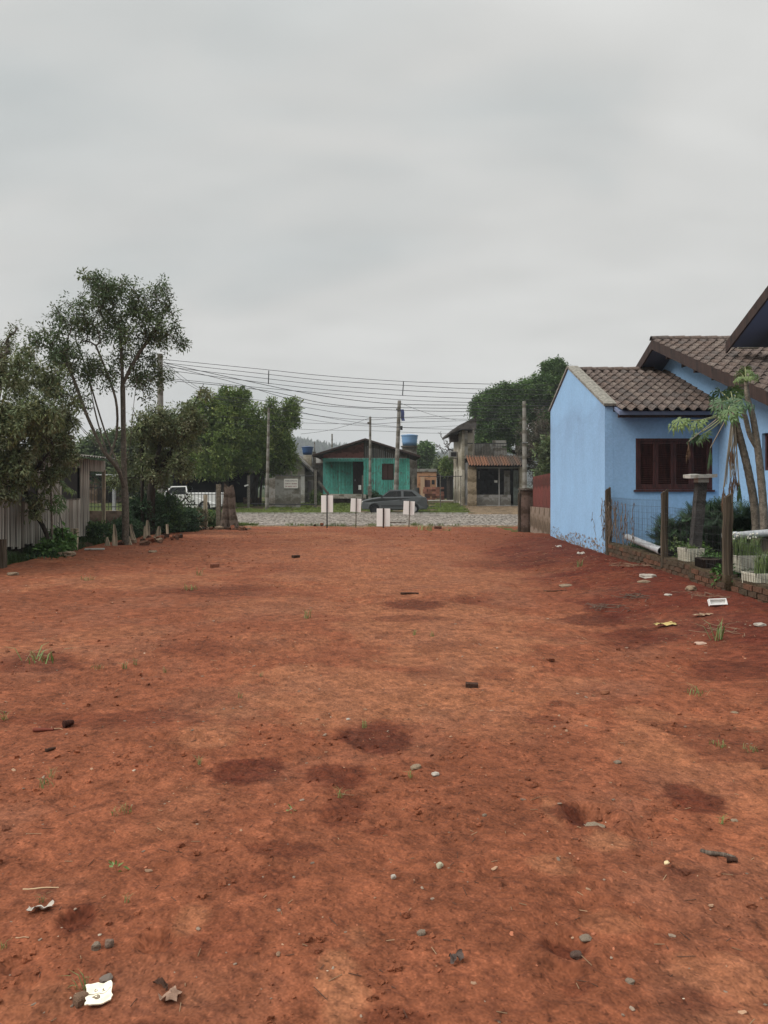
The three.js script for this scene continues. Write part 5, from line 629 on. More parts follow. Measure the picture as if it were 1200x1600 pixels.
// ------------------------------------------------------------------ vehicles
function vehicle(name, label, category, pos, turn, S) {             // local x runs from nose (0) to tail, y up, z across
  const o = thing(name, label, category, pos, undefined, turn), hw = S.width / 2, paint = pmat(S.paint, 0.42, { clearcoat: 0.3, clearcoatRoughness: 0.3, specularIntensity: 0.6 });
  const s = new THREE.Shape(); S.lower.forEach(([x, y], i) => i ? s.lineTo(x, y) : s.moveTo(x, y)); // underside with wheel arches, tail to nose
  for (const wx of S.wheels) { s.lineTo(wx - S.arch, 0.29); s.absarc(wx, 0.29, S.arch, Math.PI, 0, true); }
  s.closePath();
  let b = new MB(); const g = new THREE.ExtrudeGeometry(s, { depth: S.width - 0.14, bevelEnabled: true, bevelSize: 0.05, bevelThickness: 0.07, bevelSegments: 3, curveSegments: 14 }); g.translate(0, 0, -hw + 0.07); { const p = g.attributes.position; for (let i = 0; i < p.count; i++) { const x = p.getX(i), t = Math.min(sst(-0.05, 0.55, x), sst(-0.05, 0.5, S.length - x)); p.setZ(i, p.getZ(i) * (0.86 + 0.14 * t)); } g.computeVertexNormals(); }
  const body = b.add(g).build('body', paint, o);
  const lean = y => (y - S.belt) * 0.30; // tumblehome of the cabin sides
  for (const sd of [-1, 1]) {
    const fr = new THREE.ExtrudeGeometry(shp(S.cabin, S.glass), { depth: 0.04, bevelEnabled: false }), p = fr.attributes.position; for (let i = 0; i < p.count; i++) p.setZ(i, sd * (hw - 0.05 - lean(p.getY(i)) - p.getZ(i))); fr.computeVertexNormals(); new MB().add(fr).build('pillars', paint, body);
    for (const gl of S.glass) { const q = new THREE.ShapeGeometry(shp(gl)), pp = q.attributes.position; for (let i = 0; i < pp.count; i++) pp.setZ(i, sd * (hw - 0.07 - lean(pp.getY(i)))); q.computeVertexNormals(); mesh('window', q, M.glass, o); }
    new MB().box(S.mirror, S.belt + 0.0, sd * (hw - 0.03), S.mirror + 0.09, S.belt + 0.13, sd * (hw + 0.11)).build('mirror', M.black, o); if (S.handle) new MB().box(S.handle, S.belt - 0.12, sd * (hw - 0.01), S.handle + 0.14, S.belt - 0.085, sd * (hw + 0.02)).build('handle', M.black, o);
    const hl = new MB().box(-0.02, 0.60, sd * 0.34, 0.12, 0.74, sd * 0.63).build('headlight', pmat([0.7, 0.7, 0.66], 0.15, { clearcoat: 1 }), o); new MB().box(S.length - 0.10, 0.62, sd * 0.42, S.length + 0.012, 0.86, sd * 0.64).build('tail_light', mat([0.16, 0.012, 0.012], 0.3), o);
  }
  const [a, r1, r2, t] = S.roof, w = y => hw - 0.07 - lean(y), Q = (p, sd) => V(p[0], p[1], sd * w(p[1]));
  new MB().quad(Q(r1, -1), Q(r1, 1), Q(r2, 1), Q(r2, -1)).quad(Q(r1, -1).setY(r1[1] + .02), Q(r1, 1).setY(r1[1] + .02), Q(r2, 1).setY(r2[1] + .02), Q(r2, -1).setY(r2[1] + .02)).build('roof', paint, o); new MB().quad(Q(a, -1), Q(a, 1), Q(r1, 1), Q(r1, -1)).build('windscreen', M.glass, o); new MB().quad(Q(r2, -1), Q(r2, 1), Q(t, 1), Q(t, -1)).build('rear_window', M.glass, o);
  new MB().box(S.seat, 0.4, -hw + 0.15, S.seat + 0.15, 1.12, -0.08).box(S.seat, 0.4, 0.08, S.seat + 0.15, 1.12, hw - 0.15).box(S.seat + 0.02, 1.1, -hw + 0.3, S.seat + 0.12, 1.28, -0.25).box(S.seat + 0.02, 1.1, 0.25, S.seat + 0.12, 1.28, hw - 0.3).build('seats', mat([0.30, 0.27, 0.22], 0.9), o); new MB().box(S.cabin[0][0] + 0.12, 0.6, -hw + 0.1, S.cabin[0][0] + 0.4, S.belt + 0.03, hw - 0.1).build('dashboard', M.black, o);
  for (const wx of S.wheels) for (const sd of [-1, 1]) { const R = S.tyre, wl = mesh('wheel', new THREE.LatheGeometry([[R * 0.62, -0.09], [R * 0.92, -0.095], [R, -0.06], [R, 0.06], [R * 0.92, 0.095], [R * 0.62, 0.09]].map(q => new THREE.Vector2(...q)), 28).rotateX(Math.PI / 2), M.rubber, o); wl.position.set(wx, R, sd * (hw - 0.11)); const rm = new MB(); rm.add(new THREE.CylinderGeometry(R * 0.64, R * 0.64, 0.1, 24).rotateX(Math.PI / 2)); const rim = rm.build('rim', mat(wx === S.wheels[0] ? [0.03, 0.03, 0.032] : S.rim, 0.45, { metalness: 0.3 }), wl); for (let k = 0; k < 8; k++) rm.add(new THREE.CylinderGeometry(R * 0.07, R * 0.09, 0.02, 8).rotateX(Math.PI / 2).translate(Math.cos(k * .785) * R * 0.42, Math.sin(k * .785) * R * 0.42, sd * 0.055)); rim.geometry = rm.geo(); }
  new MB().box(S.cabin[0][0] + 0.3, 0.5, -hw + 0.12, S.cabin[S.cabin.length - 1][0] - 0.2, S.belt - 0.02, hw - 0.12).build('interior', M.black, o); new MB().box(0.5, 0.22, -hw + 0.2, S.length - 0.5, 0.34, hw - 0.2).build('underbody', M.black, o); new MB().box(-0.06, 0.34, -hw * 0.8, 0.05, 0.50, hw * 0.8).box(S.length - 0.06, 0.36, -hw * 0.8, S.length + 0.06, 0.52, hw * 0.8).build('bumper', mat([0.045, 0.047, 0.048], 0.7), o);
  new MB().box(S.wheels[0] + S.arch + 0.06, 0.44, -hw - 0.012, S.wheels[1] - S.arch - 0.06, 0.49, -hw).box(S.wheels[0] + S.arch + 0.06, 0.44, hw, S.wheels[1] - S.arch - 0.06, 0.49, hw + 0.012).build('side_trim', M.black, o); if (S.extra) S.extra(o, paint, hw);
  return o;
}
vehicle('hatchback_car', 'dark grey three-door hatchback parked before the teal house', 'car', [PX(565.5, 45.6), -0.13, -45.9], 0.02, {
  length: 3.85, width: 1.6, paint: [0.066, 0.072, 0.074], belt: 0.93, wheels: [0.73, 3.03], arch: 0.345, tyre: 0.29, rim: [0.42, 0.42, 0.42], mirror: 1.12, handle: 2.2, seat: 1.95,
  lower: [[3.78, 0.30], [3.83, 0.5], [3.81, 0.78], [3.72, 0.93], [3.5, 0.96], [1.1, 0.92], [0.6, 0.85], [0.14, 0.75], [0.02, 0.66], [0.0, 0.5], [0.04, 0.3]].map(p => [Math.min(3.79, Math.max(0.05, p[0])), p[1]]),
  cabin: [[0.98, 0.90], [1.62, 1.37], [1.8, 1.40], [2.9, 1.40], [3.1, 1.36], [3.66, 0.94]], glass: [[[1.16, 0.95], [1.62, 1.31], [2.3, 1.34], [2.3, 0.95]], [[2.44, 0.97], [2.44, 1.33], [2.92, 1.31], [3.3, 0.98]]], roof: [[0.98, 0.91], [1.66, 1.385], [3.02, 1.385], [3.66, 0.95]] });
vehicle('pickup_truck', 'white pickup truck parked under the trees behind the iron fence', 'pickup truck', [PX(222, 47.5), -0.1, -48.3], 0, {
  length: 5.1, width: 1.75, paint: [0.70, 0.70, 0.68], belt: 1.05, wheels: [0.9, 3.85], arch: 0.41, tyre: 0.36, rim: [0.4, 0.4, 0.4], mirror: 1.5, handle: 2.3, seat: 2.1,
  lower: [[5.0, 0.4], [5.04, 0.6], [5.04, 1.13], [2.9, 1.13], [2.86, 1.06], [1.3, 1.05], [0.25, 0.97], [0.06, 0.8], [0.05, 0.4]],
  cabin: [[1.2, 1.03], [1.75, 1.58], [2.7, 1.6], [2.84, 1.05]], glass: [[[1.42, 1.1], [1.8, 1.52], [2.65, 1.54], [2.72, 1.1]]], roof: [[1.2, 1.04], [1.8, 1.59], [2.7, 1.6], [2.84, 1.08]], extra: (o, p, hw) => { new MB().box(2.92, 1.1, -hw + 0.1, 5.0, 1.139, hw - 0.1).build('bed_cover', M.black, o); } });
// ------------------------------------------------------------------ left side: plank shack, iron fence, stump, posts
{
  const o = thing('plank_shack', 'old shack of weathered vertical grey planks on the left', 'shack'), r = rng(31), xw = -8.0, T = 2.26;
  const mats = [[0.74, 0.725, 0.65], [0.64, 0.62, 0.56], [0.57, 0.55, 0.50], [0.80, 0.78, 0.71], [0.48, 0.44, 0.385]].map(c => mat(c, 0.94, { map: rep(woodTex, 2.2, 0.6), bumpMap: rep(woodTex, 2.2, 0.6), bumpScale: 0.006 }));
  const body = new MB().box(xw - 0.06, 0.3, -13, xw - 3.5, T, -20.9).build('wall', M.darkVoid, o), holes = [[19.15, 20.15, 1.2, 2.0], [17.0, 17.75, 1.2, 1.62]];
  for (let d = 13.2; d < 20.88;) { const w = 0.10 + r() * 0.06, d1 = Math.min(d + w, 20.9), y0 = 0.2 + (r() - .5) * 0.09 + (20.9 - d) * 0.0, hole = holes.find(h => d1 > h[0] && d < h[1]), spans = hole ? [[y0, hole[2]], [hole[3], T]] : [[y0, T]]; const m = mats[Math.floor(r() * 5)], x = xw + r() * 0.018; for (const [a, b] of spans) { const g = roughBox(0.022, b - a, d1 - d - 0.008, 0.003, 6, d, 1, 6, 1), q = mesh('plank', g, m, body); q.position.set(x, (a + b) / 2, -(d + d1) / 2); q.rotation.x = (r() - .5) * 0.008; } d = d1 + 0.004; }
  for (let x = xw - 3.5; x < xw - 0.02; x += 0.145) { const q = mesh('plank', roughBox(0.137, T - 0.22 + (r() - .5) * 0.06, 0.022, 0.003, 6, x, 1, 6, 1), mats[Math.floor(r() * 5)], body); q.position.set(x + 0.07, (T + 0.2) / 2, -12.975 + r() * 0.012); }
  for (const h of holes) { const w = new MB().box(xw - 0.05, h[2], -h[0], xw - 0.02, h[3], -h[1]).build('window', M.black, o); new MB().box(xw - 0.02, h[2] - 0.03, -h[0] + 0.02, xw + 0.03, h[2], -h[1] - 0.02).box(xw - 0.02, h[3], -h[0] + 0.02, xw + 0.03, h[3] + 0.05, -h[1] - 0.02).build('frame', M.greyWood, w); }
  new MB().box(xw - 0.1, -0.1, -13, xw - 3.4, 0.28, -20.8).build('foundation', mat([0.05, 0.035, 0.028], 0.97, { map: rep(stainTex, 1) }), o);
  // corrugated, lichen-grown roof sheets
  const sheets = new THREE.Group(); sheets.name = 'roof'; o.add(sheets); const sm = [mat([0.20, 0.19, 0.17], 0.97, { map: rep(stainTex, 2) }), mat([0.27, 0.26, 0.235], 0.97, { map: rep(stainTex, 1.4) })];
  for (let k = 0; k < 9; k++) { const g = new THREE.PlaneGeometry(1.06, 4.3, 36, 2), p = g.attributes.position; for (let i = 0; i < p.count; i++) p.setZ(i, Math.sin(p.getX(i) / 1.06 * Math.PI * 12) * 0.022); g.computeVertexNormals(); const q = mesh('roof_sheet', boxUV(g), sm[k % 2], sheets); q.position.set(xw - 1.75, 2.52, -13.2 - k * 1.03); q.rotation.set(-Math.PI / 2, 0, Math.PI / 2, 'YXZ'); q.rotation.order = 'ZYX'; q.rotation.set(-Math.PI / 2, 0.10, 0); q.rotation.set(-Math.PI / 2, 0, 0); q.geometry = q.geometry.clone().rotateZ(Math.PI / 2).rotateY(0.12); q.position.y = 2.52 + k * 0.004 + (k % 2) * 0.008; }
  new MB().box(xw - 0.02, 1.93, -20.95, xw + 0.01, 2.24, -22.1).build('porch_header', mats[1], o); new MB().box(xw - 0.05, -0.1, -21.98, xw + 0.03, 1.98, -22.06).build('porch_post', M.paleWood, o); new MB().box(xw - 3.4, 0.1, -21, xw - 0.05, 0.22, -22.2).build('porch_floor', M.oldConcrete, o);
  settle(o, xw, 0.1, -17);
}
function ironFence(label, x0, x1, d, y0, y1, yw, wallMat) {
  const o = thing('iron_fence', label, 'fence', [(x0 + x1) / 2, -0.2, -d], 'iron street fences'), c = (x0 + x1) / 2, g = boxUV(new THREE.CylinderGeometry(0.012, 0.012, y1 - y0 + 0.12, 6)), tip = boxUV(new THREE.ConeGeometry(0.022, 0.07, 5));
  for (let x = x0 + 0.05; x < x1; x += 0.14) { const b = mesh('bar', g, M.black, o); b.position.set(x - c, (y0 + y1) / 2 + 0.2, 0); const t = mesh('spike', tip, M.black, b); t.position.y = (y1 - y0) / 2 + 0.09; }
  for (const y of [y0 + 0.08, y1 - 0.06]) new MB().box(x0 - c, y + 0.19, -0.012, x1 - c, y + 0.22, 0.012).build('rail', M.black, o); new MB().box(x0 - c, 0, -0.07, x1 - c, yw + 0.2, 0.07).build('base_wall', wallMat, o);
}
ironFence('black iron fence on a low wall seen right of the plank shack', -12.4, -8.7, 31.4, 0.58, 1.50, 0.5, mat([0.085, 0.06, 0.045], 0.95, { map: rep(stainTex, 1) }));
ironFence('black iron fence in front of the white pickup truck', -8.6, -6.35, 31.4, 0.66, 1.24, 0.45, mat([0.16, 0.135, 0.105], 0.95, { map: rep(stainTex, 1) }));
{
  const d = 27.9, o = thing('tree_stump', 'tall broken tree stump with reddish fibrous bark at the street corner of the lot', 'tree stump', [PX(358, d), -0.15, -d]), g = new THREE.CylinderGeometry(0.13, 0.30, 1.72, 26, 22), p = g.attributes.position;
  for (let i = 0; i < p.count; i++) { let x = p.getX(i), y = p.getY(i), z = p.getZ(i); const a = Math.atan2(z, x), k = 1.08 + (vn(Math.cos(a) * 1.6 + 20, Math.sin(a) * 1.6 + y * 0.9) - 0.5) * 0.7 + (vn(Math.cos(a) * 7 + 50, Math.sin(a) * 7 + y * 0.8) - 0.5) * 0.5; x *= k; z *= k; if (y > 0.7) y += (vn(x * 15 + 5, z * 15) - 0.55) * 0.35 - Math.max(0, -x) * 0.9 * (y - 0.7); p.setXYZ(i, x - y * 0.03, y + 0.86, z); } g.computeVertexNormals();
  mesh('trunk', boxUV(g), mat([0.165, 0.125, 0.10], 0.97, { map: rep(stainTex, 2.5), bumpMap: rep(woodTex, 2, 0.5), bumpScale: 0.03 }), o);
  const cp = (label, px, t, b, w, dd, m, lean = 0) => { const q = thing('boundary_post', label, 'post', [PX(px, dd), PY(b, dd) - 0.1, -dd], 'posts at the left edge of the lot'), h = PY(t, dd) - PY(b, dd) + 0.1; mesh('post', boxUV(jitter(new THREE.BoxGeometry(w, h, w, 2, 9, 2), w * 0.06, 6, px).translate(0, h / 2, 0)), m, q); q.rotation.z = lean; };
  cp('tall square concrete post touching the tree stump', 341.5, 757, 829, 0.155, 28.0, mat([0.27, 0.235, 0.185], 0.95, { map: rep(speckTex, 3) })); cp('shorter concrete post left of the tall one by the stump', 321, 773, 823, 0.13, 28.6, M.paleWood); cp('thin stick post in the weeds left of the stump', 311, 797, 830, 0.05, 27.5, M.paleWood, 0.02); cp('thin pale stake standing at the end of the broken planks', 262, 819, 839, 0.06, 23.6, M.paleWood, 0.04); cp('thick pale stub post before the shack window', 116, 826, 857, 0.14, 18.8, M.paleWood, -0.02); cp('leaning brown post at the left edge of the picture', 2, 843, 885, 0.16, 14.6, M.post, 0.03);
}
{ // broken pickets
  const list = [['narrow broken picket, first of the row right of the shack', 162, 828, 845, 4.5, 21, 0.05], ['short wide broken plank next to the narrow picket', 168, 839, 855, 9, 19.7, 0.0], ['tall bottle-shaped broken picket, sharpest of the row', 180, 818, 855, 8, 19.7, -0.02], ['short jagged plank at the foot of the tall left tree', 203, 838, 853, 9.5, 20.2, -0.12], ['picket leaning right just past the tall left tree', 211, 818, 847, 7.5, 20.9, -0.2], ['tall double plank in the middle of the broken row', 230.5, 812, 845, 9, 21.4, 0.0], ['narrow plank touching the tall double plank', 226, 822, 845, 4, 21.2, 0.03], ['wide slanted broken picket, last before the stakes', 245, 822, 844, 9, 21.9, 0.14]];
  list.forEach(([label, px, t, b, w, d, lean], k) => { const s = d / FPX, h = (b - t) * s + 0.12, W = w * s, r = rng(k + 3), o = thing('broken_picket', label, 'plank', [PX(px, d), PY(b, d) - 0.12, -d], 'broken pickets along the left edge'); const sh = shp([[-W / 2, 0], [W / 2, 0], [W * (0.42 + r() * .1), h * 0.45], [W * (0.25 + r() * 0.2), h * 0.72], [W * 0.3 * r(), h], [-W * 0.18, h * (0.93 + r() * .07)], [-W * (0.25 + r() * 0.2), h * 0.7], [-W * 0.5, h * 0.4]]); const m = new MB().extrude(sh, 0.025).build('plank', M.paleWood, o); o.rotation.set((r() - .5) * 0.2, (r() - .5) * 0.5, -lean); });
}
// ------------------------------------------------------------------ trees and shrubs
const L_mid = cluster(18, 0.16, 0.095, 0.042, 31, 0.4, 0.35), L_small = cluster(22, 0.15, 0.07, 0.036, 32, 0.2, 0.15), L_far = cluster(18, 0.28, 0.19, 0.09, 33), L_droop = cluster(20, 0.13, 0.105, 0.034, 34, 0.5, 0.6), L_big = cluster(16, 0.5, 0.34, 0.17, 35);
const sub = (...p) => { p.from = 1; return p; };
{
  const D = 20.2, q = (x, y, z = 0) => P(x, y, D + z), base = P(196, 851, D); base.y = -0.12;
  tree('tall_tree', 'tallest slender tree with an open dark crown on the left', { base, seed: 11, R: 0.095, r0: 0.006, minT: 0.5, lift: 0.1, wig: 0.2,
    trunks: [[base.clone(), q(196, 800), q(194, 740), q(193, 690), q(192, 620), q(190, 560), q(187, 515)], sub(q(195, 765), q(184, 732, -.3), q(162, 705, -.5), q(146, 672, -.6), q(132, 640, -.7), q(118, 600, -.8), q(106, 570, -.8)), sub(q(150, 690, -.5), q(128, 668, -.2), q(108, 640, 0), q(85, 600, .2)), sub(q(193, 690), q(212, 655, .3), q(222, 620, .5), q(232, 596, .6)), sub(q(172, 712, -.4), q(182, 680, -.2), q(182, 630, -.4), q(170, 590, -.4), q(150, 540, -.4)), sub(q(188, 735, -.1), q(166, 680, .3), q(150, 630, .4), q(134, 575, .4), q(118, 530, .4)), sub(q(180, 728, -.3), q(140, 685, .1), q(104, 640, .2), q(70, 585, .2)), sub(q(194, 735), q(204, 690, -.4), q(208, 640, -.5), q(214, 590, -.5)), sub(q(166, 705, -.5), q(150, 650, -.2), q(140, 600, -.1)), sub(q(192, 600), q(212, 560), q(236, 525, .2), q(255, 495, .3))],
    blobs: [[165, 462, D, 48, 30, 0.9, 105, .5], [225, 478, D, 50, 34, 0.9, 120, .5], [250, 520, D + .2, 34, 26, 0.7, 60], [190, 515, D, 70, 35, 1.0, 105, .5], [120, 500, D - .5, 38, 30, 0.8, 70], [85, 545, D - .7, 46, 32, 0.8, 95], [130, 565, D - .6, 50, 26, 0.9, 60], [232, 592, D + .6, 30, 34, 0.6, 80], [200, 570, D, 50, 26, 0.7, 36], [150, 610, D - .5, 46, 40, .6, 40], [110, 620, D - .4, 40, 36, .6, 34], [275, 545, D + .2, 14, 14, 0.3, 10], [150, 440, D, 16, 12, .3, 18]],
    bark: barkPale, leaf: L_mid, per: 2, spread: 0.14, scale: 0.82, colors: G1, along: 0.08, clump: 0.5, leafy: 0.72 });
  const e = 17.1, w = (x, y, z = 0) => P(x, y, e + z), b2 = P(78, 858, e); b2.y = 0;
  tree('spreading_tree', 'wide bushy tree with drooping leaves hanging over the plank shack', { base: b2, seed: 12, R: 0.05, r0: 0.005, minT: 0.4, lift: 0.25,
    trunks: [[b2.clone(), w(72, 832), w(58, 806), w(46, 785), w(34, 740, -.3), w(25, 690, -.4)], [w(99, 846, .2), w(96, 815, .2), w(90, 800), w(62, 795), w(50, 792)].map((p, i) => { if (!i) p.y = -0.05; return p; }), sub(w(50, 792), w(30, 770, .4), w(0, 740, .6), w(-30, 700, .7)), sub(w(40, 760), w(66, 720, -.5), w(90, 690, -.6))],
    blobs: [[20, 650, e - 1.5, 80, 66, 0.9, 250, .45], [75, 690, e, 48, 48, 0.9, 130, .45], [-30, 620, e - 1.6, 60, 60, 1, 60], [5, 725, e - 1.6, 60, 38, 0.7, 110], [60, 735, e - .2, 50, 28, 0.7, 70], [45, 785, e - .3, 24, 20, 0.3, 14], [60, 600, e, 50, 28, .7, 60], [15, 585, e - 1.2, 34, 30, .6, 44], [45, 565, e, 24, 20, .5, 24], [98, 655, e, 30, 30, .6, 60], [92, 702, e, 32, 22, .5, 60], [-5, 772, e - 1.9, 24, 34, .4, 34]],
    bark: barkDark, leaf: L_droop, per: 2, spread: 0.12, scale: 0.9, colors: OL, along: 0.2 });
  const b3 = P(-20, 850, 19); b3.y = 0;
  tree('bare_tree', 'nearly leafless twiggy tree top at the far left edge', { base: b3, seed: 13, R: 0.09, r0: 0.007, minT: 0.5, lift: 0.15, trunks: [[b3.clone(), P(-15, 720, 19), P(-5, 620, 19), P(8, 570, 19)]], blobs: [[10, 545, 19, 34, 40, 0.6, 50, .6], [-30, 560, 19, 40, 40, .6, 20]], bark: barkPale, leaf: L_mid, per: 0.4, spread: 0.1, scale: 0.6, colors: OL, along: 0.08 });
  const f = 24.2, t = (x, y, z = 0) => P(x, y, f + z), b4 = P(223, 835, f); b4.y = -0.05;
  tree('olive_tree', 'greyish green tree with two dark trunks right of the tallest tree', { base: b4, seed: 14, R: 0.13, r0: 0.007, minT: 0.45, lift: 0.15, wig: 0.2,
    trunks: [[b4.clone(), t(222, 790), t(222, 720), t(218, 670), t(208, 640)], [t(236, 835, .2), t(236, 780), t(240, 735), t(252, 690), t(262, 655)].map((p, i) => { if (!i) p.y = -0.05; return p; }), sub(t(238, 760), t(262, 715, .3), t(285, 680, .4), t(300, 640, .4), t(318, 600, .4)), sub(t(222, 700), t(228, 660), t(236, 640))],
    blobs: [[250, 668, f, 48, 40, 1.0, 130, .5], [280, 690, f + .3, 40, 50, 1.0, 130, .5], [225, 700, f + .4, 40, 40, .8, 70], [262, 735, f + .3, 50, 30, 1, 90], [300, 650, f + .3, 24, 24, .6, 40], [318, 606, f + .4, 5, 12, .15, 7], [205, 745, f + .8, 40, 34, .6, 60]],
    bark: barkDark, leaf: L_mid, per: 3, spread: 0.17, scale: 0.95, colors: OL, along: 0.25 });
  const g = 51, u = (x, y, z = 0) => P(x, y, g + z), b5 = P(352, 795, g); b5.y = 0;
  tree('round_tree', 'dense round green tree above the white pickup truck', { base: b5, seed: 15, R: 0.28, r0: 0.012, minT: 0.6, trunks: [[b5.clone(), u(352, 770), u(350, 745), u(350, 700)]],
    blobs: [[350, 705, g, 62, 45, 2.4, 300, .3], [340, 660, g, 48, 40, 2.0, 200, .3], [375, 665, g, 40, 46, 2.0, 200, .3], [395, 690, g, 34, 42, 1.8, 150, .3], [330, 722, g - 1, 50, 26, 1.6, 150, .3], [365, 625, g, 22, 12, .7, 40, .4], [300, 690, g, 40, 40, 1.6, 120, .3]], bark: barkDark, leaf: L_far, per: 4, spread: 0.35, scale: 1, colors: G2, along: 0.1 });
  const b6 = P(399, 792, 52.5), v = (x, y, z = 0) => P(x, y, 52.5 + z); b6.y = 0.05;
  tree('loose_tree', 'lighter loose tree with sprouting top behind the thin pole', { base: b6, seed: 16, R: 0.2, r0: 0.012, minT: 0.4, lift: 0.2, trunks: [[b6.clone(), v(397, 765), v(405, 735), v(425, 700), v(432, 670)], [v(406, 790), v(408, 760), v(412, 735)].map((p, i) => { if (!i) p.y = 0; return p; })],
    blobs: [[430, 690, 52.5, 34, 40, 1.6, 170, .35], [440, 720, 52.5, 30, 24, 1.4, 110, .35], [410, 715, 52.5, 34, 30, 1.4, 100, .35], [446, 655, 52.5, 22, 24, 1, 60], [462, 660, 52.5, 14, 18, .8, 30], [455, 635, 52.5, 10, 8, .5, 12], [425, 640, 52.5, 12, 14, .6, 18]], bark: barkDark, leaf: L_far, per: 3, spread: 0.3, scale: 0.9, colors: G2, along: 0.2 });
  const h = 66, y = (a, b, z = 0) => P(a, b, h + z), b7 = P(815, 790, h); b7.y = 0.1;
  tree('large_tree', 'large dark green tree crown rising behind the garage', { base: b7, seed: 17, R: 0.45, r0: 0.02, minT: 0.4, trunks: [[b7.clone(), y(815, 740), y(812, 690), y(810, 650)]],
    blobs: [[775, 660, h, 42, 52, 2.6, 330, .28], [800, 625, h, 50, 26, 2.4, 260, .28], [850, 620, h, 50, 34, 2.6, 260, .28], [868, 592, h, 26, 26, 1.6, 120, .3], [860, 575, h, 10, 12, .7, 30], [885, 630, h, 40, 60, 2.4, 200, .3], [760, 630, h, 22, 20, 1.6, 100, .3], [765, 695, h, 28, 22, 2, 140, .3], [815, 665, h, 50, 40, 2.4, 160, .3]], bark: barkDark, leaf: L_big, per: 5, spread: 0.42, scale: 0.6, colors: G3, along: 0.1 });
  const b8 = P(845, 770, 58); b8.y = 0.1; const z = (a, b, c = 0) => P(a, b, 58 + c);
  tree('dry_tree', 'dense leafless brown tree tangled with dry vines behind the grey pole', { base: b8, seed: 18, R: 0.2, r0: 0.016, minT: 0.3, wig: 0.5, trunks: [[b8.clone(), z(845, 730), z(842, 690), z(838, 660)], [z(870, 770), z(868, 720), z(862, 680)].map((p, i) => { if (!i) p.y = 0; return p; })],
    blobs: [[838, 690, 58, 40, 46, 1.6, 300, .6], [862, 700, 58, 30, 50, 1.4, 220, .6], [820, 715, 58, 26, 26, 1.2, 120, .6], [850, 745, 58, 34, 24, 1.2, 140, .6]], bark: mat([0.13, 0.105, 0.085], 0.97), leaf: L_far, per: 1.2, spread: 0.3, scale: 0.55, colors: [[0.10, 0.085, 0.06], [0.06, 0.065, 0.035], [0.12, 0.10, 0.075]], along: 0.25 });
  const far = (label, px, py, d, rx, ry, n, colors, seed, leaf = L_big, sc = 1) => { const b = V(PX(px, d), 0, -d); tree('background_tree', label, { base: b, seed, R: 0.3, r0: 0.03, minT: 0.3, trunks: [[b.clone(), P(px, py + ry * 0.6, d), P(px, py, d)]], blobs: [[px, py, d, rx, ry, rx / FPX * d, n, .3], [px - rx * .3, py + ry * .3, d, rx * .8, ry * .6, rx / FPX * d * .8, n * .5, .3]], bark: barkDark, leaf, per: 3, spread: 0.4, scale: sc, colors, along: 0, group: 'trees in the distance' }); };
  far('dark rounded tree behind the light blue water tank', 662, 718, 98, 20, 19, 260, G3, 51, L_big, 1.2); far('bright green shrub beyond the grass beside the two-storey house', 703, 728, 72, 11, 13, 120, G2, 52, L_far, 1); far('small dark tree left of the bright shrub', 690, 733, 86, 9, 14, 70, G1, 53, L_big, .8); far('dark tree filling the gap behind the plank shack porch', 175, 720, 62, 60, 44, 260, G1, 54); far('broad tree behind the two dark trunks on the left', 255, 738, 64, 60, 40, 300, G1, 55); far('dark tree seen through the left crown', 90, 735, 60, 60, 40, 220, G1, 56); far('dark shrubby tree behind the round tree', 330, 745, 60, 55, 28, 220, G1, 57); far('tree top between the round and the loose tree', 395, 728, 64, 40, 36, 220, G3, 58);
  far('dark tree behind the sheet fence next to the blue house', 872, 720, 50, 26, 40, 200, G1, 59, L_far, 1.3);
  const b9 = P(712, 760, 80); b9.y = 0; tree('leafless_tree', 'leafless tree with fine branches left of the two-storey house', { base: b9, seed: 19, R: 0.10, r0: 0.016, minT: 0.4, wig: 0.3, trunks: [[b9.clone(), P(711, 725, 80), P(708, 700, 80)]], blobs: [[694, 690, 80, 18, 24, 1.2, 90, .6], [704, 675, 80, 12, 20, 1, 40, .6]], bark: mat([0.12, 0.11, 0.1], 0.95), bare: true });
}
{ // leafless tangle before the pickup cab
  const d = 27.2, b = V(PX(272, d), -0.1, -d), p = (x, y, z = 0) => P(x, y, d + z);
  tree('twiggy_shrub', 'leafless tangled shrub in front of the white pickup cab', { base: b, seed: 23, R: 0.07, r0: 0.006, minT: 0.2, wig: 0.7, trunks: [[b.clone(), p(274, 800), p(270, 780), p(262, 768)], sub(p(273, 795), p(288, 780), p(293, 766))], blobs: [[252, 776, d, 30, 22, .4, 170, .6], [285, 782, d, 22, 22, .4, 90, .6]], bark: barkDark, leaf: L_small, per: 1, spread: 0.08, scale: 0.5, colors: G1, along: 0.1, leafy: 0.5, category: 'shrub' });
}
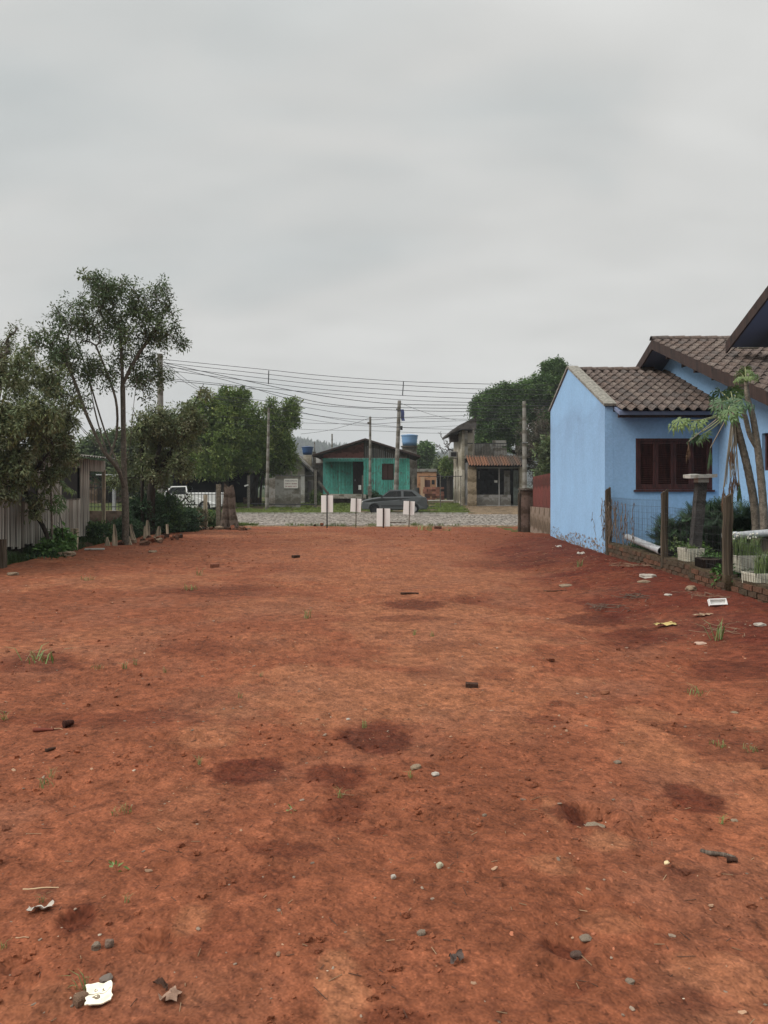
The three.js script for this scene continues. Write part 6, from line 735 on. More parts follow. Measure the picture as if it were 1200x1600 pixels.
{ // open garage shade behind the pickup
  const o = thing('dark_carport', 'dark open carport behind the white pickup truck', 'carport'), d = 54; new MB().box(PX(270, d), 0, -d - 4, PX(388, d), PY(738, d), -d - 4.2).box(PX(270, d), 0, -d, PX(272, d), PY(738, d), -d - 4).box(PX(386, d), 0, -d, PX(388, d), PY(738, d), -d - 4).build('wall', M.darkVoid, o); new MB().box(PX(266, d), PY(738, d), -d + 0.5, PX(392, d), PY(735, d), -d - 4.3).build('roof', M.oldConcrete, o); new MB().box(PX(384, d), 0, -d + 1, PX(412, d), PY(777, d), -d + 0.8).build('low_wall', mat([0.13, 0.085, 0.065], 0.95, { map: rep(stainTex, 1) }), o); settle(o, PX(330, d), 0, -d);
  const p = thing('pink_house', 'pinkish house wall glimpsed beyond the iron fence', 'house'); new MB().box(PX(120, 60), 0, -60, PX(151, 60), PY(735, 60), -66).build('wall', mat([0.42, 0.29, 0.21], 0.9, { map: rep(stainTex, .5) }), p); new MB().box(PX(116, 60), PY(735, 60), -59.6, PX(154, 60), PY(731, 60), -66.4).build('roof', M.darkTile, p); settle(p, PX(135, 60), 0, -60);
  const fr = thing('pipe_frame', 'pale metal pipe frame on the lawn beyond the iron fence', 'frame'); new MB().cyl(P(177, 800, 44), P(177, 742, 44), 0.04).cyl(P(180, 800, 44), P(180, 742, 44), 0.04).cyl(P(150, 742, 44), P(190, 742, 44), 0.03).build('pipes', M.pvc, fr); settle(fr, PX(177, 44), 0, -44);
}
const leafDk = cluster(22, 0.16, 0.085, 0.045, 41), leafBr = cluster(20, 0.16, 0.13, 0.065, 42, 0.4, 0.3);
for (const [label, px, py, d, rx, ry, rz, n, colors, s] of [
  ['dark green hedge bush just right of the tallest tree trunk', 228, 832, 24.6, 34, 30, 0.7, 340, DKG, 1], ['dark green hedge bush in the middle of the left boundary', 255, 832, 25.4, 34, 33, 0.7, 420, DKG.concat(G3), 2], ['dark green hedge bush nearest the thin stick post', 284, 830, 26.6, 26, 25, 0.6, 260, DKG, 3], ['dry grassy bush between the stick post and short concrete post', 303, 824, 28.4, 22, 17, 0.5, 140, [[0.10, 0.10, 0.04], [0.07, 0.085, 0.03], [0.13, 0.11, 0.055]], 4], ['low dark weeds under the shack porch', 150, 850, 21.3, 26, 12, 0.8, 170, G3.concat(DKG), 5], ['dark weeds along the foot of the plank shack', 60, 868, 16.6, 50, 8, 0.5, 150, DKG, 6], ['dark bush at the foot of the tall left tree', 196, 838, 22.6, 24, 16, 0.5, 140, DKG, 8], ['small green bush behind the concrete post by the stump', 332, 818, 29.6, 14, 12, 0.5, 90, G3, 9]])
  bush('hedge_bush', label, [PX(px, d), landH(PX(px, d), d), -d], rx / FPX * d, ry / FPX * d, rz, n, leafDk, colors, s + 200, 'bushes along the left boundary');
bush('leafy_plant', 'bright green broad-leaved plant before the thick stub post', [PX(94, 18.0), 0, -18.0], 0.2, 0.24, 0.25, 40, leafBr, [[0.09, 0.20, 0.04], [0.12, 0.24, 0.05], [0.07, 0.15, 0.035]], 301, undefined, LEAF, 'plant');
bush('leafy_plant', 'low pale green plant spreading at the foot of the shack planks', [PX(88, 17.2), 0, -17], 0.3, 0.12, 0.3, 40, leafBr, [[0.10, 0.19, 0.05], [0.08, 0.16, 0.04]], 302, undefined, LEAF, 'plant');
{
  const D = 17.3, b = P(82, 860, D), o = thing('young_papaya', 'young papaya with bright drooping leaves against the shack window', 'tree', [b.x, 0, b.z]), rel = v => v.sub(V(b.x, 0, b.z)); papTrunk(o, [V(0, -0.05, 0), rel(P(81, 820, D)), rel(P(80, 780, D)), rel(P(79, 758, D))], 0.028, 0.018);
  let k = 0; for (const [px, py, dz] of [[100, 752, .1], [108, 762, -.2], [95, 775, -.3], [70, 765, -.2], [88, 790, -.3], [62, 752, .2], [98, 786, .1], [76, 782, .3]]) frond(o, rel(P(79, 756, D)), rel(P(px, py, D + dz)), 0.26, papG[k % 2 ? 2 : 1], petM, 400 + k++, false, 0.25);
}
// ------------------------------------------------------------------ distant wooded hill
{
  const xs = 60, ds = 12, pos = [], idx = [], hh = (u, v) => (Math.sin(v * Math.PI) ** 0.6) * (9 + 13 * Math.exp(-(((u - 0.44) / 0.14) ** 2)) + 8 * vn(u * 6, 3)); for (let j = 0; j <= ds; j++) for (let i = 0; i <= xs; i++) { const u = i / xs, v = j / ds; pos.push(-520 + u * 840, hh(u, v) * 2 - 1, -(760 + v * 320)); } for (let j = 0; j < ds; j++) for (let i = 0; i < xs; i++) { const a = j * (xs + 1) + i; idx.push(a, a + 1, a + xs + 1, a + 1, a + xs + 2, a + xs + 1); } const g = new THREE.BufferGeometry(); g.setAttribute('position', new THREE.Float32BufferAttribute(pos, 3)); g.setIndex(idx); g.computeVertexNormals(); setting('hill', g, mat([0.03, 0.045, 0.022], 1));
  const r = rng(71), l = [], cols = []; for (let i = 0; i < 3000; i++) { const u = r(), v = 0.02 + r() * 0.55; l.push(TRS(-520 + u * 840, hh(u, v) * 2 - 1 + 4.4, -(760 + v * 320), 0, r() * 6, 0, 4.8 + r() * 3, 6.8 + r() * 6.8, 4.8 + r() * 3)); const k = 0.7 + r() * 0.6; cols.push(rgb(0.03 * k, 0.048 * k, 0.02 * k)); }
  const o = new THREE.Group(); o.name = 'distant_wood'; o.userData = { kind: 'stuff', label: 'dark wood covering the distant hill left of the teal roof', category: 'wood' }; scene.add(o); copies('tree_crowns', cluster(60, 0.75, 0.62, 0.4, 9), leafMat(0.9, 0.1), l, o, cols);
}
// ------------------------------------------------------------------ grass
function grass(name, label, geo, pts, cols) { const o = new THREE.Group(); o.name = numbered(name); o.userData = { kind: 'stuff', label, category: 'grass' }; scene.add(o); copies('blades', geo, LEAF, pts, o, cols); }
{
  const r = rng(81), tuft = blades(26, 0.14, 0.09, 0.014, 5, 0.7), far = [], fc = [];
  for (let i = 0; i < 9000; i++) { const d = 44.6 + Math.pow(r(), 1.3) * 13, x = -16 + r() * 26; if (x > 5.2 + (r() - .5) && d < 56) continue; if (x > -1.7 && x < 2.9 && d < 47) continue; const n = fbm(x * 0.7, d * 0.7, 4); if (n > 0.56 + r() * 0.06 || (x > 2.5 && n > 0.48)) continue; far.push(TRS(x, landH(x, d), -d, 0, r() * 6, 0, 0.8 + r() * 0.9)); const k = 0.7 + r() * 0.6; fc.push(rgb(0.14 * k, 0.185 * k, 0.036 * k)); }
  grass('lawn', 'mown green grass strip across the street', tuft, far, fc);
  const ver = [], vc = [], t2 = blades(18, 0.1, 0.12, 0.012, 8, 0.6); for (let i = 0; i < 900; i++) { const x = -6.4 + Math.pow(r(), 1.2) * (r() < 0.72 ? 1.9 : 9.5), d = 30.7 + r() * 1.4; if (fbm(x * 1.6, d * 2, 3) < 0.47) continue; ver.push(TRS(x, landH(x, d) + 0.01, -d, 0, r() * 6, 0, 0.6 + r() * 0.9)); const k = 0.7 + r() * 0.6; vc.push(rgb(0.10 * k, 0.14 * k, 0.03 * k)); }
  grass('verge_weeds', 'patchy weeds on the near edge of the street', t2, ver, vc);
  const yd = [], yc = [], t3 = blades(22, 0.12, 0.16, 0.01, 9, 0.6); for (let i = 0; i < 5200; i++) { const d = 12 + r() * 18.5, e = edgeL(d), x = e - 0.05 - Math.pow(r(), 1.7) * 6; if (fbm(x * 1.2, d * 1.2, 3) < 0.40) continue; yd.push(TRS(x, landH(x, d) - 0.02, -d, 0, r() * 6, 0, 0.5 + r() * 1.0)); const k = 0.6 + r() * 0.6; yc.push(rgb(0.042 * k, 0.078 * k, 0.018 * k)); }
  for (let i = 0; i < 1500; i++) { const d = 31.6 + r() * 0.9, x = -12.5 + r() * 6; yd.push(TRS(x, landH(x, d), -d, 0, r() * 6, 0, 0.8 + r())); yc.push(rgb(0.07, 0.11, 0.025)); }
  grass('yard_grass', 'dark green uncut grass in the yard left of the lot', t3, yd, yc);
  const gd2 = [], gc = []; for (let i = 0; i < 900; i++) { const d = 6 + r() * 8.8, x = 4.55 + r() * 1.8; gd2.push(TRS(x, landH(x, d), -d, 0, r() * 6, 0, 0.5 + r() * .8)); const k = 0.6 + r() * 0.7; gc.push(rgb(0.04 * k, 0.085 * k, 0.02 * k)); } grass('garden_grass', 'green grass in the fenced garden of the blue house', t3, gd2, gc);
}
// ------------------------------------------------------------------ white boards on stakes at the street end of the lot
{
  const B = (label, px, w, t, b, base, d, tilt, m, wpost, lean = 0) => { const s = d / FPX, y0 = lotH(PX(px, d), d), o = thing('signboard', label, 'signboard', [PX(px, d), y0 - 0.05, -d], 'white boards on stakes'), yt = PY(t, d) - y0 + 0.05, yb = PY(b, d) - y0 + 0.05, g = new THREE.BoxGeometry(w * s, yt - yb, 0.012, 6, 8, 1), p = g.attributes.position; for (let i = 0; i < p.count; i++) p.setZ(i, p.getZ(i) + Math.sin(p.getX(i) * 5 + px) * 0.008 + Math.sin(p.getY(i) * 4) * 0.006); g.computeVertexNormals(); const bd = mesh('board', boxUV(g), mat([0.88, 0.87, 0.83], 0.75), o); bd.position.set(0, (yt + yb) / 2, -0.03); bd.rotation.z = tilt; const st = new MB().box(-wpost / 2, 0, -0.018, wpost / 2, yt + 0.02, 0.012).build('stake', m, o); st.rotation.z = lean; };
  B('leftmost white board on a black stake, facing the street', 511, 18.5, 774, 800.5, 824, 30.2, 0.0, M.black, 0.05); B('tilted white board on a thin wooden stake left of the low board', 556, 16.5, 779, 800, 823, 30.2, -0.06, M.post, 0.035, -0.015); B('lowest white board standing almost on the soil', 599, 21, 794.5, 822.5, 824, 30.0, -0.01, M.brownTimber, 0.06, -0.01); B('rightmost tilted white board in front of the dark car', 639, 17.5, 783, 804, 824, 30.2, -0.05, M.post, 0.035, -0.03);
}
// ------------------------------------------------------------------ rubble, litter, weeds lying on the soil
const stoneM = { grey: mat([0.28, 0.22, 0.17], 0.95, { map: rep(speckTex, 6) }), tan: mat([0.36, 0.27, 0.19], 0.95, { map: rep(speckTex, 6) }), red: mat([0.25, 0.09, 0.05], 0.95, { map: rep(speckTex, 6) }), dark: mat([0.085, 0.045, 0.032], 0.95, { map: rep(speckTex, 6) }), white: mat([0.52, 0.46, 0.39], 0.8, { map: rep(grainTex, 5) }), brown: mat([0.11, 0.06, 0.04], 0.95, { map: rep(woodTex, 6) }) };
function lay(name, label, category, px, py, parts, turn = 0, sink = 0.25, tilt = 0) { // parts: [part name, geometry, material]
  const [x, d] = gp(px, py), o = thing(name, label, category, [x, lotH(x, d), -d], undefined, turn); for (const [n, g, m, y = 0] of parts) { const q = mesh(n, g, m, o); q.position.y = y; } o.rotation.z = tilt; return [o, d]; }
const mpp = py => gd(py) / FPX;
const stone = (label, px, py, w, h, m, seed, cat = 'stone', name = 'loose_stone', turn = 0.3) => { const s = mpp(py) * (py > 1000 ? 0.8 : 1), sx = w * s / 2, sy = h * s / 2; lay(name, label, cat, px, py, [['stone', rock(sx * 1.1, sy, sx * 0.85, seed, 2, 0.3), m, sy * 0.35]], turn); };
const brick = (label, px, py, w, m, turn, seed) => { const s = mpp(py) * w; lay('broken_brick', label, 'brick', px, py, [['brick', roughBox(s, s * 0.36, s * 0.6, s * 0.06, 9 / s * 0.1, seed, 5, 4, 4), m, s * 0.2]], turn); };
stone('grey stone, left of a touching pair in the left foreground', 150, 1483, 19, 20, stoneM.grey, 3); stone('brownish stone, right of a touching pair in the left foreground', 171, 1480, 18, 22, mat([0.24, 0.165, 0.13], 0.95, { map: rep(speckTex, 6) }), 5);
stone('tilted brown slab just left of the white printed card', 127, 1557, 30, 30, mat([0.23, 0.145, 0.10], 0.95, { map: rep(speckTex, 6) }), 7, 'stone', 'flat_stone', 0.8); stone('dull grey sliver of stone above the white printed card', 166, 1526, 26, 10, mat([0.15, 0.12, 0.10], 0.95), 8, 'stone', 'flat_stone', 0.6);
stone('grey pebble in the middle foreground, right of centre', 658, 1458, 17, 13, stoneM.grey, 9); stone('pale stone chip below the centre, white and upright', 615, 1377, 11, 10, stoneM.white, 10); stone('greenish pale chip right of the white upright chip', 687, 1360, 14, 12, mat([0.36, 0.34, 0.24], 0.9), 11); stone('rounded grey pebble in the middle of the soil, right half', 757, 1272, 9, 8, stoneM.grey, 12);
stone('long tan stone half buried in the hollow on the right', 930, 1273, 38, 14, mat([0.34, 0.27, 0.20], 0.95, { map: rep(speckTex, 6) }), 13, 'stone', 'flat_stone', -0.5); stone('small pale yellow chip below the hollow on the right', 1042, 1351, 11, 8, mat([0.66, 0.52, 0.30], 0.8), 14);
stone('tan lump left of the small white stone near the centre', 650, 1198, 22, 11, stoneM.tan, 15); stone('small white stone near the centre, beside a tan lump', 680, 1206, 16, 8, stoneM.white, 16); stone('rounded terracotta lump in the right middle of the soil', 945, 1084, 19, 12, mat([0.33, 0.135, 0.075], 0.95, { map: rep(speckTex, 6) }), 17); stone('white stone chip left of the round damp patch', 544, 1117, 8, 5, stoneM.white, 18); stone('flat grey stone in the right middle distance', 965, 1190, 16, 7, stoneM.grey, 19);
stone('tan flat stone leaning at the grass edge below the stub post', 104, 868, 30, 12, stoneM.tan, 20, 'stone', 'flat_stone', 0.4); stone('pale flat stone near the left picture edge below the grass', 20, 897, 18, 7, stoneM.tan, 21, 'stone', 'flat_stone', 0.1); stone('pale flat stone on the soil right of the broken planks', 238, 862, 14, 5, stoneM.tan, 22, 'stone', 'flat_stone', 0); stone('grey stone in the trampled hollow at the right foreground', 900, 1483, 24, 14, mat([0.13, 0.085, 0.07], 0.95, { map: rep(speckTex, 6) }), 23); stone('flat grey stone lying above the trampled hollow', 915, 1465, 26, 8, stoneM.grey, 24, 'stone', 'flat_stone', 0.2); stone('grey stone chip low in the right foreground', 985, 1532, 18, 10, stoneM.grey, 25);
stone('whitish stone at the foot of the low brick wall', 1080, 924, 15, 10, stoneM.tan, 26); stone('white crumpled stone on the soil near the far end of the wall', 1012, 902, 22, 7, stoneM.white, 27); stone('pinkish stone below the white crumpled one', 1006, 911, 18, 5, stoneM.tan, 28); stone('pale flat tile piece in the dark soil on the right', 1095, 1006, 22, 5, mat([0.42, 0.29, 0.22], 0.9), 29, 'tile', 'tile_piece', 0.2); stone('pale stone at the right picture edge below the wall', 1188, 979, 16, 6, stoneM.white, 30); stone('tan flat stone in the middle right distance', 884, 916, 20, 5, stoneM.tan, 31, 'stone', 'flat_stone', 0.1); stone('whitish scrap of stone before the wall, right of the twigs', 1044, 931, 11, 4, stoneM.white, 32); stone('small dark stone left of the leftmost white board', 492, 821, 5, 4, stoneM.dark, 33); stone('reddish stone beside the leftmost white board', 503, 820, 6, 6, stoneM.red, 34); stone('tan chip in the right foreground beside a grass tuft', 1147, 1277, 14, 7, stoneM.tan, 35); stone('reddish brown flake on the dark soil at the far right', 1147, 1113, 16, 6, stoneM.tan, 36);
brick('broken red brick in the left distance of the soil', 335, 885, 14, mat([0.30, 0.12, 0.075], 0.95, { map: rep(speckTex, 6) }), 0.2, 1); brick('dark brick fragment left of centre in the distance', 462, 871, 11, stoneM.brown, 0.7, 2); brick('dark reddish brick lying in the soil right of centre', 737, 1069, 19, stoneM.dark, -0.15, 3); brick('red brick at the street edge of the lot right of the boards', 684.5, 826, 11.5, mat([0.15, 0.06, 0.04], 0.95, { map: rep(speckTex, 6) }), 0.1, 4); brick('small brick fragment above the dark reddish brick', 860, 1033, 11, stoneM.red, 0.4, 5);
{ // little heap of brick rubble and the litter row along the left edge
  const r = rng(14), heap = (label, px, py, n, w, dd) => { const [x, d] = gp(px, py), o = thing('rubble_heap', label, 'rubble', [x, lotH(x, d), -d]); for (let i = 0; i < n; i++) { const s = 0.05 + r() * 0.1, q = mesh('brick', roughBox(s * 1.6, s * 0.7, s, s * 0.1, 8, i), [stoneM.red, stoneM.tan, brickMats[3], stoneM.brown][Math.floor(r() * 4)], o); q.position.set((r() - .5) * w, s * 0.3 + r() * 0.05, (r() - .5) * dd); q.rotation.set((r() - .5), r() * 3, (r() - .5)); } };
  heap('heap of broken red brick beside the short concrete post', 328, 829, 16, 0.7, 0.5); heap('scattered brick pieces past the broken planks', 252, 843, 16, 0.9, 1.6); heap('broken brick pieces along the grass edge by the tall tree', 222, 848, 14, 0.9, 1.4); heap('stony debris below the stump', 372, 829, 10, 0.8, 0.5);
  const [bx, bd] = gp(148, 858), bo = thing('pale_board', 'pale flat board lying at the grass edge left of the tall tree', 'board', [bx, lotH(bx, bd) + 0.02, -bd]); mesh('board', roughBox(0.45, 0.03, 0.16, 0.008, 5, 4, 6, 1, 2), M.paleConcrete, bo); bo.rotation.y = 0.2;
}
{ // litter
  const cv = document.createElement('canvas'); cv.width = 128; cv.height = 128; const k = cv.getContext('2d'); k.fillStyle = '#f2ead2'; k.fillRect(0, 0, 128, 128); k.strokeStyle = '#6b5c48'; k.lineWidth = 6; k.beginPath(); k.arc(52, 86, 17, 0, 6.3); k.stroke(); k.beginPath(); k.arc(52, 86, 10, 0, 6.3); k.stroke(); k.lineWidth = 4; k.beginPath(); k.moveTo(8, 62); k.quadraticCurveTo(40, 50, 66, 60); k.quadraticCurveTo(90, 70, 122, 52); k.stroke(); k.beginPath(); k.moveTo(78, 34); k.lineTo(92, 50); k.moveTo(84, 30); k.lineTo(80, 52); k.moveTo(50, 34); k.arc(46, 36, 6, 0, 5); k.stroke(); for (let i = 0; i < 12; i++) { k.fillStyle = 'rgba(120,80,50,0.25)'; k.fillRect((i * 37) % 120, (i * 53) % 120, 5, 3); }
  const ct = new THREE.CanvasTexture(cv); ct.colorSpace = THREE.SRGBColorSpace;
  const s = mpp(1551) * 38, g = new THREE.BoxGeometry(s, 0.004, s * 1.0, 10, 1, 10), p = g.attributes.position, uv = g.attributes.uv; for (let i = 0; i < p.count; i++) { const x = p.getX(i), z = p.getZ(i); uv.setXY(i, x / s + .5, .5 - z / s); p.setXYZ(i, x + (vn(z * 90, 3) - .5) * 0.008, p.getY(i) + (vn(x * 60 + 3, z * 60) - .5) * 0.012 + 0.014, z + (vn(x * 90, 7) - .5) * 0.01); } g.computeVertexNormals(); const [o] = lay('paper_card', 'crumpled white card with faint printed drawing in the left foreground', 'paper', 155, 1552, [['card', g, new THREE.MeshStandardMaterial({ map: ct, roughness: 0.8, side: THREE.DoubleSide }), 0.008]], 0.35); o.rotation.x = 0.22;
  const scrap = (name, label, cat, px, py, w, hgt, m, seed, turn = 0, curl = 0.5) => { const q = mpp(py) * w, gg = new THREE.PlaneGeometry(q, q * hgt, 8, 6), pp = gg.attributes.position; for (let i = 0; i < pp.count; i++) { const x = pp.getX(i), y = pp.getY(i); pp.setXYZ(i, x + (vn(y * 200 + seed, 2) - .5) * q * 0.25, (vn(x / q * 4 + seed, y / q * 4) * curl) * q * 0.6, y + (vn(x * 200 + seed, 5) - .5) * q * 0.3); } gg.computeVertexNormals(); return lay(name, label, cat, px, py, [['scrap', gg, m, 0.004]], turn); };
  scrap('torn_paper', 'torn dirty white paper at the left edge of the foreground', 'paper', 63, 1427, 36, 0.45, mat([0.62, 0.55, 0.47], 0.9, { map: rep(grainTex, 8) }), 3, 0.4, 0.4); scrap('torn_wrapper', 'crumpled brown wrapper with pale edges in the left foreground', 'wrapper', 268, 1556, 30, 0.8, mat([0.42, 0.26, 0.18], 0.8, { map: rep(grainTex, 20) }), 5, 0.9, 0.9); scrap('dark_wrapper', 'dark strip curling behind the crumpled brown wrapper', 'wrapper', 250, 1541, 36, 0.25, stoneM.dark, 6, -0.5, 0.7); scrap('metal_scrap', 'small dark bent metal scrap in the middle foreground', 'scrap', 713, 1504, 22, 0.6, mat([0.07, 0.045, 0.035], 0.7), 8, 0.5, 1.2); scrap('yellow_leaf', 'yellowish torn scrap on the soil right of the twig heaps', 'scrap', 1040, 979, 32, 0.35, mat([0.46, 0.35, 0.14], 0.85), 9, 0.1, 0.4); scrap('pale_scrap', 'pale scrap below the yellowish one near the wall', 'scrap', 1098, 963, 26, 0.3, mat([0.30, 0.2, 0.13], 0.9), 10, 0.2, 0.3); scrap('white_scrap', 'white scrap of foam before the blue wall corner', 'scrap', 908, 867, 10, 0.5, stoneM.white, 11, 0.2, 0.8); scrap('white_scrap', 'white scrap by the foot of the blue wall', 'scrap', 873, 855, 8, 0.5, stoneM.white, 12, 0.2, 0.8);
  // foam tray
  const [x, d] = gp(1122, 946), t = thing('foam_tray', 'white rectangular foam tray tipped up before the low brick wall', 'tray', [x, lotH(x, d) + 0.005, -d]), w = 0.205, h = 0.075; const b = new MB(); b.box(-w / 2, 0, -0.012, w / 2, h, -0.006).box(-w / 2, 0, -0.006, w / 2, 0.010, 0.028).box(-w / 2, h - 0.010, -0.006, w / 2, h, 0.028).box(-w / 2, 0.010, -0.006, -w / 2 + 0.010, h - 0.010, 0.028).box(w / 2 - 0.010, 0.010, -0.006, w / 2, h - 0.010, 0.028); b.build('tray', mat([0.74, 0.73, 0.70], 0.7), t); t.rotation.set(-0.5, 0.05, 0.06);
}
{ // sticks, twigs and bark
  const r = rng(55), stick = (name, label, cat, px, py, len, rad, m, turn, bend = 0.1, n = 1) => { const s = mpp(py), L = len * s, R = rad * s, b = new MB(); for (let k = 0; k < n; k++) { const l = L * (n > 1 ? 0.4 + r() * 0.6 : 1), a = n > 1 ? (r() - .5) * 1.6 : 0, ox = n > 1 ? (r() - .5) * L : 0, oz = n > 1 ? (r() - .5) * L * 1.3 : 0, pts = []; for (let i = 0; i <= 6; i++) { const u = i / 6 - 0.5; pts.push(V(Math.cos(a) * u * l + ox, R * 0.8 + (n > 1 ? r() * 0.02 : 0.0) + Math.abs(u) * 0.0, Math.sin(a) * u * l + oz + Math.sin(i * 1.3 + k) * bend * l * 0.15)); } b.tube(pts, pts.map((_, i) => R * (1 - i * 0.06) * (0.85 + r() * .3)), 6); } const g = b.geo(); const [o] = lay(name, label, cat, px, py, [], turn); mesh(n > 1 ? 'twigs' : 'stick', g, m, o, n > 1 ? 'stuff' : undefined); };
  stick('wooden_stick', 'dark reddish stick lying left of a short log', 'stick', 68, 1136, 30, 3.5, mat([0.16, 0.045, 0.03], 0.9), 0.1); stick('short_log', 'short dark log stub on the left of the soil', 'log', 107, 1130, 16, 6.5, mat([0.09, 0.035, 0.026], 0.95, { map: rep(woodTex, 6) }), 0.9); stick('wooden_stick', 'thin twig linking the stick and the short log', 'stick', 90, 1134, 22, 1.2, mat([0.33, 0.2, 0.12], 0.9), -0.2, 0.6); stick('wooden_stick', 'small dark stick below the short log', 'stick', 79, 1173, 16, 3, stoneM.dark, 0.9); stick('pale_straw', 'pale straw stalk lying near the left edge of the foreground', 'straw', 64, 1392, 54, 1.3, mat([0.5, 0.36, 0.22], 0.85), 0.12, 0.15); stick('pale_straw', 'forked bit of straw below the torn white paper', 'straw', 35, 1471, 20, 0.9, mat([0.45, 0.3, 0.19], 0.85), 0.1, 0.3); stick('wooden_stick', 'dark twig in the upper middle of the soil', 'stick', 640, 928, 28, 2, stoneM.dark, 0.05, 0.4); stick('wooden_stick', 'thin stick lying in front of the boards by the street', 'stick', 622, 817, 27, 0.9, stoneM.dark, 0.03, 0.1); stick('wooden_stick', 'brown stick below the tan flat stone in the right distance', 'stick', 868, 924, 38, 1.4, stoneM.brown, 0.08, 0.3);
  stick('bark_strip', 'weathered grey strip of bark in the right foreground', 'bark', 1122, 1332, 50, 4.5, mat([0.24, 0.19, 0.155], 0.95, { map: rep(woodTex, 8) }), -0.42, 0.3); stick('bark_chip', 'dark knotty end beside the grey bark strip', 'bark', 1144, 1344, 16, 5, stoneM.dark, -0.2, 0.2);
  stick('twig_heap', 'heap of dark dry twigs on the right, left of the wall', 'twigs', 962, 952, 60, 0.5, mat([0.128, 0.09, 0.068], 0.95), 0, 1.6, 16); stick('twig_heap', 'heap of dark dry twigs nearest the low brick wall', 'twigs', 1000, 934, 46, 0.5, mat([0.112, 0.083, 0.063], 0.95), 0, 1.6, 14); stick('twig_heap', 'dry stalks piled at the foot of the low brick wall', 'twigs', 1098, 934, 40, 0.5, mat([0.18, 0.112, 0.075], 0.95), 0, 1.6, 10); stick('twig_heap', 'thin scatter of stalks below the foam tray', 'twigs', 1130, 985, 60, 0.5, mat([0.225, 0.15, 0.098], 0.95), 0, 1.6, 9); stick('twig_heap', 'dry grass and twigs under the mesh by the far wall end', 'twigs', 985, 885, 40, 0.5, mat([0.21, 0.135, 0.09], 0.95), 0, 1.6, 10);
}
{ // single weeds
  const weed = (label, px, py, h, seed, kind = 0, w = 1, m = 0) => { const s = mpp(py), H = h * s; const g = kind === 0 ? blades(11, H * 0.3, H, H * 0.055, seed, 0.8) : kind === 1 ? cluster(9, H * 0.45, H * 0.55, H * 0.3, seed, 0.2, 0) : blades(22, H * 0.9, H * 0.8, H * 0.06, seed, 0.9); lay('weed', label, 'weed', px, py, [['leaves', g, bladeM[m], kind === 1 ? H * 0.45 : 0]], seed); };
  const some = ['grass tuft at the left of the soil, largest there', 62, 1030, 34, 1, 2, 1, 1]; weed(...some); weed('seedling with round leaves in the left foreground', 182, 1370, 22, 2, 1, 1, 1); weed('small weed right of the round-leaved seedling', 197, 1414, 16, 3, 0); weed('tiny grass above the torn white paper', 65, 1414, 18, 4, 0); weed('flat pale weed left of centre in the foreground', 190, 1275, 18, 5, 2, 1, 1); weed('bright weed left of centre below the damp patches', 455, 1270, 12, 6, 1, 1, 1); weed('upright weed below the middle damp patch', 532, 1248, 18, 7, 0, 1, 1); weed('grass sprout between the damp patch and small white stone', 640, 1214, 18, 8, 0, 1, 1); weed('sprout on the upper rim of the round damp patch', 569, 1128, 14, 9, 0, 1, 1); weed('tall thin weed left of centre in the distance', 480, 968, 20, 10, 0); weed('left one of two sprouts right of the distant dark patches', 648, 993, 10, 11, 0, 1, 1); weed('right one of two sprouts right of the distant dark patches', 676, 996, 11, 12, 0, 1, 1); weed('grass tuft beside the tan chip in the right foreground', 1127, 1280, 20, 13, 0, 1, 1); weed('grass tuft in the dark soil at the right', 1120, 1167, 15, 14, 2, 1, 1); weed('broad yellow-green weed in the dark soil at the right', 1088, 1088, 20, 15, 2, 1, 1); weed('tall dry weed before the low wall on the right', 1121, 1000, 36, 16, 0); weed('weed at the far right near the picture edge', 1172, 1176, 14, 17, 2); weed('weed on the soil left of the tallest grass tuft', 8, 1120, 20, 18, 0, 1, 1); weed('row of thin weeds left of centre, left one', 195, 1040, 16, 19, 0); weed('row of thin weeds left of centre, right one', 210, 1036, 14, 20, 0); weed('weed on the left below the pale soil', 152, 1040, 12, 21, 2); weed('low weed in the far left distance', 135, 905, 12, 22, 2); weed('low weed near the broken red brick', 296, 920, 14, 23, 2, 1, 1); weed('dry tuft beside the broken red brick', 312, 898, 14, 24, 0); weed('weed in the far right distance before the blue wall', 906, 884, 14, 25, 0); weed('tall weed left of the red brick at the street edge', 664, 828, 14, 26, 2, 1, 1); weed('weed patch right of the red brick at the street edge', 698, 829, 9, 27, 2); weed('weed left of the red brick touching it', 672, 829, 11, 28, 0, 1, 1); weed('sparse weed in the upper middle left', 258, 1050, 11, 29, 0); weed('sparse weed in the middle left of the soil', 375, 1085, 10, 30, 0); weed('sparse weed under the tall thin weed', 407, 1055, 9, 31, 0); weed('weed sprout left of the damp patches', 312, 1195, 16, 32, 0); weed('weed in the lower left near the picture edge', 75, 1230, 16, 33, 2); weed('weed near the left edge above the straw', 80, 1215, 16, 34, 0); weed('weed at the picture edge by the paired stones', 6, 1485, 18, 35, 0, 1, 1); weed('dry grass sprouting behind the tilted brown slab', 130, 1540, 34, 36, 0);
}
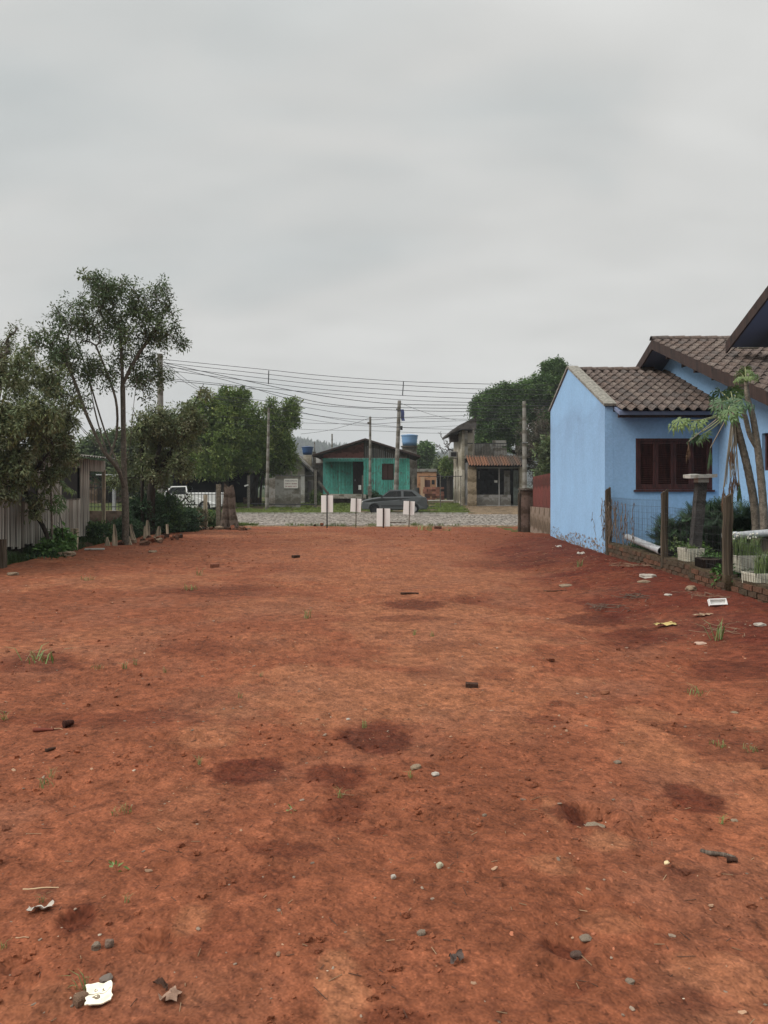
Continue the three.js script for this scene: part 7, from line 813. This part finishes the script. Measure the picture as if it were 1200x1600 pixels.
{ // uncountable crumbs: soil clods, gravel, dry bits
  const r = rng(91), o = new THREE.Group(); o.name = 'gravel_and_clods'; o.userData = { kind: 'stuff', label: 'loose clods, gravel and dry bits strewn over the red soil', category: 'gravel' }; scene.add(o);
  const g1 = rock(1, 0.75, 0.85, 3, 2, 0.5), g2 = rock(1, 0.5, 0.7, 9, 1, 0.45), cl1 = [], c1 = [], cl2 = [], c2 = [], st = [], sc = [], tmp = [0, 0, 0];
  const put = () => { const near = r(), d = near < 0.5 ? 1.9 + Math.pow(r(), 1.3) * 6 : 5 + r() * 24, x = -7 + r() * 11.2; return [Math.abs(x) < d * 0.62 + 1 ? x : (r() - .5) * d * 1.2, d]; };
  for (let i = 0; i < 10000; i++) { let [x, d] = put(); if (fbm(x * 1.6 + 8, d * 1.6, 3) < 0.45 + r() * 0.16 || x < edgeL(d) + 0.1 || x > 4.15 || patch(sandG, x, d, 0) > 0.3) continue; const s = 0.003 + Math.pow(r(), 4) * 0.015 + d * 0.0003; soilColor(x, d, tmp); const k = 0.85 + r() * 0.5; cl1.push(TRS(x, lotH(x, d) + s * 0.15, -d, (r() - .5), r() * 6, (r() - .5), s * (0.8 + r() * .6), s, s)); c1.push(rgb(tmp[0] * k, tmp[1] * k, tmp[2] * k)); }
  for (let i = 0; i < 1700; i++) { let [x, d] = put(); if (x < edgeL(d) + 0.1 || x > 4.15) continue; const s = 0.0025 + Math.pow(r(), 3) * 0.010 + d * 0.0002; const q = r(), k = 0.7 + r() * 0.6; cl2.push(TRS(x, lotH(x, d) + s * 0.1, -d, (r() - .5) * .6, r() * 6, (r() - .5) * .6, s * (0.8 + r() * .7), s * 0.8, s)); c2.push(q < 0.42 ? rgb(0.21 * k, 0.155 * k, 0.115 * k) : q < 0.72 ? rgb(0.31 * k, 0.19 * k, 0.12 * k) : q < 0.95 ? rgb(0.33 * k, 0.12 * k, 0.065 * k) : rgb(0.46 * k, 0.37 * k, 0.28 * k)); }
  for (let i = 0; i < 1500; i++) { let [x, d] = put(); if (r() < 0.3) { d = 7 + r() * 10; x = 2.6 + r() * 1.5; } if (x < edgeL(d) + 0.1 || x > 4.15) continue; const L = 0.012 + r() * r() * 0.06 + d * 0.0012; st.push(TRS(x, lotH(x, d) + 0.004, -d, (r() - .5) * .3, r() * 6, (r() - .5) * .3, L, 0.0016 + d * 0.0001, 0.0016 + d * 0.00012)); const k = 0.6 + r() * 0.6; sc.push(r() < 0.5 ? rgb(0.30 * k, 0.2 * k, 0.12 * k) : rgb(0.09 * k, 0.05 * k, 0.035 * k)); }
  copies('clods', g1, mat([1, 1, 1], 0.97), cl1, o, c1); copies('gravel', g2, mat([1, 1, 1], 0.9), cl2, o, c2); copies('dry_bits', new THREE.BoxGeometry(1, 1, 1), mat([1, 1, 1], 0.95), st, o, sc);
}
renderer.render(scene, camera);
